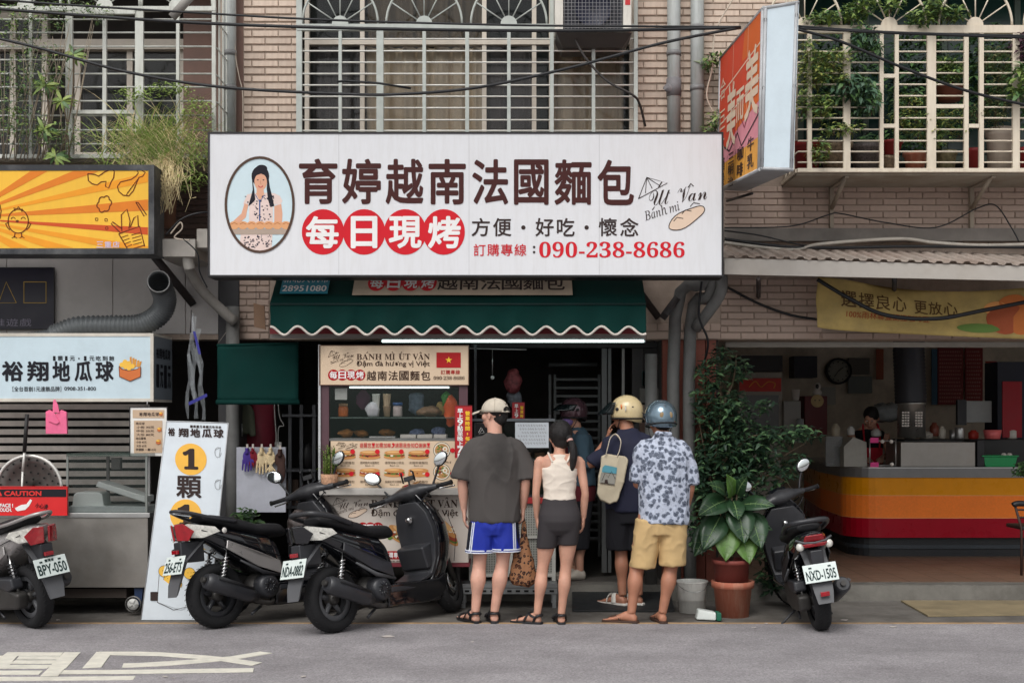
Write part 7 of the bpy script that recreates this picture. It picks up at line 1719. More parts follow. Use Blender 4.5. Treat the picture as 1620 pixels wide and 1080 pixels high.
# ---- man with tote, helmet cream
r = P1('person', 'man in cream helmet and navy T-shirt touching his chin, black shorts', 0, 0)
mb = MB()
leg(mb, (-.09, 0, .86), (-.06, .03, .48), (-.05, 0, .085), .09, .058); leg(mb, (.09, 0, .86), (.075, .03, .48), (.09, 0, .085), .09, .058)
fL = foot(mb, (-.05, .0, .0), .9); fR = foot(mb, (.09, .02, .0), 1.2)
torso(mb, [(.80, 0, 0, .15, .115), (.92, 0, 0, .16, .12), (1.1, 0, 0, .15, .11), (1.28, .0, 0, .165, .10), (1.36, .0, 0, .13, .085), (1.45, 0, .01, .058, .055)])
mb.tube([(0, .01, 1.43), (-.02, .04, 1.57)], [.062, .06], 14)
sL, eL, wL = V(-.165, .02, 1.32), V(-.315, .05, 1.19), V(-.165, .13, 1.41); sR, eR, wR = V(.17, 0, 1.32), V(.21, .05, 1.10), V(.12, .22, 1.02)
arm(mb, sL, eL, wL, .046, .036); arm(mb, sR, eR, wR, .046, .036)
hand(mb, wL, (.2, .15, 1), (.9, -.1, -.3), .6, .98, -1); hand(mb, wR, (-.6, 1, .2), (-.3, 0, 1), .6, .98, 1)
f4 = head(mb, (-.02, .06, 1.62), 1.15, 1.0)
finish(r, mb, m_tan2); face_parts(r, f4); mb = MB(); mb.ell(f4(0, -.050, -.045), (.062, .045, .050), 16); mesh_obj('hair', voxel(mb, .007, 2), m_hair, r)
m_nt = M('navy_tee', (34, 36, 56), .9, bump=.1, bscale=220)
mb = MB(); torso(mb, [(.80, 0, 0, .19, .145), (.95, 0, 0, .19, .145), (1.15, 0, 0, .20, .145), (1.30, 0, 0, .205, .135), (1.37, 0, 0, .185, .12), (1.43, 0, .005, .12, .09), (1.49, 0, .015, .072, .07)], n=24)
for sh, el in ((sL, eL), (sR, eR)):
 q = 1 if sh.x > 0 else -1; mb.tube(spline([V(q * .08, 0, 1.41), V(q * .15, 0, 1.365), sh + V(0, 0, -.05), sh.lerp(el, .6), sh.lerp(el, .92)], 4), interp([.055, .074, .078, .072, .072], 17), 18)
mesh_obj('t_shirt', voxel(mb, .009, 6, folds(.016, (6, 6, 2.4), 12)), m_nt, r)
m_bks = M('black_shorts', (24, 24, 30), .9)
mb = MB(); torso(mb, [(.70, 0, 0, .165, .125), (.78, 0, 0, .18, .135), (.88, 0, 0, .175, .13)]); shorts_leg(mb, (-.09, 0, .82), (-.08, .02, .47), (.105, .12), (.10, .105)); shorts_leg(mb, (.09, 0, .82), (.085, .02, .47), (.105, .12), (.10, .105))
mesh_obj('shorts', voxel(mb, .009, 5, folds(.010, seed=14)), m_bks, r)
helmet(r, f4, M('cream_shell', (214, 194, 150), .3, coat=.5, var=.05), 1.0, (-.005, .10, .12, .0))
MB().ell(f4(-.118, -.005, .06), (.008, .024, .022), 10).build('sticker', M('sticker_orange', (226, 120, 52), .4), r); MB().ell(f4(-.124, -.045, .045), (.006, .020, .028), 10).build('sticker', M('sticker_white', (216, 212, 206), .4), r); MB().ell(f4(-.093, -.098, .06), (.01, .010, .006), 8).build('vent', m_blkp, r)
m_sl2 = M('white_slide', (208, 204, 196), .6); sandal(r, fL, 1, m_sl2, slide=True); sandal(r, fR, 1, m_sl2, slide=True)
place(r, 994, 10.72, .03)
tt = thing('tote_bag', 'cream canvas tote bag with a bluish print on the shoulder of the man in navy', 'bag', (0, 0, 0))
m_cv = M('canvas_cream', (196, 184, 160), .9, bump=.2, bscale=150, var=.06)
D = 10.52
mb = MB(); o_ = [(945, 781), (952, 722), (960, 718), (990, 722), (994, 728), (985, 770), (976, 793), (965, 797), (950, 790)]
mb.prism([P(a, b, D) for a, b in o_], (0, .05, 0)); mesh_obj('bag_body', voxel(mb, .008, 5, folds(.010, (9, 9, 5), 31)), m_cv, tt)
for off in (0, .035): MB().tube(spline([P(958, 722, D + off), P(962, 705, D + off), P(966, 692, D + .03 + off), P(974, 687, D + .08 + off), P(982, 697, D + off), P(980, 712, D + off), P(976, 722, D + off)], 6), .011, 6, flat=.35).build('strap', M('strap_cream', (206, 194, 176), .9), tt)
mb = MB(); ppoly(mb, [(953, 739), (957, 735), (976, 739), (975, 749), (952, 746)], D, 0, .012); ppoly(mb, [(951, 747), (975, 750), (972, 767), (948, 763)], D, 1, .012)
pstroke(mb, [(952, 760), (957, 748), (962, 755), (967, 745), (973, 757)], 1, D, 2, .0135); pstroke(mb, [(951, 763), (972, 766)], .8, D, 2, .0135); ppoly(mb, [(956, 764), (957, 758), (961, 758), (962, 765)], D, 2, .014)
mb.build('print', [pr('tote_blue', (92, 154, 170)), pr('tote_grey', (150, 148, 140)), p_dk], tt)

# ---- woman with helmet and mask in the back
r = P1('person', 'woman in maroon helmet and purple mask facing left, denim shirt over maroon top', 0, 0)
mb = MB()
leg(mb, (-.08, 0, .82), (-.07, .02, .46), (-.06, 0, .08), .085, .055); leg(mb, (.08, 0, .82), (.07, .02, .46), (.06, 0, .08), .085, .055)
fL = foot(mb, (-.06, 0, .0), .2); fR = foot(mb, (.06, 0, .0), -.1)
torso(mb, [(.78, 0, 0, .16, .12), (.92, 0, 0, .16, .125), (1.1, 0, 0, .14, .11), (1.25, .0, 0, .16, .11), (1.33, .0, 0, .15, .10), (1.38, 0, .01, .07, .06)])
mb.tube([(0, .01, 1.34), (0, .03, 1.46)], [.052, .05], 14)
sL, eL, wL = V(-.165, .02, 1.29), V(-.20, .0, 1.05), V(-.08, .18, 1.0); sR, eR, wR = V(.165, 0, 1.29), V(.20, .03, 1.05), V(.06, .20, 1.02)
arm(mb, sL, eL, wL, .042, .034); arm(mb, sR, eR, wR, .042, .034); hand(mb, wL, (.6, .8, .1), (.3, -.2, .9), .6, .9, -1); hand(mb, wR, (-.6, .8, .1), (-.3, -.2, .9), .6, .9, 1)
f5 = head(mb, (0, .05, 1.515), .25, .96); finish(r, mb, m_sh, .007); face_parts(r, f5, .96)
mb = MB(); mb.ell(f5(0, -.045, -.05), (.064, .05, .055), 16); mesh_obj('hair', voxel(mb, .007, 2), m_hair, r)
mb = MB(); mb.ell(f5(0, .058, -.068), (.062, .056, .050), 18); mesh_obj('face_mask', voxel(mb, .006, 2), M('purple_mask', (126, 104, 160), .8), r)
m_dn = M('denim_shirt', (62, 84, 98), .9, bump=.15, bscale=200)
mb = MB(); torso(mb, [(.86, 0, -.01, .19, .14), (1.05, 0, -.01, .18, .135), (1.22, 0, -.005, .19, .13), (1.31, 0, 0, .175, .115), (1.36, 0, .0, .10, .08), (1.39, 0, .01, .07, .062)], n=24)
for sh, el, wr in ((sL, eL, wL), (sR, eR, wR)): mb.tube([V(.1 if sh.x > 0 else -.1, 0, 1.32), sh, sh.lerp(el, .5), el, el.lerp(wr, .5)], [.06, .068, .06, .056, .05], 14)
mesh_obj('denim_shirt', voxel(mb, .009, 5, folds(.009, seed=22)), m_dn, r)
mb = MB(); torso(mb, [(.72, 0, 0, .18, .145), (.80, 0, 0, .182, .15), (.90, 0, .0, .175, .145), (1.3, 0, .055, .09, .075), (1.36, 0, .045, .05, .04)], n=24); mesh_obj('maroon_top', voxel(mb, .009, 4, folds(.007, seed=25)), M('maroon_cloth', (92, 28, 36), .9), r)
mb = MB(); torso(mb, [(.70, 0, 0, .165, .13), (.80, 0, 0, .17, .14)]); shorts_leg(mb, (-.08, 0, .76), (-.075, .01, .28), (.10, .11), (.082, .085)); shorts_leg(mb, (.08, 0, .76), (.072, .01, .28), (.10, .11), (.082, .085)); mesh_obj('trousers', voxel(mb, .009, 4, folds(.009, seed=27)), m_bks, r)
for f in (fL, fR):
 mb = MB(); rows = [[f(w_ * 1.12 * cos(a * pi / 7), y, max(.0, z + h * sin(a * pi / 7) * 1.15)) for a in range(14)] for y, w_, h, z in ((-.05, .02, .03, .034), (-.03, .036, .045, .04), (.04, .04, .045, .045), (.12, .046, .03, .036), (.19, .05, .022, .028), (.24, .042, .016, .022), (.255, .02, .01, .02))]
 mb.ring_loft(rows); mesh_obj('shoe', voxel(mb, .007, 2), M('pale_shoe', (186, 178, 166), .7), r)
helmet(r, f5, M('maroon_shell', (92, 66, 74), .15, coat=1, metal=.3), .98, (.03, .09, .10, .0))
place(r, 914, 11.63, .14, 108)

# ---- cook behind the breakfast counter
r = P1('person', 'cook in black top and red apron straps bending over the breakfast counter', 0, 0)
mb = MB(); leg(mb, (-.09, 0, .82), (-.09, .02, .46), (-.09, 0, .08), .085, .055); leg(mb, (.09, 0, .82), (.09, .02, .46), (.09, 0, .08), .085, .055); foot(mb, (-.09, 0, 0), 0); foot(mb, (.09, 0, 0), 0)
torso(mb, [(.78, 0, -.04, .16, .12), (.95, 0, -.03, .16, .12), (1.15, 0, .03, .165, .11), (1.32, 0, .11, .17, .10), (1.40, 0, .15, .07, .06)])
mb.tube([(0, .14, 1.36), (0, .19, 1.45)], [.055, .052], 12)
sL, eL, wL = V(-.19, .1, 1.30), V(-.23, .1, 1.05), V(-.10, .30, 1.03); sR, eR, wR = V(.19, .1, 1.30), V(.23, .1, 1.05), V(.10, .30, 1.03)
arm(mb, sL, eL, wL); arm(mb, sR, eR, wR); hand(mb, wL, (.4, 1, -.2), (0, 0, -1), .5, 1, -1); hand(mb, wR, (-.4, 1, -.2), (0, 0, -1), .5, 1, 1)
f6 = head(mb, (0, .22, 1.49), -.5, 1, .5); finish(r, mb, m_sh, .009); face_parts(r, f6)
mb = MB(); mb.ell(f6(0, -.016, .03), (.09, .104, .096), 18); mb.ell(f6(0, -.03, -.02), (.08, .08, .07), 14); mesh_obj('hair', voxel(mb, .009, 2), m_hair, r)
mb = MB(); torso(mb, [(.80, 0, -.04, .18, .14), (.95, 0, -.03, .175, .135), (1.15, 0, .03, .18, .125), (1.32, 0, .11, .18, .11), (1.37, 0, .13, .09, .08)], n=22); mesh_obj('black_top', voxel(mb, .01, 4), M('black_cloth', (22, 22, 26), .9), r)
m_ap = M('red_apron', (190, 34, 54), .8)
for q in (-1, 1): MB().tube(spline([V(q * .085, .245, 1.12), V(q * .09, .25, 1.26), V(q * .085, .17, 1.40), V(q * .05, .05, 1.36)], 5), .022, 6, flat=.4).build('apron_strap', m_ap, r)
MB().box(-.14, .14, .175, .185, .72, 1.14).build('apron', m_ap, r, bevel=.004)
place(r, 1371, 14.75, .14, 178)
# ================================================================ scooters (local frame: x forward, y left, z up)
m_gloss = M('gloss_black', (12, 14, 20), .12, coat=1, spec=.6, var=.15, dirt=.06, dirtcol=(90, 86, 80))
m_matt = M('matt_black', (46, 47, 51), .42, coat=.15, var=.12, dirt=.2, dirtcol=(84, 80, 74)); m_seatm = M('seat_vinyl', (26, 26, 29), .6, bump=.12, bscale=160)
m_silver = M('silver_paint', (170, 166, 164), .3, metal=.45, coat=.6, var=.06, dirt=.15); m_gry = M('grey_fender', (84, 85, 88), .5, dirt=.2)
m_eng = M('engine_alloy', (70, 68, 66), .5, metal=.5, var=.3, dirt=.4, dirtcol=(40, 36, 32)); m_chr = M('chrome', (200, 200, 200), .15, metal=1, var=.05)
m_tyre = M('tyre_rubber', (24, 24, 26), .85, var=.2, bump=.4, bscale=60); m_tail = M('tail_lens', (150, 16, 28), .12, coat=1, var=.25, scale=30); m_amb = M('amber_lens', (230, 90, 30), .2, coat=1)
m_clear = M('clear_lens', (206, 204, 196), .1, coat=1, var=.3, scale=40); m_mir = M('mirror_glass', (235, 240, 240), .02, metal=1, var=0); m_plate_w = M('plate_white', (212, 222, 218), .4, var=.04)
def yz(x, zc, hw, hh, n=16, p=2.6): return ring_yz(x, zc, hw, hh, n, p)
def ring_yz(x, zc, hw, hh, n=16, p=2.6, lean=0):
 o = []
 for i in range(n):
  a = 2 * pi * i / n; ca, sa = cos(a), sin(a)
  y = hw * abs(ca) ** (2 / p) * (1 if ca >= 0 else -1); z = hh * abs(sa) ** (2 / p) * (1 if sa >= 0 else -1)
  o.append(V(x + lean * z, y, zc + z))
 return o
def scooter(label, plate, main, panel, tail='wing', rim=m_matt, extras=True, group='parked scooters', arrow=False, steer=24):
 t = thing('motor_scooter', label, 'scooter', (0, 0, 0), group); B = lambda mb, n, m, **k: mb.build(n, m, k.pop('parent', t), **k)
 for wx, w_ in ((-.64, .062), (.66, .056)):
  R_ = .248
  w = B(MB().lathe([(.125, -.030), (.165, -.035), (.168, -.03), (.168, .03), (.165, .035), (.125, .030)], (wx, 0, R_), (0, 1, 0), 28), 'wheel', rim)
  prof = [(.165, -.045), (.185, -w_), (.215, -w_ * 1.02), (.236, -w_ * .75), (.246, -w_ * .35), (R_, 0), (.246, w_ * .35), (.236, w_ * .75), (.215, w_ * 1.02), (.185, w_), (.165, .045)]
  B(MB().lathe(prof, (wx, 0, R_), (0, 1, 0), 40), 'tyre', m_tyre, parent=w)
  mb = MB()
  for k in range(40):
   a = 2 * pi * k / 40
   for q in (-1, 1): c = V(wx + .2475 * cos(a), q * .022, R_ + .2475 * sin(a)); mb.tube([c, c + V(-.012 * sin(a) + .0 * cos(a), q * .022, .012 * cos(a))], .0022, 4)
  B(mb, 'tread', m_rub, parent=w, kind='stuff')
  sp = MB(); sp.lathe([(0, -.05), (.035, -.05), (.045, -.03), (.045, .03), (.035, .05), (0, .05)], (wx, 0, R_), (0, 1, 0), 16)
  B(sp, 'hub', m_eng, parent=w)
  for k in range(5): a = k * 2 * pi / 5 + .3; B(MB().tube([V(wx + .03 * cos(a), 0, R_ + .03 * sin(a)), V(wx + .158 * cos(a), 0, R_ + .158 * sin(a))], [.022, .015], 6), 'spoke', rim, parent=w)
  if wx > 0: B(MB().lathe([(.05, -.052), (.1, -.052), (.1, -.048), (.05, -.048)], (wx, 0, R_), (0, 1, 0), 24), 'brake_disc', m_chr, parent=w)
 for q in (-1, 1): B(MB().tube([(.66, q * .075, .25), (.60, q * .072, .44), (.555, q * .05, .56)], [.022, .024, .026], 10), 'front_fork', m_eng)
 mb = MB(); mb.ring_loft([[V(.66 + r_ * cos(a), y, .25 + r_ * sin(a)) for r_, y in ((.262, -.058), (.285, -.03), (.292, 0), (.285, .03), (.262, .058), (.255, 0))] for a in [radians(d_) for d_ in range(20, 171, 15)]]); B(mb, 'front_fender', main)
 # leg shield: sections from the neck down to the floor
 rows = []
 for z, xf, xb, hw in ((1.00, .40, .30, .08), (.94, .46, .32, .13), (.86, .53, .345, .185), (.74, .60, .375, .215), (.60, .635, .40, .21), (.47, .62, .40, .19), (.36, .585, .36, .165), (.27, .52, .30, .15)):
  r_ = []
  for k in range(13): a = -pi / 2 + pi * k / 12; r_.append(V(xf - (xf - xb) * (1 - cos(a)) ** 1.5, hw * sin(a), z))
  for k in range(1, 6): u = 1 - 2 * k / 6; r_.append(V(xb + .035 * (1 - u * u) * (1 if z > .7 else -.6), hw * u, z))
  rows.append(r_)
 mb = MB(); mb.ring_loft(rows); o = mesh_obj('front_cowl', voxel(mb, .012, 3), main, t)
 # inner shield with pocket and key
 rows = []
 for z, x, hw in ((.93, .30, .10), (.84, .32, .17), (.72, .345, .20), (.58, .37, .195), (.45, .37, .175), (.35, .33, .16), (.30, .20, .155)): rows.append([V(x + .012 * abs(u) ** 3 - .018, hw * u, z) for u in (-1, -.7, -.35, 0, .35, .7, 1)] + [V(x + .06, hw * u, z) for u in (1, 0, -1)])
 mb = MB(); mb.ring_loft(rows); B(mb, 'inner_shield', m_matt, bevel=.008)
 B(MB().prism([(.25, -.15, .56), (.37, -.15, .60), (.37, -.15, .40), (.30, -.15, .38)], (0, .30, 0)), 'glove_box', m_matt, bevel=.02, seg=3)
 B(MB().lathe([(0, .03), (.018, .03), (.022, .02), (.03, .0)], (.30, 0, .79), (-1, 0, .15), 14), 'ignition', m_chr)
 for q in (-1, 1): B(MB().ell((.545, q * .150, .66), (.025, .012, .035), 10, rot=(0, .3, q * .5)), 'front_signal', m_amb)
 B(MB().prism([V(.60, -.09, .78), V(.60, .09, .78), V(.615, .06, .69), V(.615, -.06, .69)], (.035, 0, 0)), 'headlight', m_clear, bevel=.008)
 # floor and lower covers
 B(MB().prism([(.44, -.15, .30), (.44, .15, .30), (-.14, .15, .285), (-.14, -.15, .285)], (0, 0, -.05)), 'floorboard', m_matt, bevel=.012, seg=3)
 for q in (-1, 1): B(MB().prism([(.50, q * .150, .34), (.52, q * .13, .17), (.30, q * .125, .12), (-.16, q * .12, .13), (-.18, q * .15, .30), (.40, q * .16, .30)], (0, -q * .03, 0)), 'lower_cover', main, bevel=.012, seg=3)
 B(MB().box(-.12, .46, -.11, .11, .12, .24), 'frame_belly', m_matt, bevel=.02)
 # rear body
 mb = MB(); S = ((-.06, .46, .105, .19), (-.14, .50, .135, .21), (-.28, .545, .155, .185), (-.44, .60, .160, .155), (-.60, .665, .150, .12), (-.74, .725, .130, .09), (-.86, .765, .095, .06), (-.93, .79, .055, .03))
 mb.ring_loft([ring_yz(*s_, n=22, p=2.8, lean=-.25) for s_ in S]); o = mesh_obj('rear_body', voxel(mb, .012, 2), main, t)
 for q in (-1, 1):
  B(MB().prism([(-.10, q * .148, .36), (-.34, q * .166, .44), (-.62, q * .158, .60), (-.60, q * .150, .665), (-.34, q * .164, .56), (-.12, q * .145, .47)], (0, q * .014, 0)), 'side_panel', panel, bevel=.010, seg=3)
  B(MB().tube([(-.08, q * .142, .345), (-.3, q * .165, .395), (-.5, q * .165, .50)], [.012, .017, .008], 8), 'side_trim', m_gry if panel is not m_silver else m_matt)
 # seat
 mb = MB(); S = ((.02, .700, .075, .035), (-.04, .715, .115, .055), (-.16, .722, .145, .055), (-.28, .728, .155, .05), (-.38, .760, .15, .055), (-.52, .795, .145, .055), (-.66, .828, .125, .045), (-.76, .845, .09, .03))
 mb.ring_loft([ring_yz(*s_, n=20, p=2.6, lean=-.15) for s_ in S]); mesh_obj('seat', voxel(mb, .011, 3), m_seatm, t)
 # grab rail
 if tail == 'wing':
  B(MB().tube(spline([(-.50, -.150, .80), (-.72, -.145, .845), (-.90, -.085, .90), (-.96, 0, .915), (-.90, .085, .90), (-.72, .145, .845), (-.50, .150, .80)], 5), .017, 8, flat=.8), 'grab_rail', main if main is not m_gloss else m_matt)
  B(MB().prism([(-.78, -.10, .865), (-.96, -.045, .905), (-.96, .045, .905), (-.78, .10, .865)], (0, 0, .018)), 'tail_spoiler', main, bevel=.006)
 else:
  B(MB().tube(spline([(-.50, -.155, .80), (-.70, -.165, .865), (-.84, -.12, .90), (-.87, 0, .905), (-.84, .12, .90), (-.70, .165, .865), (-.50, .155, .80)], 6), .021, 8), 'grab_rail', m_matt)
 # lights at the tail
 if tail == 'round':
  B(MB().prism([(-.925, -.07, .80), (-.925, .07, .80), (-.895, .085, .745), (-.895, -.085, .745)], (-.03, 0, 0)), 'tail_light', m_tail, bevel=.01, seg=3)
  B(MB().prism([(-.90, -.10, .735), (-.90, .10, .735), (-.885, .08, .705), (-.885, -.08, .705)], (-.045, 0, 0)), 'tail_light', m_tail, bevel=.006)
  for q in (-1, 1): B(MB().ell((-.905, q * .112, .715), (.025, .034, .034), 12), 'rear_signal', m_clear)
  B(MB().tube([(-.90, -.14, .77), (-.93, -.08, .745), (-.94, 0, .738), (-.93, .08, .745), (-.90, .14, .77)], .009, 6), 'lamp_trim', m_gry)
 else:
  for q in (-1, 1):
   B(MB().prism([(-.955, q * .03, .80), (-.90, q * .098, .81), (-.70, q * .148, .775), (-.66, q * .156, .735), (-.80, q * .135, .695), (-.93, q * .04, .71)], (0, q * .010, -.0)), 'rear_signal', m_clear, bevel=.006)
   B(MB().prism([(-.962, q * .012, .812), (-.93, q * .085, .815), (-.86, q * .124, .75), (-.90, q * .10, .68), (-.945, q * .012, .69)], (-.012, q * .012, 0)), 'tail_light', m_tail if tail != 'dark' else m_gloss, bevel=.006)
 # rear fender, plate
 B(MB().prism([(-.78, -.10, .66), (-.78, .10, .66), (-.93, .085, .52), (-1.0, .075, .36), (-1.02, .06, .27), (-1.02, -.06, .27), (-1.0, -.075, .36), (-.93, -.085, .52)], (.02, 0, .02)), 'rear_fender', m_gry, bevel=.006)
 B(MB().box(-.945, -.74, -.05, .05, .52, .68), 'plate_bracket', m_matt, bevel=.01)
 pl = B(MB().prism([(-.955, -.13, .575), (-.955, .13, .575), (-1.005, .13, .44), (-1.005, -.13, .44)], (-.004, 0, .001)), 'number_plate', m_plate_w, bevel=.003)
 up = V(.05, 0, .135).normalized(); fr_ = (V(-1.0105, 0, .44), V(0, -1, 0), up)
 mb = MB(); text(mb, plate, -.115, .115, .098, .018, 0, bold=.018, frame=(fr_[0], fr_[1], fr_[2]), eps=.0012); text(mb, '臺灣省', -.045, .03, .134, .112, 0, bold=.03, frame=fr_, eps=.0012) if plate.startswith('B') else None
 for q in (-.075, .075): mb.prism([fr_[0] + V(0, q + .012 * a, 0) + up * (.118 + .006 * b_) for a, b_ in ((-1, -1), (1, -1), (1, 1), (-1, 1))], (-.002, 0, 0))
 B(mb, 'plate_number', pr('plate_dark', (30, 50, 50)), parent=pl)
 B(MB().box(-1.035, -1.015, -.035, .035, .33, .365) if tail == 'round' else MB().box(-.975, -.95, -.035, .035, .59, .62), 'reflector', m_tail, bevel=.003)
 # engine, exhaust, shocks
 B(MB().prism([(-.10, .06, .34), (-.14, .06, .18), (-.34, .06, .14), (-.70, .06, .18), (-.72, .06, .30), (-.50, .06, .34), (-.30, .06, .38)], (0, .10, 0)), 'transmission', m_eng, bevel=.025, seg=3)
 B(MB().prism([(-.36, .07, .40), (-.66, .07, .42), (-.68, .07, .34), (-.60, .07, .31), (-.38, .07, .33)], (0, .10, 0)), 'air_filter', m_matt, bevel=.02, seg=3)
 B(MB().ell((-.22, 0, .27), (.15, .12, .13), 16), 'engine', m_eng)
 B(MB().lathe([(0, .17), (.07, .17), (.095, .15), (.10, .10), (.09, .02)], (-.24, 0, .28), (0, -1, 0), 20), 'fan_cover', m_matt)
 ft = MB()
 for k in range(10): a = k * pi / 5; ft.tube([V(-.24 + .02 * cos(a), -.172, .28 + .02 * sin(a)), V(-.24 + .06 * cos(a + .3), -.172, .28 + .06 * sin(a + .3))], .005, 4)
 B(ft, 'fan_vanes', m_gloss, kind='stuff')
 B(MB().tube(spline([(-.18, -.08, .22), (-.22, -.14, .15), (-.36, -.165, .17), (-.46, -.17, .22)], 5), .018, 8), 'exhaust_pipe', m_eng)
 mf = MB(); mf.tube([(-.38, -.165, .205), (-.46, -.175, .235), (-.80, -.185, .36), (-.84, -.185, .375)], [.035, .062, .068, .05], 18); mx_ = B(mf, 'muffler', m_matt)
 B(MB().tube([(-.44, -.205, .27), (-.76, -.235, .385)], [.03, .035], 8, flat=.5), 'heat_shield', m_blkp if tail != 'round' else m_gloss, parent=mx_)
 B(MB().tube([(-.835, -.185, .373), (-.87, -.185, .385)], .022, 12), 'tail_pipe', m_chr if arrow else m_eng, parent=mx_)
 for q in (-1, 1):
  a, b_ = V(-.66, q * .11, .29), V(-.58, q * .12, .60)
  sh_ = B(MB().tube([a, b_], .013, 8), 'shock_absorber', m_chr)
  pts = [a.lerp(b_, .2 + .6 * k / 80) + V(.026 * cos(k * .55), .026 * sin(k * .55), 0) for k in range(81)]; B(MB().tube(pts, .0055, 5), 'spring', m_chr if extras else m_matt, parent=sh_)
 B(MB().tube([(-.28, .10, .15), (-.34, .30, .012)], .011, 8).tube([(-.34, .30, .012), (-.37, .31, .01)], .016, 6), 'side_stand', m_matt)
 B(MB().tube([(-.30, -.10, .13), (-.42, -.14, .08)], .012, 6).tube([(-.30, .10, .13), (-.42, .12, .08)], .012, 6), 'centre_stand', m_matt)
 for q in (-1, 1): B(MB().tube(spline([(.36, q * .17, 1.0), (.44, q * .14, .96), (.47, q * .06, .98)], 5), .006, 5).tube(spline([(.35, q * .2, .99), (.31, q * .15, .93), (.33, q * .08, .88)], 5), .005, 5), 'brake_cable', m_rub)
 for q in (-1, 1): B(MB().tube([(-.10, q * .150, .50), (-.30, q * .170, .575), (-.62, q * .163, .69), (-.80, q * .125, .755)], .0035, 4), 'panel_gap', m_rub); B(MB().tube([(.585, q * .15, .84), (.655, q * .165, .62), (.615, q * .15, .42)], .0035, 4), 'panel_gap', m_rub)
 # handlebar
 mb = MB(); mb.ring_loft([[V(x0 + dx * cos(a), y, z0 + dz * sin(a)) for a in [k * pi / 8 for k in range(16)]] for y, x0, z0, dx, dz in ((-.24, .335, 1.005, .022, .022), (-.16, .35, 1.01, .045, .035), (-.09, .37, 1.015, .085, .058), (0, .38, 1.01, .105, .075), (.09, .37, 1.015, .085, .058), (.16, .35, 1.01, .045, .035), (.24, .335, 1.005, .022, .022))])
 mb.tube([(.38, 0, 1.02), (.42, 0, .90)], [.07, .075], 12); mesh_obj('handlebar_cowl', voxel(mb, .010, 3), m_matt, t)
 B(MB().prism([(.325, -.075, 1.055), (.325, .075, 1.055), (.40, .085, 1.09), (.40, -.085, 1.09)], (0, 0, .006)), 'dashboard', m_gloss, bevel=.004)
 for q in (-1, 1):
  B(MB().tube([(.335, q * .22, 1.005), (.315, q * .36, 1.0)], .018, 12).tube([(.314, q * .36, 1.0), (.312, q * .372, 1.0)], .022, 10), 'grip', m_rub)
  B(MB().tube(spline([(.375, q * .20, .995), (.39, q * .27, .985), (.37, q * .37, .975)], 5), .0075, 6), 'brake_lever', m_chr)
  B(MB().box(.315, .365, q * .19 - .02, q * .19 + .02, .985, 1.03), 'switch_housing', m_blkp, bevel=.006)
  if not (arrow and q < 0 and tail != 'dark'):
   st_ = [V(.345, q * .20, 1.03), V(.36, q * .24, 1.10), V(.36, q * .285, 1.17)]
   mr2 = B(MB().tube(spline(st_, 4), [.009] * 9, 8), 'mirror_stem', m_blkp)
   c = V(.36, q * .31, 1.215); B(MB().ell(c, (.020, .076, .052), 16, rot=(q * .5, 0, q * .15)), 'mirror_shell', m_blkp, parent=mr2)
   B(MB().ell(c + V(-.018, 0, 0), (.005, .068, .045), 16, rot=(q * .5, 0, q * .15)), 'mirror', m_mir, parent=mr2)
 if extras:
  ph_ = B(MB().box(.33, .345, -.05, .035, 1.11, 1.15).tube([(.345, 0, 1.05), (.345, 0, 1.12)], .01, 6), 'phone_holder', m_blkp, bevel=.004)
  for q in (-.06, .045): B(MB().tube([(.335, q, 1.10), (.325, q, 1.175), (.31, q * .8, 1.185)], .008, 6), 'holder_claw', m_blkp, parent=ph_)
 ax = V(.22, 0, -.6).normalized(); pv = V(.38, 0, 1.0); Rm = Matrix.Translation(pv) @ Matrix.Rotation(radians(-steer), 4, ax) @ Matrix.Translation(-pv)
 for o in t.children:
  k = o.name.split('.')[0]
  if k in ('front_fork', 'front_fender', 'handlebar_cowl', 'dashboard', 'grip', 'brake_lever', 'switch_housing', 'mirror_stem', 'phone_holder') or (k == 'wheel' and o.data.vertices[0].co.x > 0): o.matrix_basis = Rm
 return t
def park(t, rear, fwd, lean=0, s=1.0):
 """rear = ground point under the rear axle, fwd = heading in degrees from +X"""
 a = radians(fwd); off = Matrix.Rotation(a, 3, 'Z') @ V(-.64 * s, 0, 0)
 t.location = Vector(rear) - off; t.rotation_euler = (radians(lean), 0, a); t.scale = (s, s, s)
s3 = scooter('black scooter with white plate NDA-0882 and both mirrors raised, before the bread cart', 'NDA-0882', m_gloss, m_matt, tail='dark', rim=m_gry)
park(s3, G(530, 1000), 51, -9)
s2 = scooter('black scooter with silver side panels and red wing tail, plate 256-ETS, beside the standing sign', '256-ETS', m_gloss, m_silver, tail='wing', extras=True, rim=m_matt)
park(s2, G(345, 993), 47, -8)
s1 = scooter('silver scooter with red and clear tail lamps, plate BPY-050, cut off by the left edge', 'BPY-050', m_silver, m_silver, tail='wing', rim=m_gry, extras=False)
park(s1, G(56, 992), 140, -7)
s4 = scooter('black scooter seen from the rear with plate NXD-1505, beside the leafy shrub', 'NXD-1505', m_gloss, m_matt, tail='round', rim=m_matt, extras=False)
park(s4, G(1300, 996), 88, -9, .95)
hb = thing('spare_bag', 'patterned black and grey bag hanging under the handlebar of the silver panelled scooter', 'bag', (0, 0, 0))
bm2 = MB().ell((0, 0, 0), (.10, .09, .13), 16); mesh_obj('bag_body', voxel(bm2, .01, 2, lambda c: .012 * noise.noise(c * 18)), M('bag_pattern', (58, 50, 48), .5, var=.9, scale=30), hb)
hb.location = s2.matrix_basis @ V(.20, -.02, .74)
MB().lathe([(0, .004), (.016, .003), (.018, 0)], (.30, -.03, 1.015), (-1, 0, .3), 14).build('sticker', M('sticker_blue', (40, 150, 200), .4), s2)
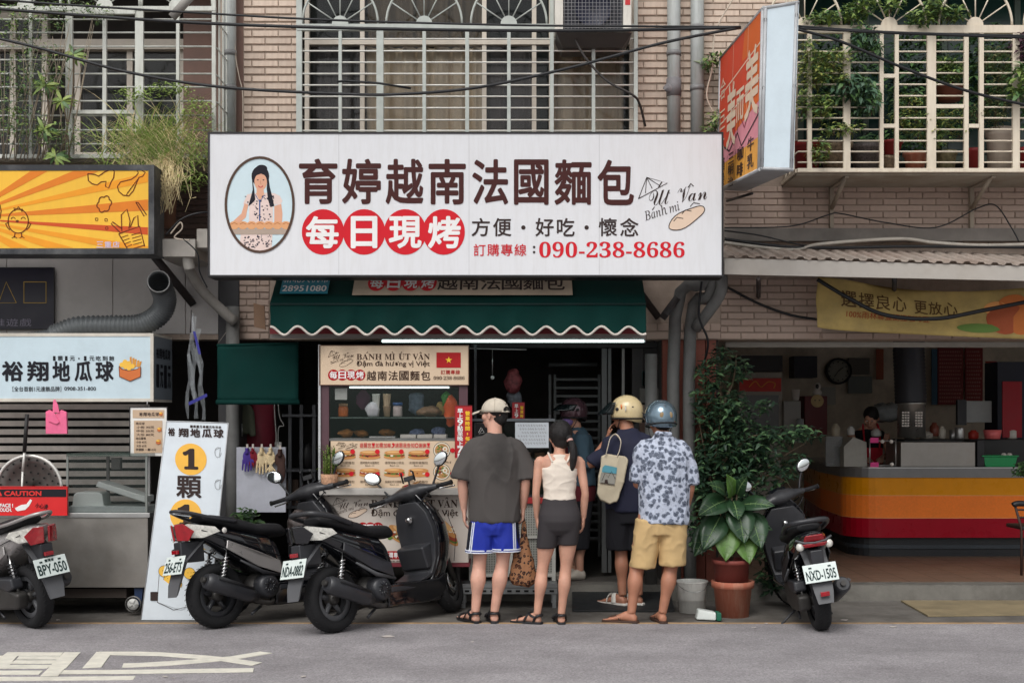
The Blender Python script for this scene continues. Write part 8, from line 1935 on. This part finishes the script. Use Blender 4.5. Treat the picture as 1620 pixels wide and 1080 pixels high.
MB().lathe([(0, .004), (.020, .003), (.022, 0)], (-.62, -.160, .74), (0, -1, 0), 14).build('sticker', M('sticker_white'), s2)
# ================================================================ plants
LG = [M('leaf_dark', (50, 76, 46), .45, var=.3, rand=.1), M('leaf_green', (74, 104, 58), .45, var=.25), M('leaf_light', (126, 148, 78), .5, var=.2), M('leaf_olive', (134, 138, 70), .55, var=.2)]
m_bark = M('bark', (92, 78, 62), .9, var=.3, bump=.5); m_terr = M('terracotta', (168, 98, 76), .75, var=.12, dirt=.45, dirtcol=(196, 168, 146), streak=1); m_rpot = M('red_pot', (134, 34, 34), .5, dirt=.2); m_straw = M('dry_blade', (220, 202, 156), .8, var=.25); m_grass = M('green_blade', (142, 164, 84), .7, var=.3)
def leaves(mb, blobs, D, n, size, mats, rr, dy=.15, droop=.3, asp=.45):
 tot = sum(b[2] * b[3] for b in blobs)
 for cx, cy, rx, ry in blobs:
  for i in range(max(3, int(n * rx * ry / tot))):
   while True:
    u, v, w_ = rr.uniform(-1, 1), rr.uniform(-1, 1), rr.uniform(-1, 1)
    if u * u + v * v + w_ * w_ < 1: break
   p = P(cx + u * rx, cy + v * ry, D) + V(0, w_ * dy, 0); a = rr.uniform(0, 6.28)
   L = size * rr.uniform(.6, 1.3); leaf_faces(mb, p, V(cos(a), sin(a) - .3, rr.uniform(-droop * 2, .7)), V(rr.uniform(-.4, .4), -.5, 1), L, L * asp, rr.choices(range(len(mats)), weights=[4, 3, 2, 1][:len(mats)])[0], rr.uniform(.1, .6), 2)
def pot(px, pyb, pyt, r0, r1, D, mat, name='pot', parent=None, rim=True):
 s_ = D / F; h = (pyb - pyt) * s_; a, b = r0 * s_, r1 * s_
 pf = [(0, 0), (a, 0), (b * .96, h * .8), (b * 1.08, h * .82), (b * 1.1, h), (b * .95, h), (b * .93, h * .85), (0, h * .83)] if rim else [(0, 0), (a, 0), (b * 1.05, h * .5), (b, h), (b * .9, h), (0, h * .85)]
 return MB().lathe(pf, P(px, pyb, D), n=24).build(name, mat, parent)
rr = random.Random(12)
# the climbing shrub
D = 11.0
sb = thing('leafy_shrub', 'tall dark leafy climbing shrub between the floral shirt and the breakfast shop', 'shrub', (X(1150, D), D, 0))
mb = MB()
for pts in ([(1150, 930), (1146, 850), (1130, 760), (1140, 650), (1138, 555)], [(1152, 900), (1180, 800), (1215, 740), (1275, 700)], [(1148, 850), (1120, 740), (1105, 660)], [(1160, 860), (1200, 760), (1240, 760), (1262, 790)], [(1135, 740), (1190, 690), (1260, 690)], [(1140, 650), (1160, 600), (1165, 560)]): mb.tube(spline([P(a, b, D) for a, b in pts], 6), interp([.016, .004], 6 * (len(pts) - 1) + 1), 6)
mb.build('trunk', m_bark, sb)
mb = MB(); blobs = [(1138, 562, 18, 18), (1125, 590, 28, 25), (1165, 585, 20, 22), (1118, 640, 25, 40), (1160, 650, 32, 35), (1140, 710, 42, 42), (1195, 690, 32, 26), (1235, 690, 30, 18), (1285, 686, 14, 9), (1268, 683, 22, 12), (1115, 760, 25, 55), (1170, 760, 35, 40), (1230, 745, 34, 20), (1262, 728, 18, 12), (1110, 840, 22, 40), (1225, 790, 22, 26), (1212, 640, 16, 12), (1205, 860, 16, 30), (1215, 915, 14, 26), (1195, 720, 40, 20)]
LS = [M('shrub_leaf_dark', (32, 52, 38), .4, var=.3), M('shrub_leaf', (44, 68, 46), .4, var=.3), M('shrub_leaf_light', (78, 106, 70), .45, var=.2)]; leaves(mb, blobs, D, 3900, .066, LS, rr, .22)
leaves(mb, [(1140, 740, 38, 130), (1180, 720, 40, 60)], D + .25, 1500, .07, LS[:2], rr, .1)
mb.build('foliage', LS, sb, kind='stuff')
# two stacked terracotta pots with the broad leaved plant
D = 10.35
pt = thing('broad_leaved_plant', 'broad leaved potted plant in two stacked terracotta pots before the leafy shrub', 'potted plant', (X(1158, D), D, 0))
pot(1159, 975, 918, 25, 31, D, m_terr, 'lower_pot', pt); pot(1157, 921, 884, 26, 29, D, M('terracotta_dark', (128, 62, 54), .7, dirt=.3), 'upper_pot', pt)
m_bl = M('broad_leaf', (38, 64, 40), .35, var=.25, scale=9); m_rib = M('leaf_rib', (104, 130, 84), .5); m_bl2 = M('broad_leaf_light', (84, 118, 54), .4, var=.3, scale=9)
stem = MB()
def bigleaf(x0, y0, x1, y1, w_, mat=m_bl, dd=0.0, out=-.18):
 a = P(x0, y0, D + dd); b = P(x1, y1, D + dd + out); d_ = b - a; L = d_.length; up = V(0, -1, .6); s_ = d_.cross(up).normalized(); n_ = s_.cross(d_).normalized(); W_ = w_ * D / F
 prof = ((0, .04), (.08, .55), (.22, .92), (.42, 1), (.62, .85), (.8, .5), (.93, .18), (1, .01)); vs = []
 for t, k in prof:
  c = a + d_ * t + n_ * (.10 * L * sin(pi * min(1, t * 1.1)))
  for u in (-1, -.5, 0, .5, 1): vs.append(c + s_ * (W_ * .5 * k * u) + n_ * (.10 * W_ * (abs(u) - .5) + .006 * sin(t * 30) * abs(u)))
 mb = MB(); mb.add(vs, [(5 * i + j, 5 * i + j + 1, 5 * i + j + 6, 5 * i + j + 5) for i in range(7) for j in range(4)], 0, True); lf = mb.build('leaf', mat, pt, solid=.002)
 mb = MB(); mb.tube([a + d_ * t + n_ * (.10 * L * sin(pi * min(1, t * 1.1)) + .002 - .05 * W_) for t, k in prof], [.006, .0055, .005, .0045, .004, .003, .002, .001], 5)
 for t in (.15, .3, .45, .6, .75):
  k = 1 - abs(t - .42) * 1.3; c = a + d_ * t + n_ * (.10 * L * sin(pi * min(1, t * 1.1)) - .05 * W_ + .001)
  for q in (-1, 1): mb.tube([c, c + s_ * (q * W_ * .42 * k) + d_ * .12 + n_ * (.035 * W_)], [.0022, .0008], 4)
 mb.build('leaf_rib', m_rib, lf); stem.tube([V(X(1157, D), D, Z(890, D)), a.lerp(V(X(1157, D), D, Z(890, D)), .4) + V(0, 0, .05), a], .006, 6)
for q in ((1140, 815, 1112, 870, 44), (1165, 800, 1178, 860, 46), (1185, 810, 1205, 868, 42), (1150, 825, 1148, 888, 46, m_bl2), (1172, 840, 1186, 892, 40, m_bl2), (1160, 792, 1168, 822, 30), (1172, 798, 1226, 800, 30), (1150, 790, 1104, 815, 40), (1148, 780, 1120, 765, 26), (1158, 785, 1150, 750, 26, m_bl2), (1166, 782, 1182, 752, 24), (1128, 830, 1098, 880, 40, m_bl, .1), (1180, 830, 1222, 838, 26, m_bl, .1)): bigleaf(*q)
stem.build('stems', m_bark, pt, kind='stuff')
ow = MB().prism([P(1090, 842, 10.9), P(1105, 842, 10.9), P(1105, 880, 10.9), P(1092, 882, 10.9)], (0, .02, 0)); 
# low plant behind the middle scooter
lp = thing('low_plant', 'low dark green plant on the ground behind the silver panelled scooter', 'plant', (X(385, 10.9), 10.9, 0)); mb = MB(); leaves(mb, [(385, 830, 28, 30), (375, 880, 20, 45), (405, 860, 18, 40)], 10.9, 420, .075, LG[:2], rr, .1); mb.build('foliage', LG[:2], lp, kind='stuff')
# upper left: grass clump and shrubs in the cage
D = 10.75
gp = thing('grass_clump', 'big clump of dry and green arching grass growing out of the upper left cage', 'grass', (X(245, D), D, Z(290, D))); mb = MB()
pot(262, 360, 272, 15, 19, 10.95, M('ribbed_pot', (120, 84, 66), .8, dirt=.3), 'pot', gp)
for i in range(560):
 bx_ = rr.gauss(245, 34); by = rr.uniform(215, 275); L = rr.uniform(50, 130); a = rr.gauss(0, .55); dr = rr.uniform(.2, 1.5); pts = []
 for k in range(6):
  t = k / 5; pts.append(P(bx_ + L * (sin(a) * t + .18 * t * t * (1 if a > 0 else -1)), by - L * (cos(a) * t - dr * .75 * t * t), D) + V(0, rr.uniform(-.01, .01) - .12 * t, 0))
 w_ = rr.uniform(.003, .0065); vs = []
 for k, p in enumerate(pts): hw = w_ * (1 - k / 5.2); vs += [p - V(hw, 0, 0), p + V(hw, .002, 0)]
 mb.add(vs, [(2 * k, 2 * k + 1, 2 * k + 3, 2 * k + 2) for k in range(5)], rr.choice((0, 1, 1)))
for i in range(120):
 x0 = rr.gauss(262, 16); pts = [P(x0 + 12 * sin(k + i) * .3 * k, 240 + k * rr.uniform(10, 26), D) + V(0, -.03 * k, 0) for k in range(5)]; mb.tube(pts, .0025, 3)
mb.build('blades', [m_straw, m_grass], gp, kind='stuff')
mb = MB(); leaves(mb, [(270, 140, 38, 14), (310, 180, 30, 30), (215, 150, 30, 14), (320, 240, 26, 22), (300, 285, 30, 18)], D, 1300, .036, [m_grass, LG[2]], rr, .1); mb.build('leaves', [m_grass, LG[2]], gp, kind='stuff')
def rosette_plant(label, stems, D, size, mats, name='balcony_plant', dots=()):
 t = thing(name, label, 'plant', tuple(P(*stems[0][0], D))); mb = MB(); ml = MB()
 for st_ in stems:
  mb.tube(spline([P(a, b, D) for a, b in st_], 4), .006, 5); tip = P(*st_[-1], D)
  for i in range(11): a = i * 2.4; leaf_faces(ml, tip, V(cos(a), -.5 + .5 * rr.random(), .5 * sin(a) + .15), V(0, -1, .35), size * rr.uniform(.8, 1.2), size * .3, rr.randrange(len(mats)), .7)
 if dots: leaves(ml, dots, D, 260, .04, mats, rr, .1)
 mb.build('stems', m_bark, t, kind='stuff'); ml.build('leaves', mats, t, kind='stuff'); return t
rosette_plant('pale green rosette plant on thin stems in the upper left cage', [[(100, 240), (115, 150), (116, 86)], [(70, 245), (78, 190), (72, 135)], [(110, 250), (105, 190), (98, 160)], [(60, 250), (66, 222), (70, 205)], [(86, 262), (88, 255), (88, 248)]], 10.7, .10, [LG[2], LG[1], M('leaf_yellowgreen', (140, 158, 80), .5)])
t = thing('twiggy_shrub', 'grey leafed shrub with bare leaning twigs at the far upper left', 'shrub', tuple(P(40, 250, 10.75))); mb = MB()
for i in range(26): x0 = rr.uniform(0, 110); dx = rr.uniform(-40, 60); mb.tube([P(x0, 255, 10.75), P(x0 + dx * .5, 150, 10.72), P(x0 + dx, rr.uniform(20, 90), 10.7)], [.005, .004, .002], 4)
mb.build('twigs', M('pale_twig', (150, 138, 120), .9), t, kind='stuff'); mb = MB(); leaves(mb, [(20, 40, 30, 40), (70, 30, 40, 28), (20, 150, 25, 60), (40, 200, 40, 40), (150, 20, 30, 14), (110, 8, 60, 10), (60, 110, 50, 50), (100, 215, 40, 26)], 10.72, 2300, .038, [LG[1], LG[2], M('leaf_grey', (120, 128, 100), .6)], rr, .15); mb.build('leaves', [LG[1], LG[2], M('leaf_grey')], t, kind='stuff')
# right balcony: pots and plants
D = 11.05
m_mot = M('patterned_pot', (150, 130, 108), .5, var=.6, scale=40); m_wp = M('pale_pot', (184, 170, 156), .6, dirt=.3)
data = [('large plain red plant pot at the left end of the balcony', 1276, 270, 226, 20, 22, m_rpot), ('large patterned plant pot in the balcony, second from the left', 1322, 270, 228, 20, 25, m_mot), ('dark patterned plant pot in the balcony, third from the left', 1370, 270, 230, 20, 24, M('dark_patterned_pot', (92, 84, 82), .5, var=.7, scale=50)), ('bright red planter between the patterned pots and the small pot', 1410, 246, 224, 14, 17, m_rpot), ('small pale patterned pot below the bright red planter', 1406, 270, 247, 8, 9, m_mot), ('terracotta plant pot in the middle of the balcony', 1448, 270, 242, 15, 18, m_terr), ('mossy patterned pot right of the terracotta pot', 1497, 270, 240, 14, 16, M('mossy_pot', (120, 112, 84), .7, var=.5, scale=30)), ('square red planter between the balcony gate posts', 1541, 270, 236, 12, 13, m_rpot), ('tall pale cylindrical planter near the right edge', 1581, 270, 204, 20, 20, m_wp), ('brown hanging pot in the upper middle of the balcony', 1502, 160, 138, 18, 22, M('brown_pot', (120, 66, 52), .7)), ('small brown pot at the right end of the balcony', 1622, 270, 236, 16, 18, m_rpot)]
for lb, px, b_, t_, r0, r1, mt in data: o = pot(px, b_, t_, r0 * .9, r1, D, mt); o.location = P(px, b_, D); o.data.transform(Matrix.Translation(-P(px, b_, D))); tag(o, lb, 'plant pot', 'pots on the balcony')
def bush(label, blobs, D, n, size, mats, name='balcony_plant', **k):
 n = int(n * 1.7); size *= 1.2
 t = thing(name, label, 'plant', tuple(P(blobs[0][0], blobs[0][1] + blobs[0][3], D)), 'plants on the balcony'); mb = MB(); leaves(mb, blobs, D, n, size, mats, rr, .16, **k); mb.build('foliage', mats, t, kind='stuff')
 mb = MB(); [mb.tube([P(b[0] + rr.uniform(-6, 6), b[1] + b[3], D), P(b[0], b[1], D)], .004, 4) for b in blobs for _ in range(3)]; mb.build('stems', m_bark, t, kind='stuff')
bush('yellow green bush at the left end of the balcony cage', [(1290, 110, 28, 32), (1320, 95, 26, 20), (1278, 80, 12, 20), (1330, 125, 14, 14)], 10.8, 900, .035, [LG[3], LG[2], LG[1]])
bush('bluish green vine hanging across the second balcony bay', [(1350, 140, 34, 22), (1375, 155, 16, 28), (1365, 62, 24, 22), (1385, 75, 8, 14)], 10.78, 560, .055, [M('leaf_blue', (70, 98, 76), .5), LG[1]], droop=.7)
bush('trailing ivy below the yellow green bush', [(1272, 160, 12, 30), (1300, 170, 26, 24), (1320, 205, 26, 10), (1295, 240, 16, 22), (1345, 205, 20, 8)], 10.82, 520, .04, [LG[2], LG[1], LG[3]])
bush('vine with light leaves climbing the arches of the balcony', [(1300, 30, 30, 12), (1345, 25, 30, 14), (1365, 8, 28, 12), (1455, 30, 24, 14), (1412, 8, 14, 14), (1475, 10, 16, 18), (1500, 22, 30, 12)], 10.8, 800, .05, [LG[1], LG[2], M('leaf_bright')])
bush('fine leaved shrub spilling from the middle pots', [(1440, 160, 30, 14), (1425, 190, 20, 20), (1455, 200, 30, 26), (1500, 190, 30, 22), (1480, 215, 28, 22), (1520, 210, 14, 10)], 10.95, 1000, .032, [LG[1], LG[3], LG[2]])
bush('plant in the brown hanging pot', [(1500, 115, 24, 18), (1495, 100, 14, 10)], 10.95, 260, .045, [LG[2], LG[1]])
bush('feathery grey green shrub over the tall pale planter', [(1575, 170, 24, 34), (1582, 110, 20, 40), (1560, 90, 14, 20), (1545, 180, 14, 20)], 10.95, 1000, .028, [M('leaf_feather', (104, 104, 66), .7), LG[1]])
bush('purple leaved plant at the right edge of the balcony', [(1612, 75, 10, 24)], 10.85, 160, .045, [M('leaf_purple', (70, 40, 56), .5)])
bush('large leaved plant with an orange flower at the right edge', [(1614, 130, 16, 28), (1600, 150, 8, 12)], 10.75, 120, .07, [LG[1], LG[2]])
bush('dark foliage mass deep inside the balcony', [(1330, 120, 60, 90), (1450, 120, 60, 90), (1560, 110, 60, 80), (1640, 120, 50, 90), (1420, 225, 80, 20)], 11.9, 2200, .07, LG[:2])
bush('small climber on the wall beside the projecting sign', [(1122, 100, 14, 12), (1132, 92, 12, 10), (1130, 190, 12, 16), (1120, 205, 8, 8)], 11.25, 150, .045, [LG[1], LG[2]])
bush('plant tips hanging in from the right edge before the counter', [(1616, 742, 10, 12)], 12.2, 60, .05, [LG[0], LG[1]])
# ================================================================ cables
m_cab = M('cable_black', (24, 25, 28), .5)
def cable(label, pts, r, mat=m_cab, name='cable', n=8, D=9.6):
 q = [P(p[0], p[1], p[2] if len(p) > 2 else D) for p in pts]; o = MB().tube(spline(q, n), r, 7).build(name, mat, None, loc=tuple(q[0])); return tag(o, label, 'cable')
cable('thin upper black cable running left of the projecting sign', [(-60, -4), (120, 9), (300, 20), (520, 32), (800, 40), (1000, 42), (1172, 43)], .0085)
cable('thick double black cable just below the thin upper one', [(-60, 10), (120, 24), (340, 38), (600, 46), (900, 49), (1172, 44)], .0125)
cable('sagging black cable crossing the window cage in the middle', [(-60, 48), (60, 76), (200, 114), (350, 138), (540, 149), (640, 149), (760, 138), (900, 108), (1050, 68), (1172, 44)], .0115)
cable('upper black cable leaving the projecting sign to the right', [(1262, 42), (1400, 51), (1560, 56), (1680, 58)], .0095)
cable('second black cable leaving the projecting sign to the right', [(1262, 45), (1420, 53), (1680, 62)], .0095)
cable('slanting black cable falling to the right across the balcony', [(1262, 47), (1330, 66), (1430, 108), (1540, 147), (1680, 178)], .011)
cable('thick grey hose curving over the window cage to its right post', [(905, 52, 10.98), (925, 90, 10.98), (960, 128, 11.0), (1000, 150, 11.02), (1012, 165, 11.1), (1021, 200, 11.2)], .011, M('hose_grey', (62, 58, 56), .6))
cable('pale cord dangling beside the projecting sign', [(1165, -10, 11.2), (1140, 32, 11.2), (1130, 60, 11.2), (1126, 110, 11.2), (1118, 150, 11.2), (1128, 178, 11.2)], .007, M('cord_pale', (190, 176, 160), .7), 'cord')
cable('pale wire hanging beside the left pipe', [(368, -10, 11.3), (372, 80, 11.3), (378, 120, 11.3), (384, 150, 11.3), (384, 214, 11.3)], .005, M('cord_pale'), 'cord')
for k, (pts, r_, m_) in enumerate((([(1146, 384), (1250, 395), (1300, 386), (1420, 378), (1480, 384), (1560, 388), (1700, 384)], .016, M('bundle_white', (176, 170, 160), .6, dirt=.4)), ([(1146, 378), (1240, 390), (1330, 392), (1450, 390), (1700, 392)], .014, m_cab), ([(1146, 360), (1250, 358), (1310, 340), (1330, 338), (1400, 352), (1480, 360), (1545, 330), (1575, 325), (1600, 360), (1612, 382)], .006, m_cab), ([(1146, 365), (1200, 372), (1260, 386), (1300, 392)], .007, m_cab))):
 cable(['white cable bundle lying along the metal canopy roof', 'thick black cable lying under the white cable bundle', 'thin black cable looping over the balcony brackets', 'short black cable drooping at the left end of the metal canopy'][k], [(a, b, 11.22) for a, b in pts], r_, m_)
cable('dark cable hanging in the recess under the metal canopy', [(1146, 452, 11.36), (1200, 480, 11.36), (1250, 498, 11.36), (1292, 505, 11.36)], .012)
cable('dark shadow band across the yellow banner, shaped as a black tube', [(1293, 442, 10.9), (1340, 470, 10.9), (1400, 498, 10.9), (1480, 504, 10.9), (1560, 490, 10.9), (1700, 462, 10.9)], .018)  # black tube standing in for the cable shadow that falls on the banner
cable('tangle of wires between the yellow and white signs', [(262, 372, 10.6), (290, 345, 10.6), (330, 336, 10.65), (360, 350, 10.9)], .008); cable('pale wire loop over the gutter box', [(270, 370, 10.6), (285, 352, 10.6), (288, 362, 10.6), (276, 376, 10.6), (300, 380, 10.6)], .006, M('cord_pale'))
cable('thin wire dropping behind the gutter box', [(290, 378, 10.6), (312, 400, 10.6), (316, 430, 10.65), (328, 455, 10.7)], .006)
cable('black cable bundle strapped to the pipes right of the green awning', [(1110, 445, 10.85), (1106, 500, 10.9), (1120, 540, 10.95), (1112, 580, 11.1)], .010)
st_ = MB().tube([P(533, 130, 10.95), P(545, 128, 10.95), P(600, 132, 10.95), P(650, 140, 10.95)], .010, 6).build('stick', m_cab, None, loc=tuple(P(590, 130, 10.95))); tag(st_, 'short dark stick lying through the bars of the middle window cage', 'stick')
tb2 = MB().tube([P(272, 28, 10.3), P(306, -10, 10.3)], .036, 14).build('end_pipe', M('pale_pipe'), None, loc=tuple(P(290, 10, 10.3))); tag(tb2, 'pale pipe end pointing down at the top of the left cage', 'pipe')
bpy.data.scenes.remove(TMP)
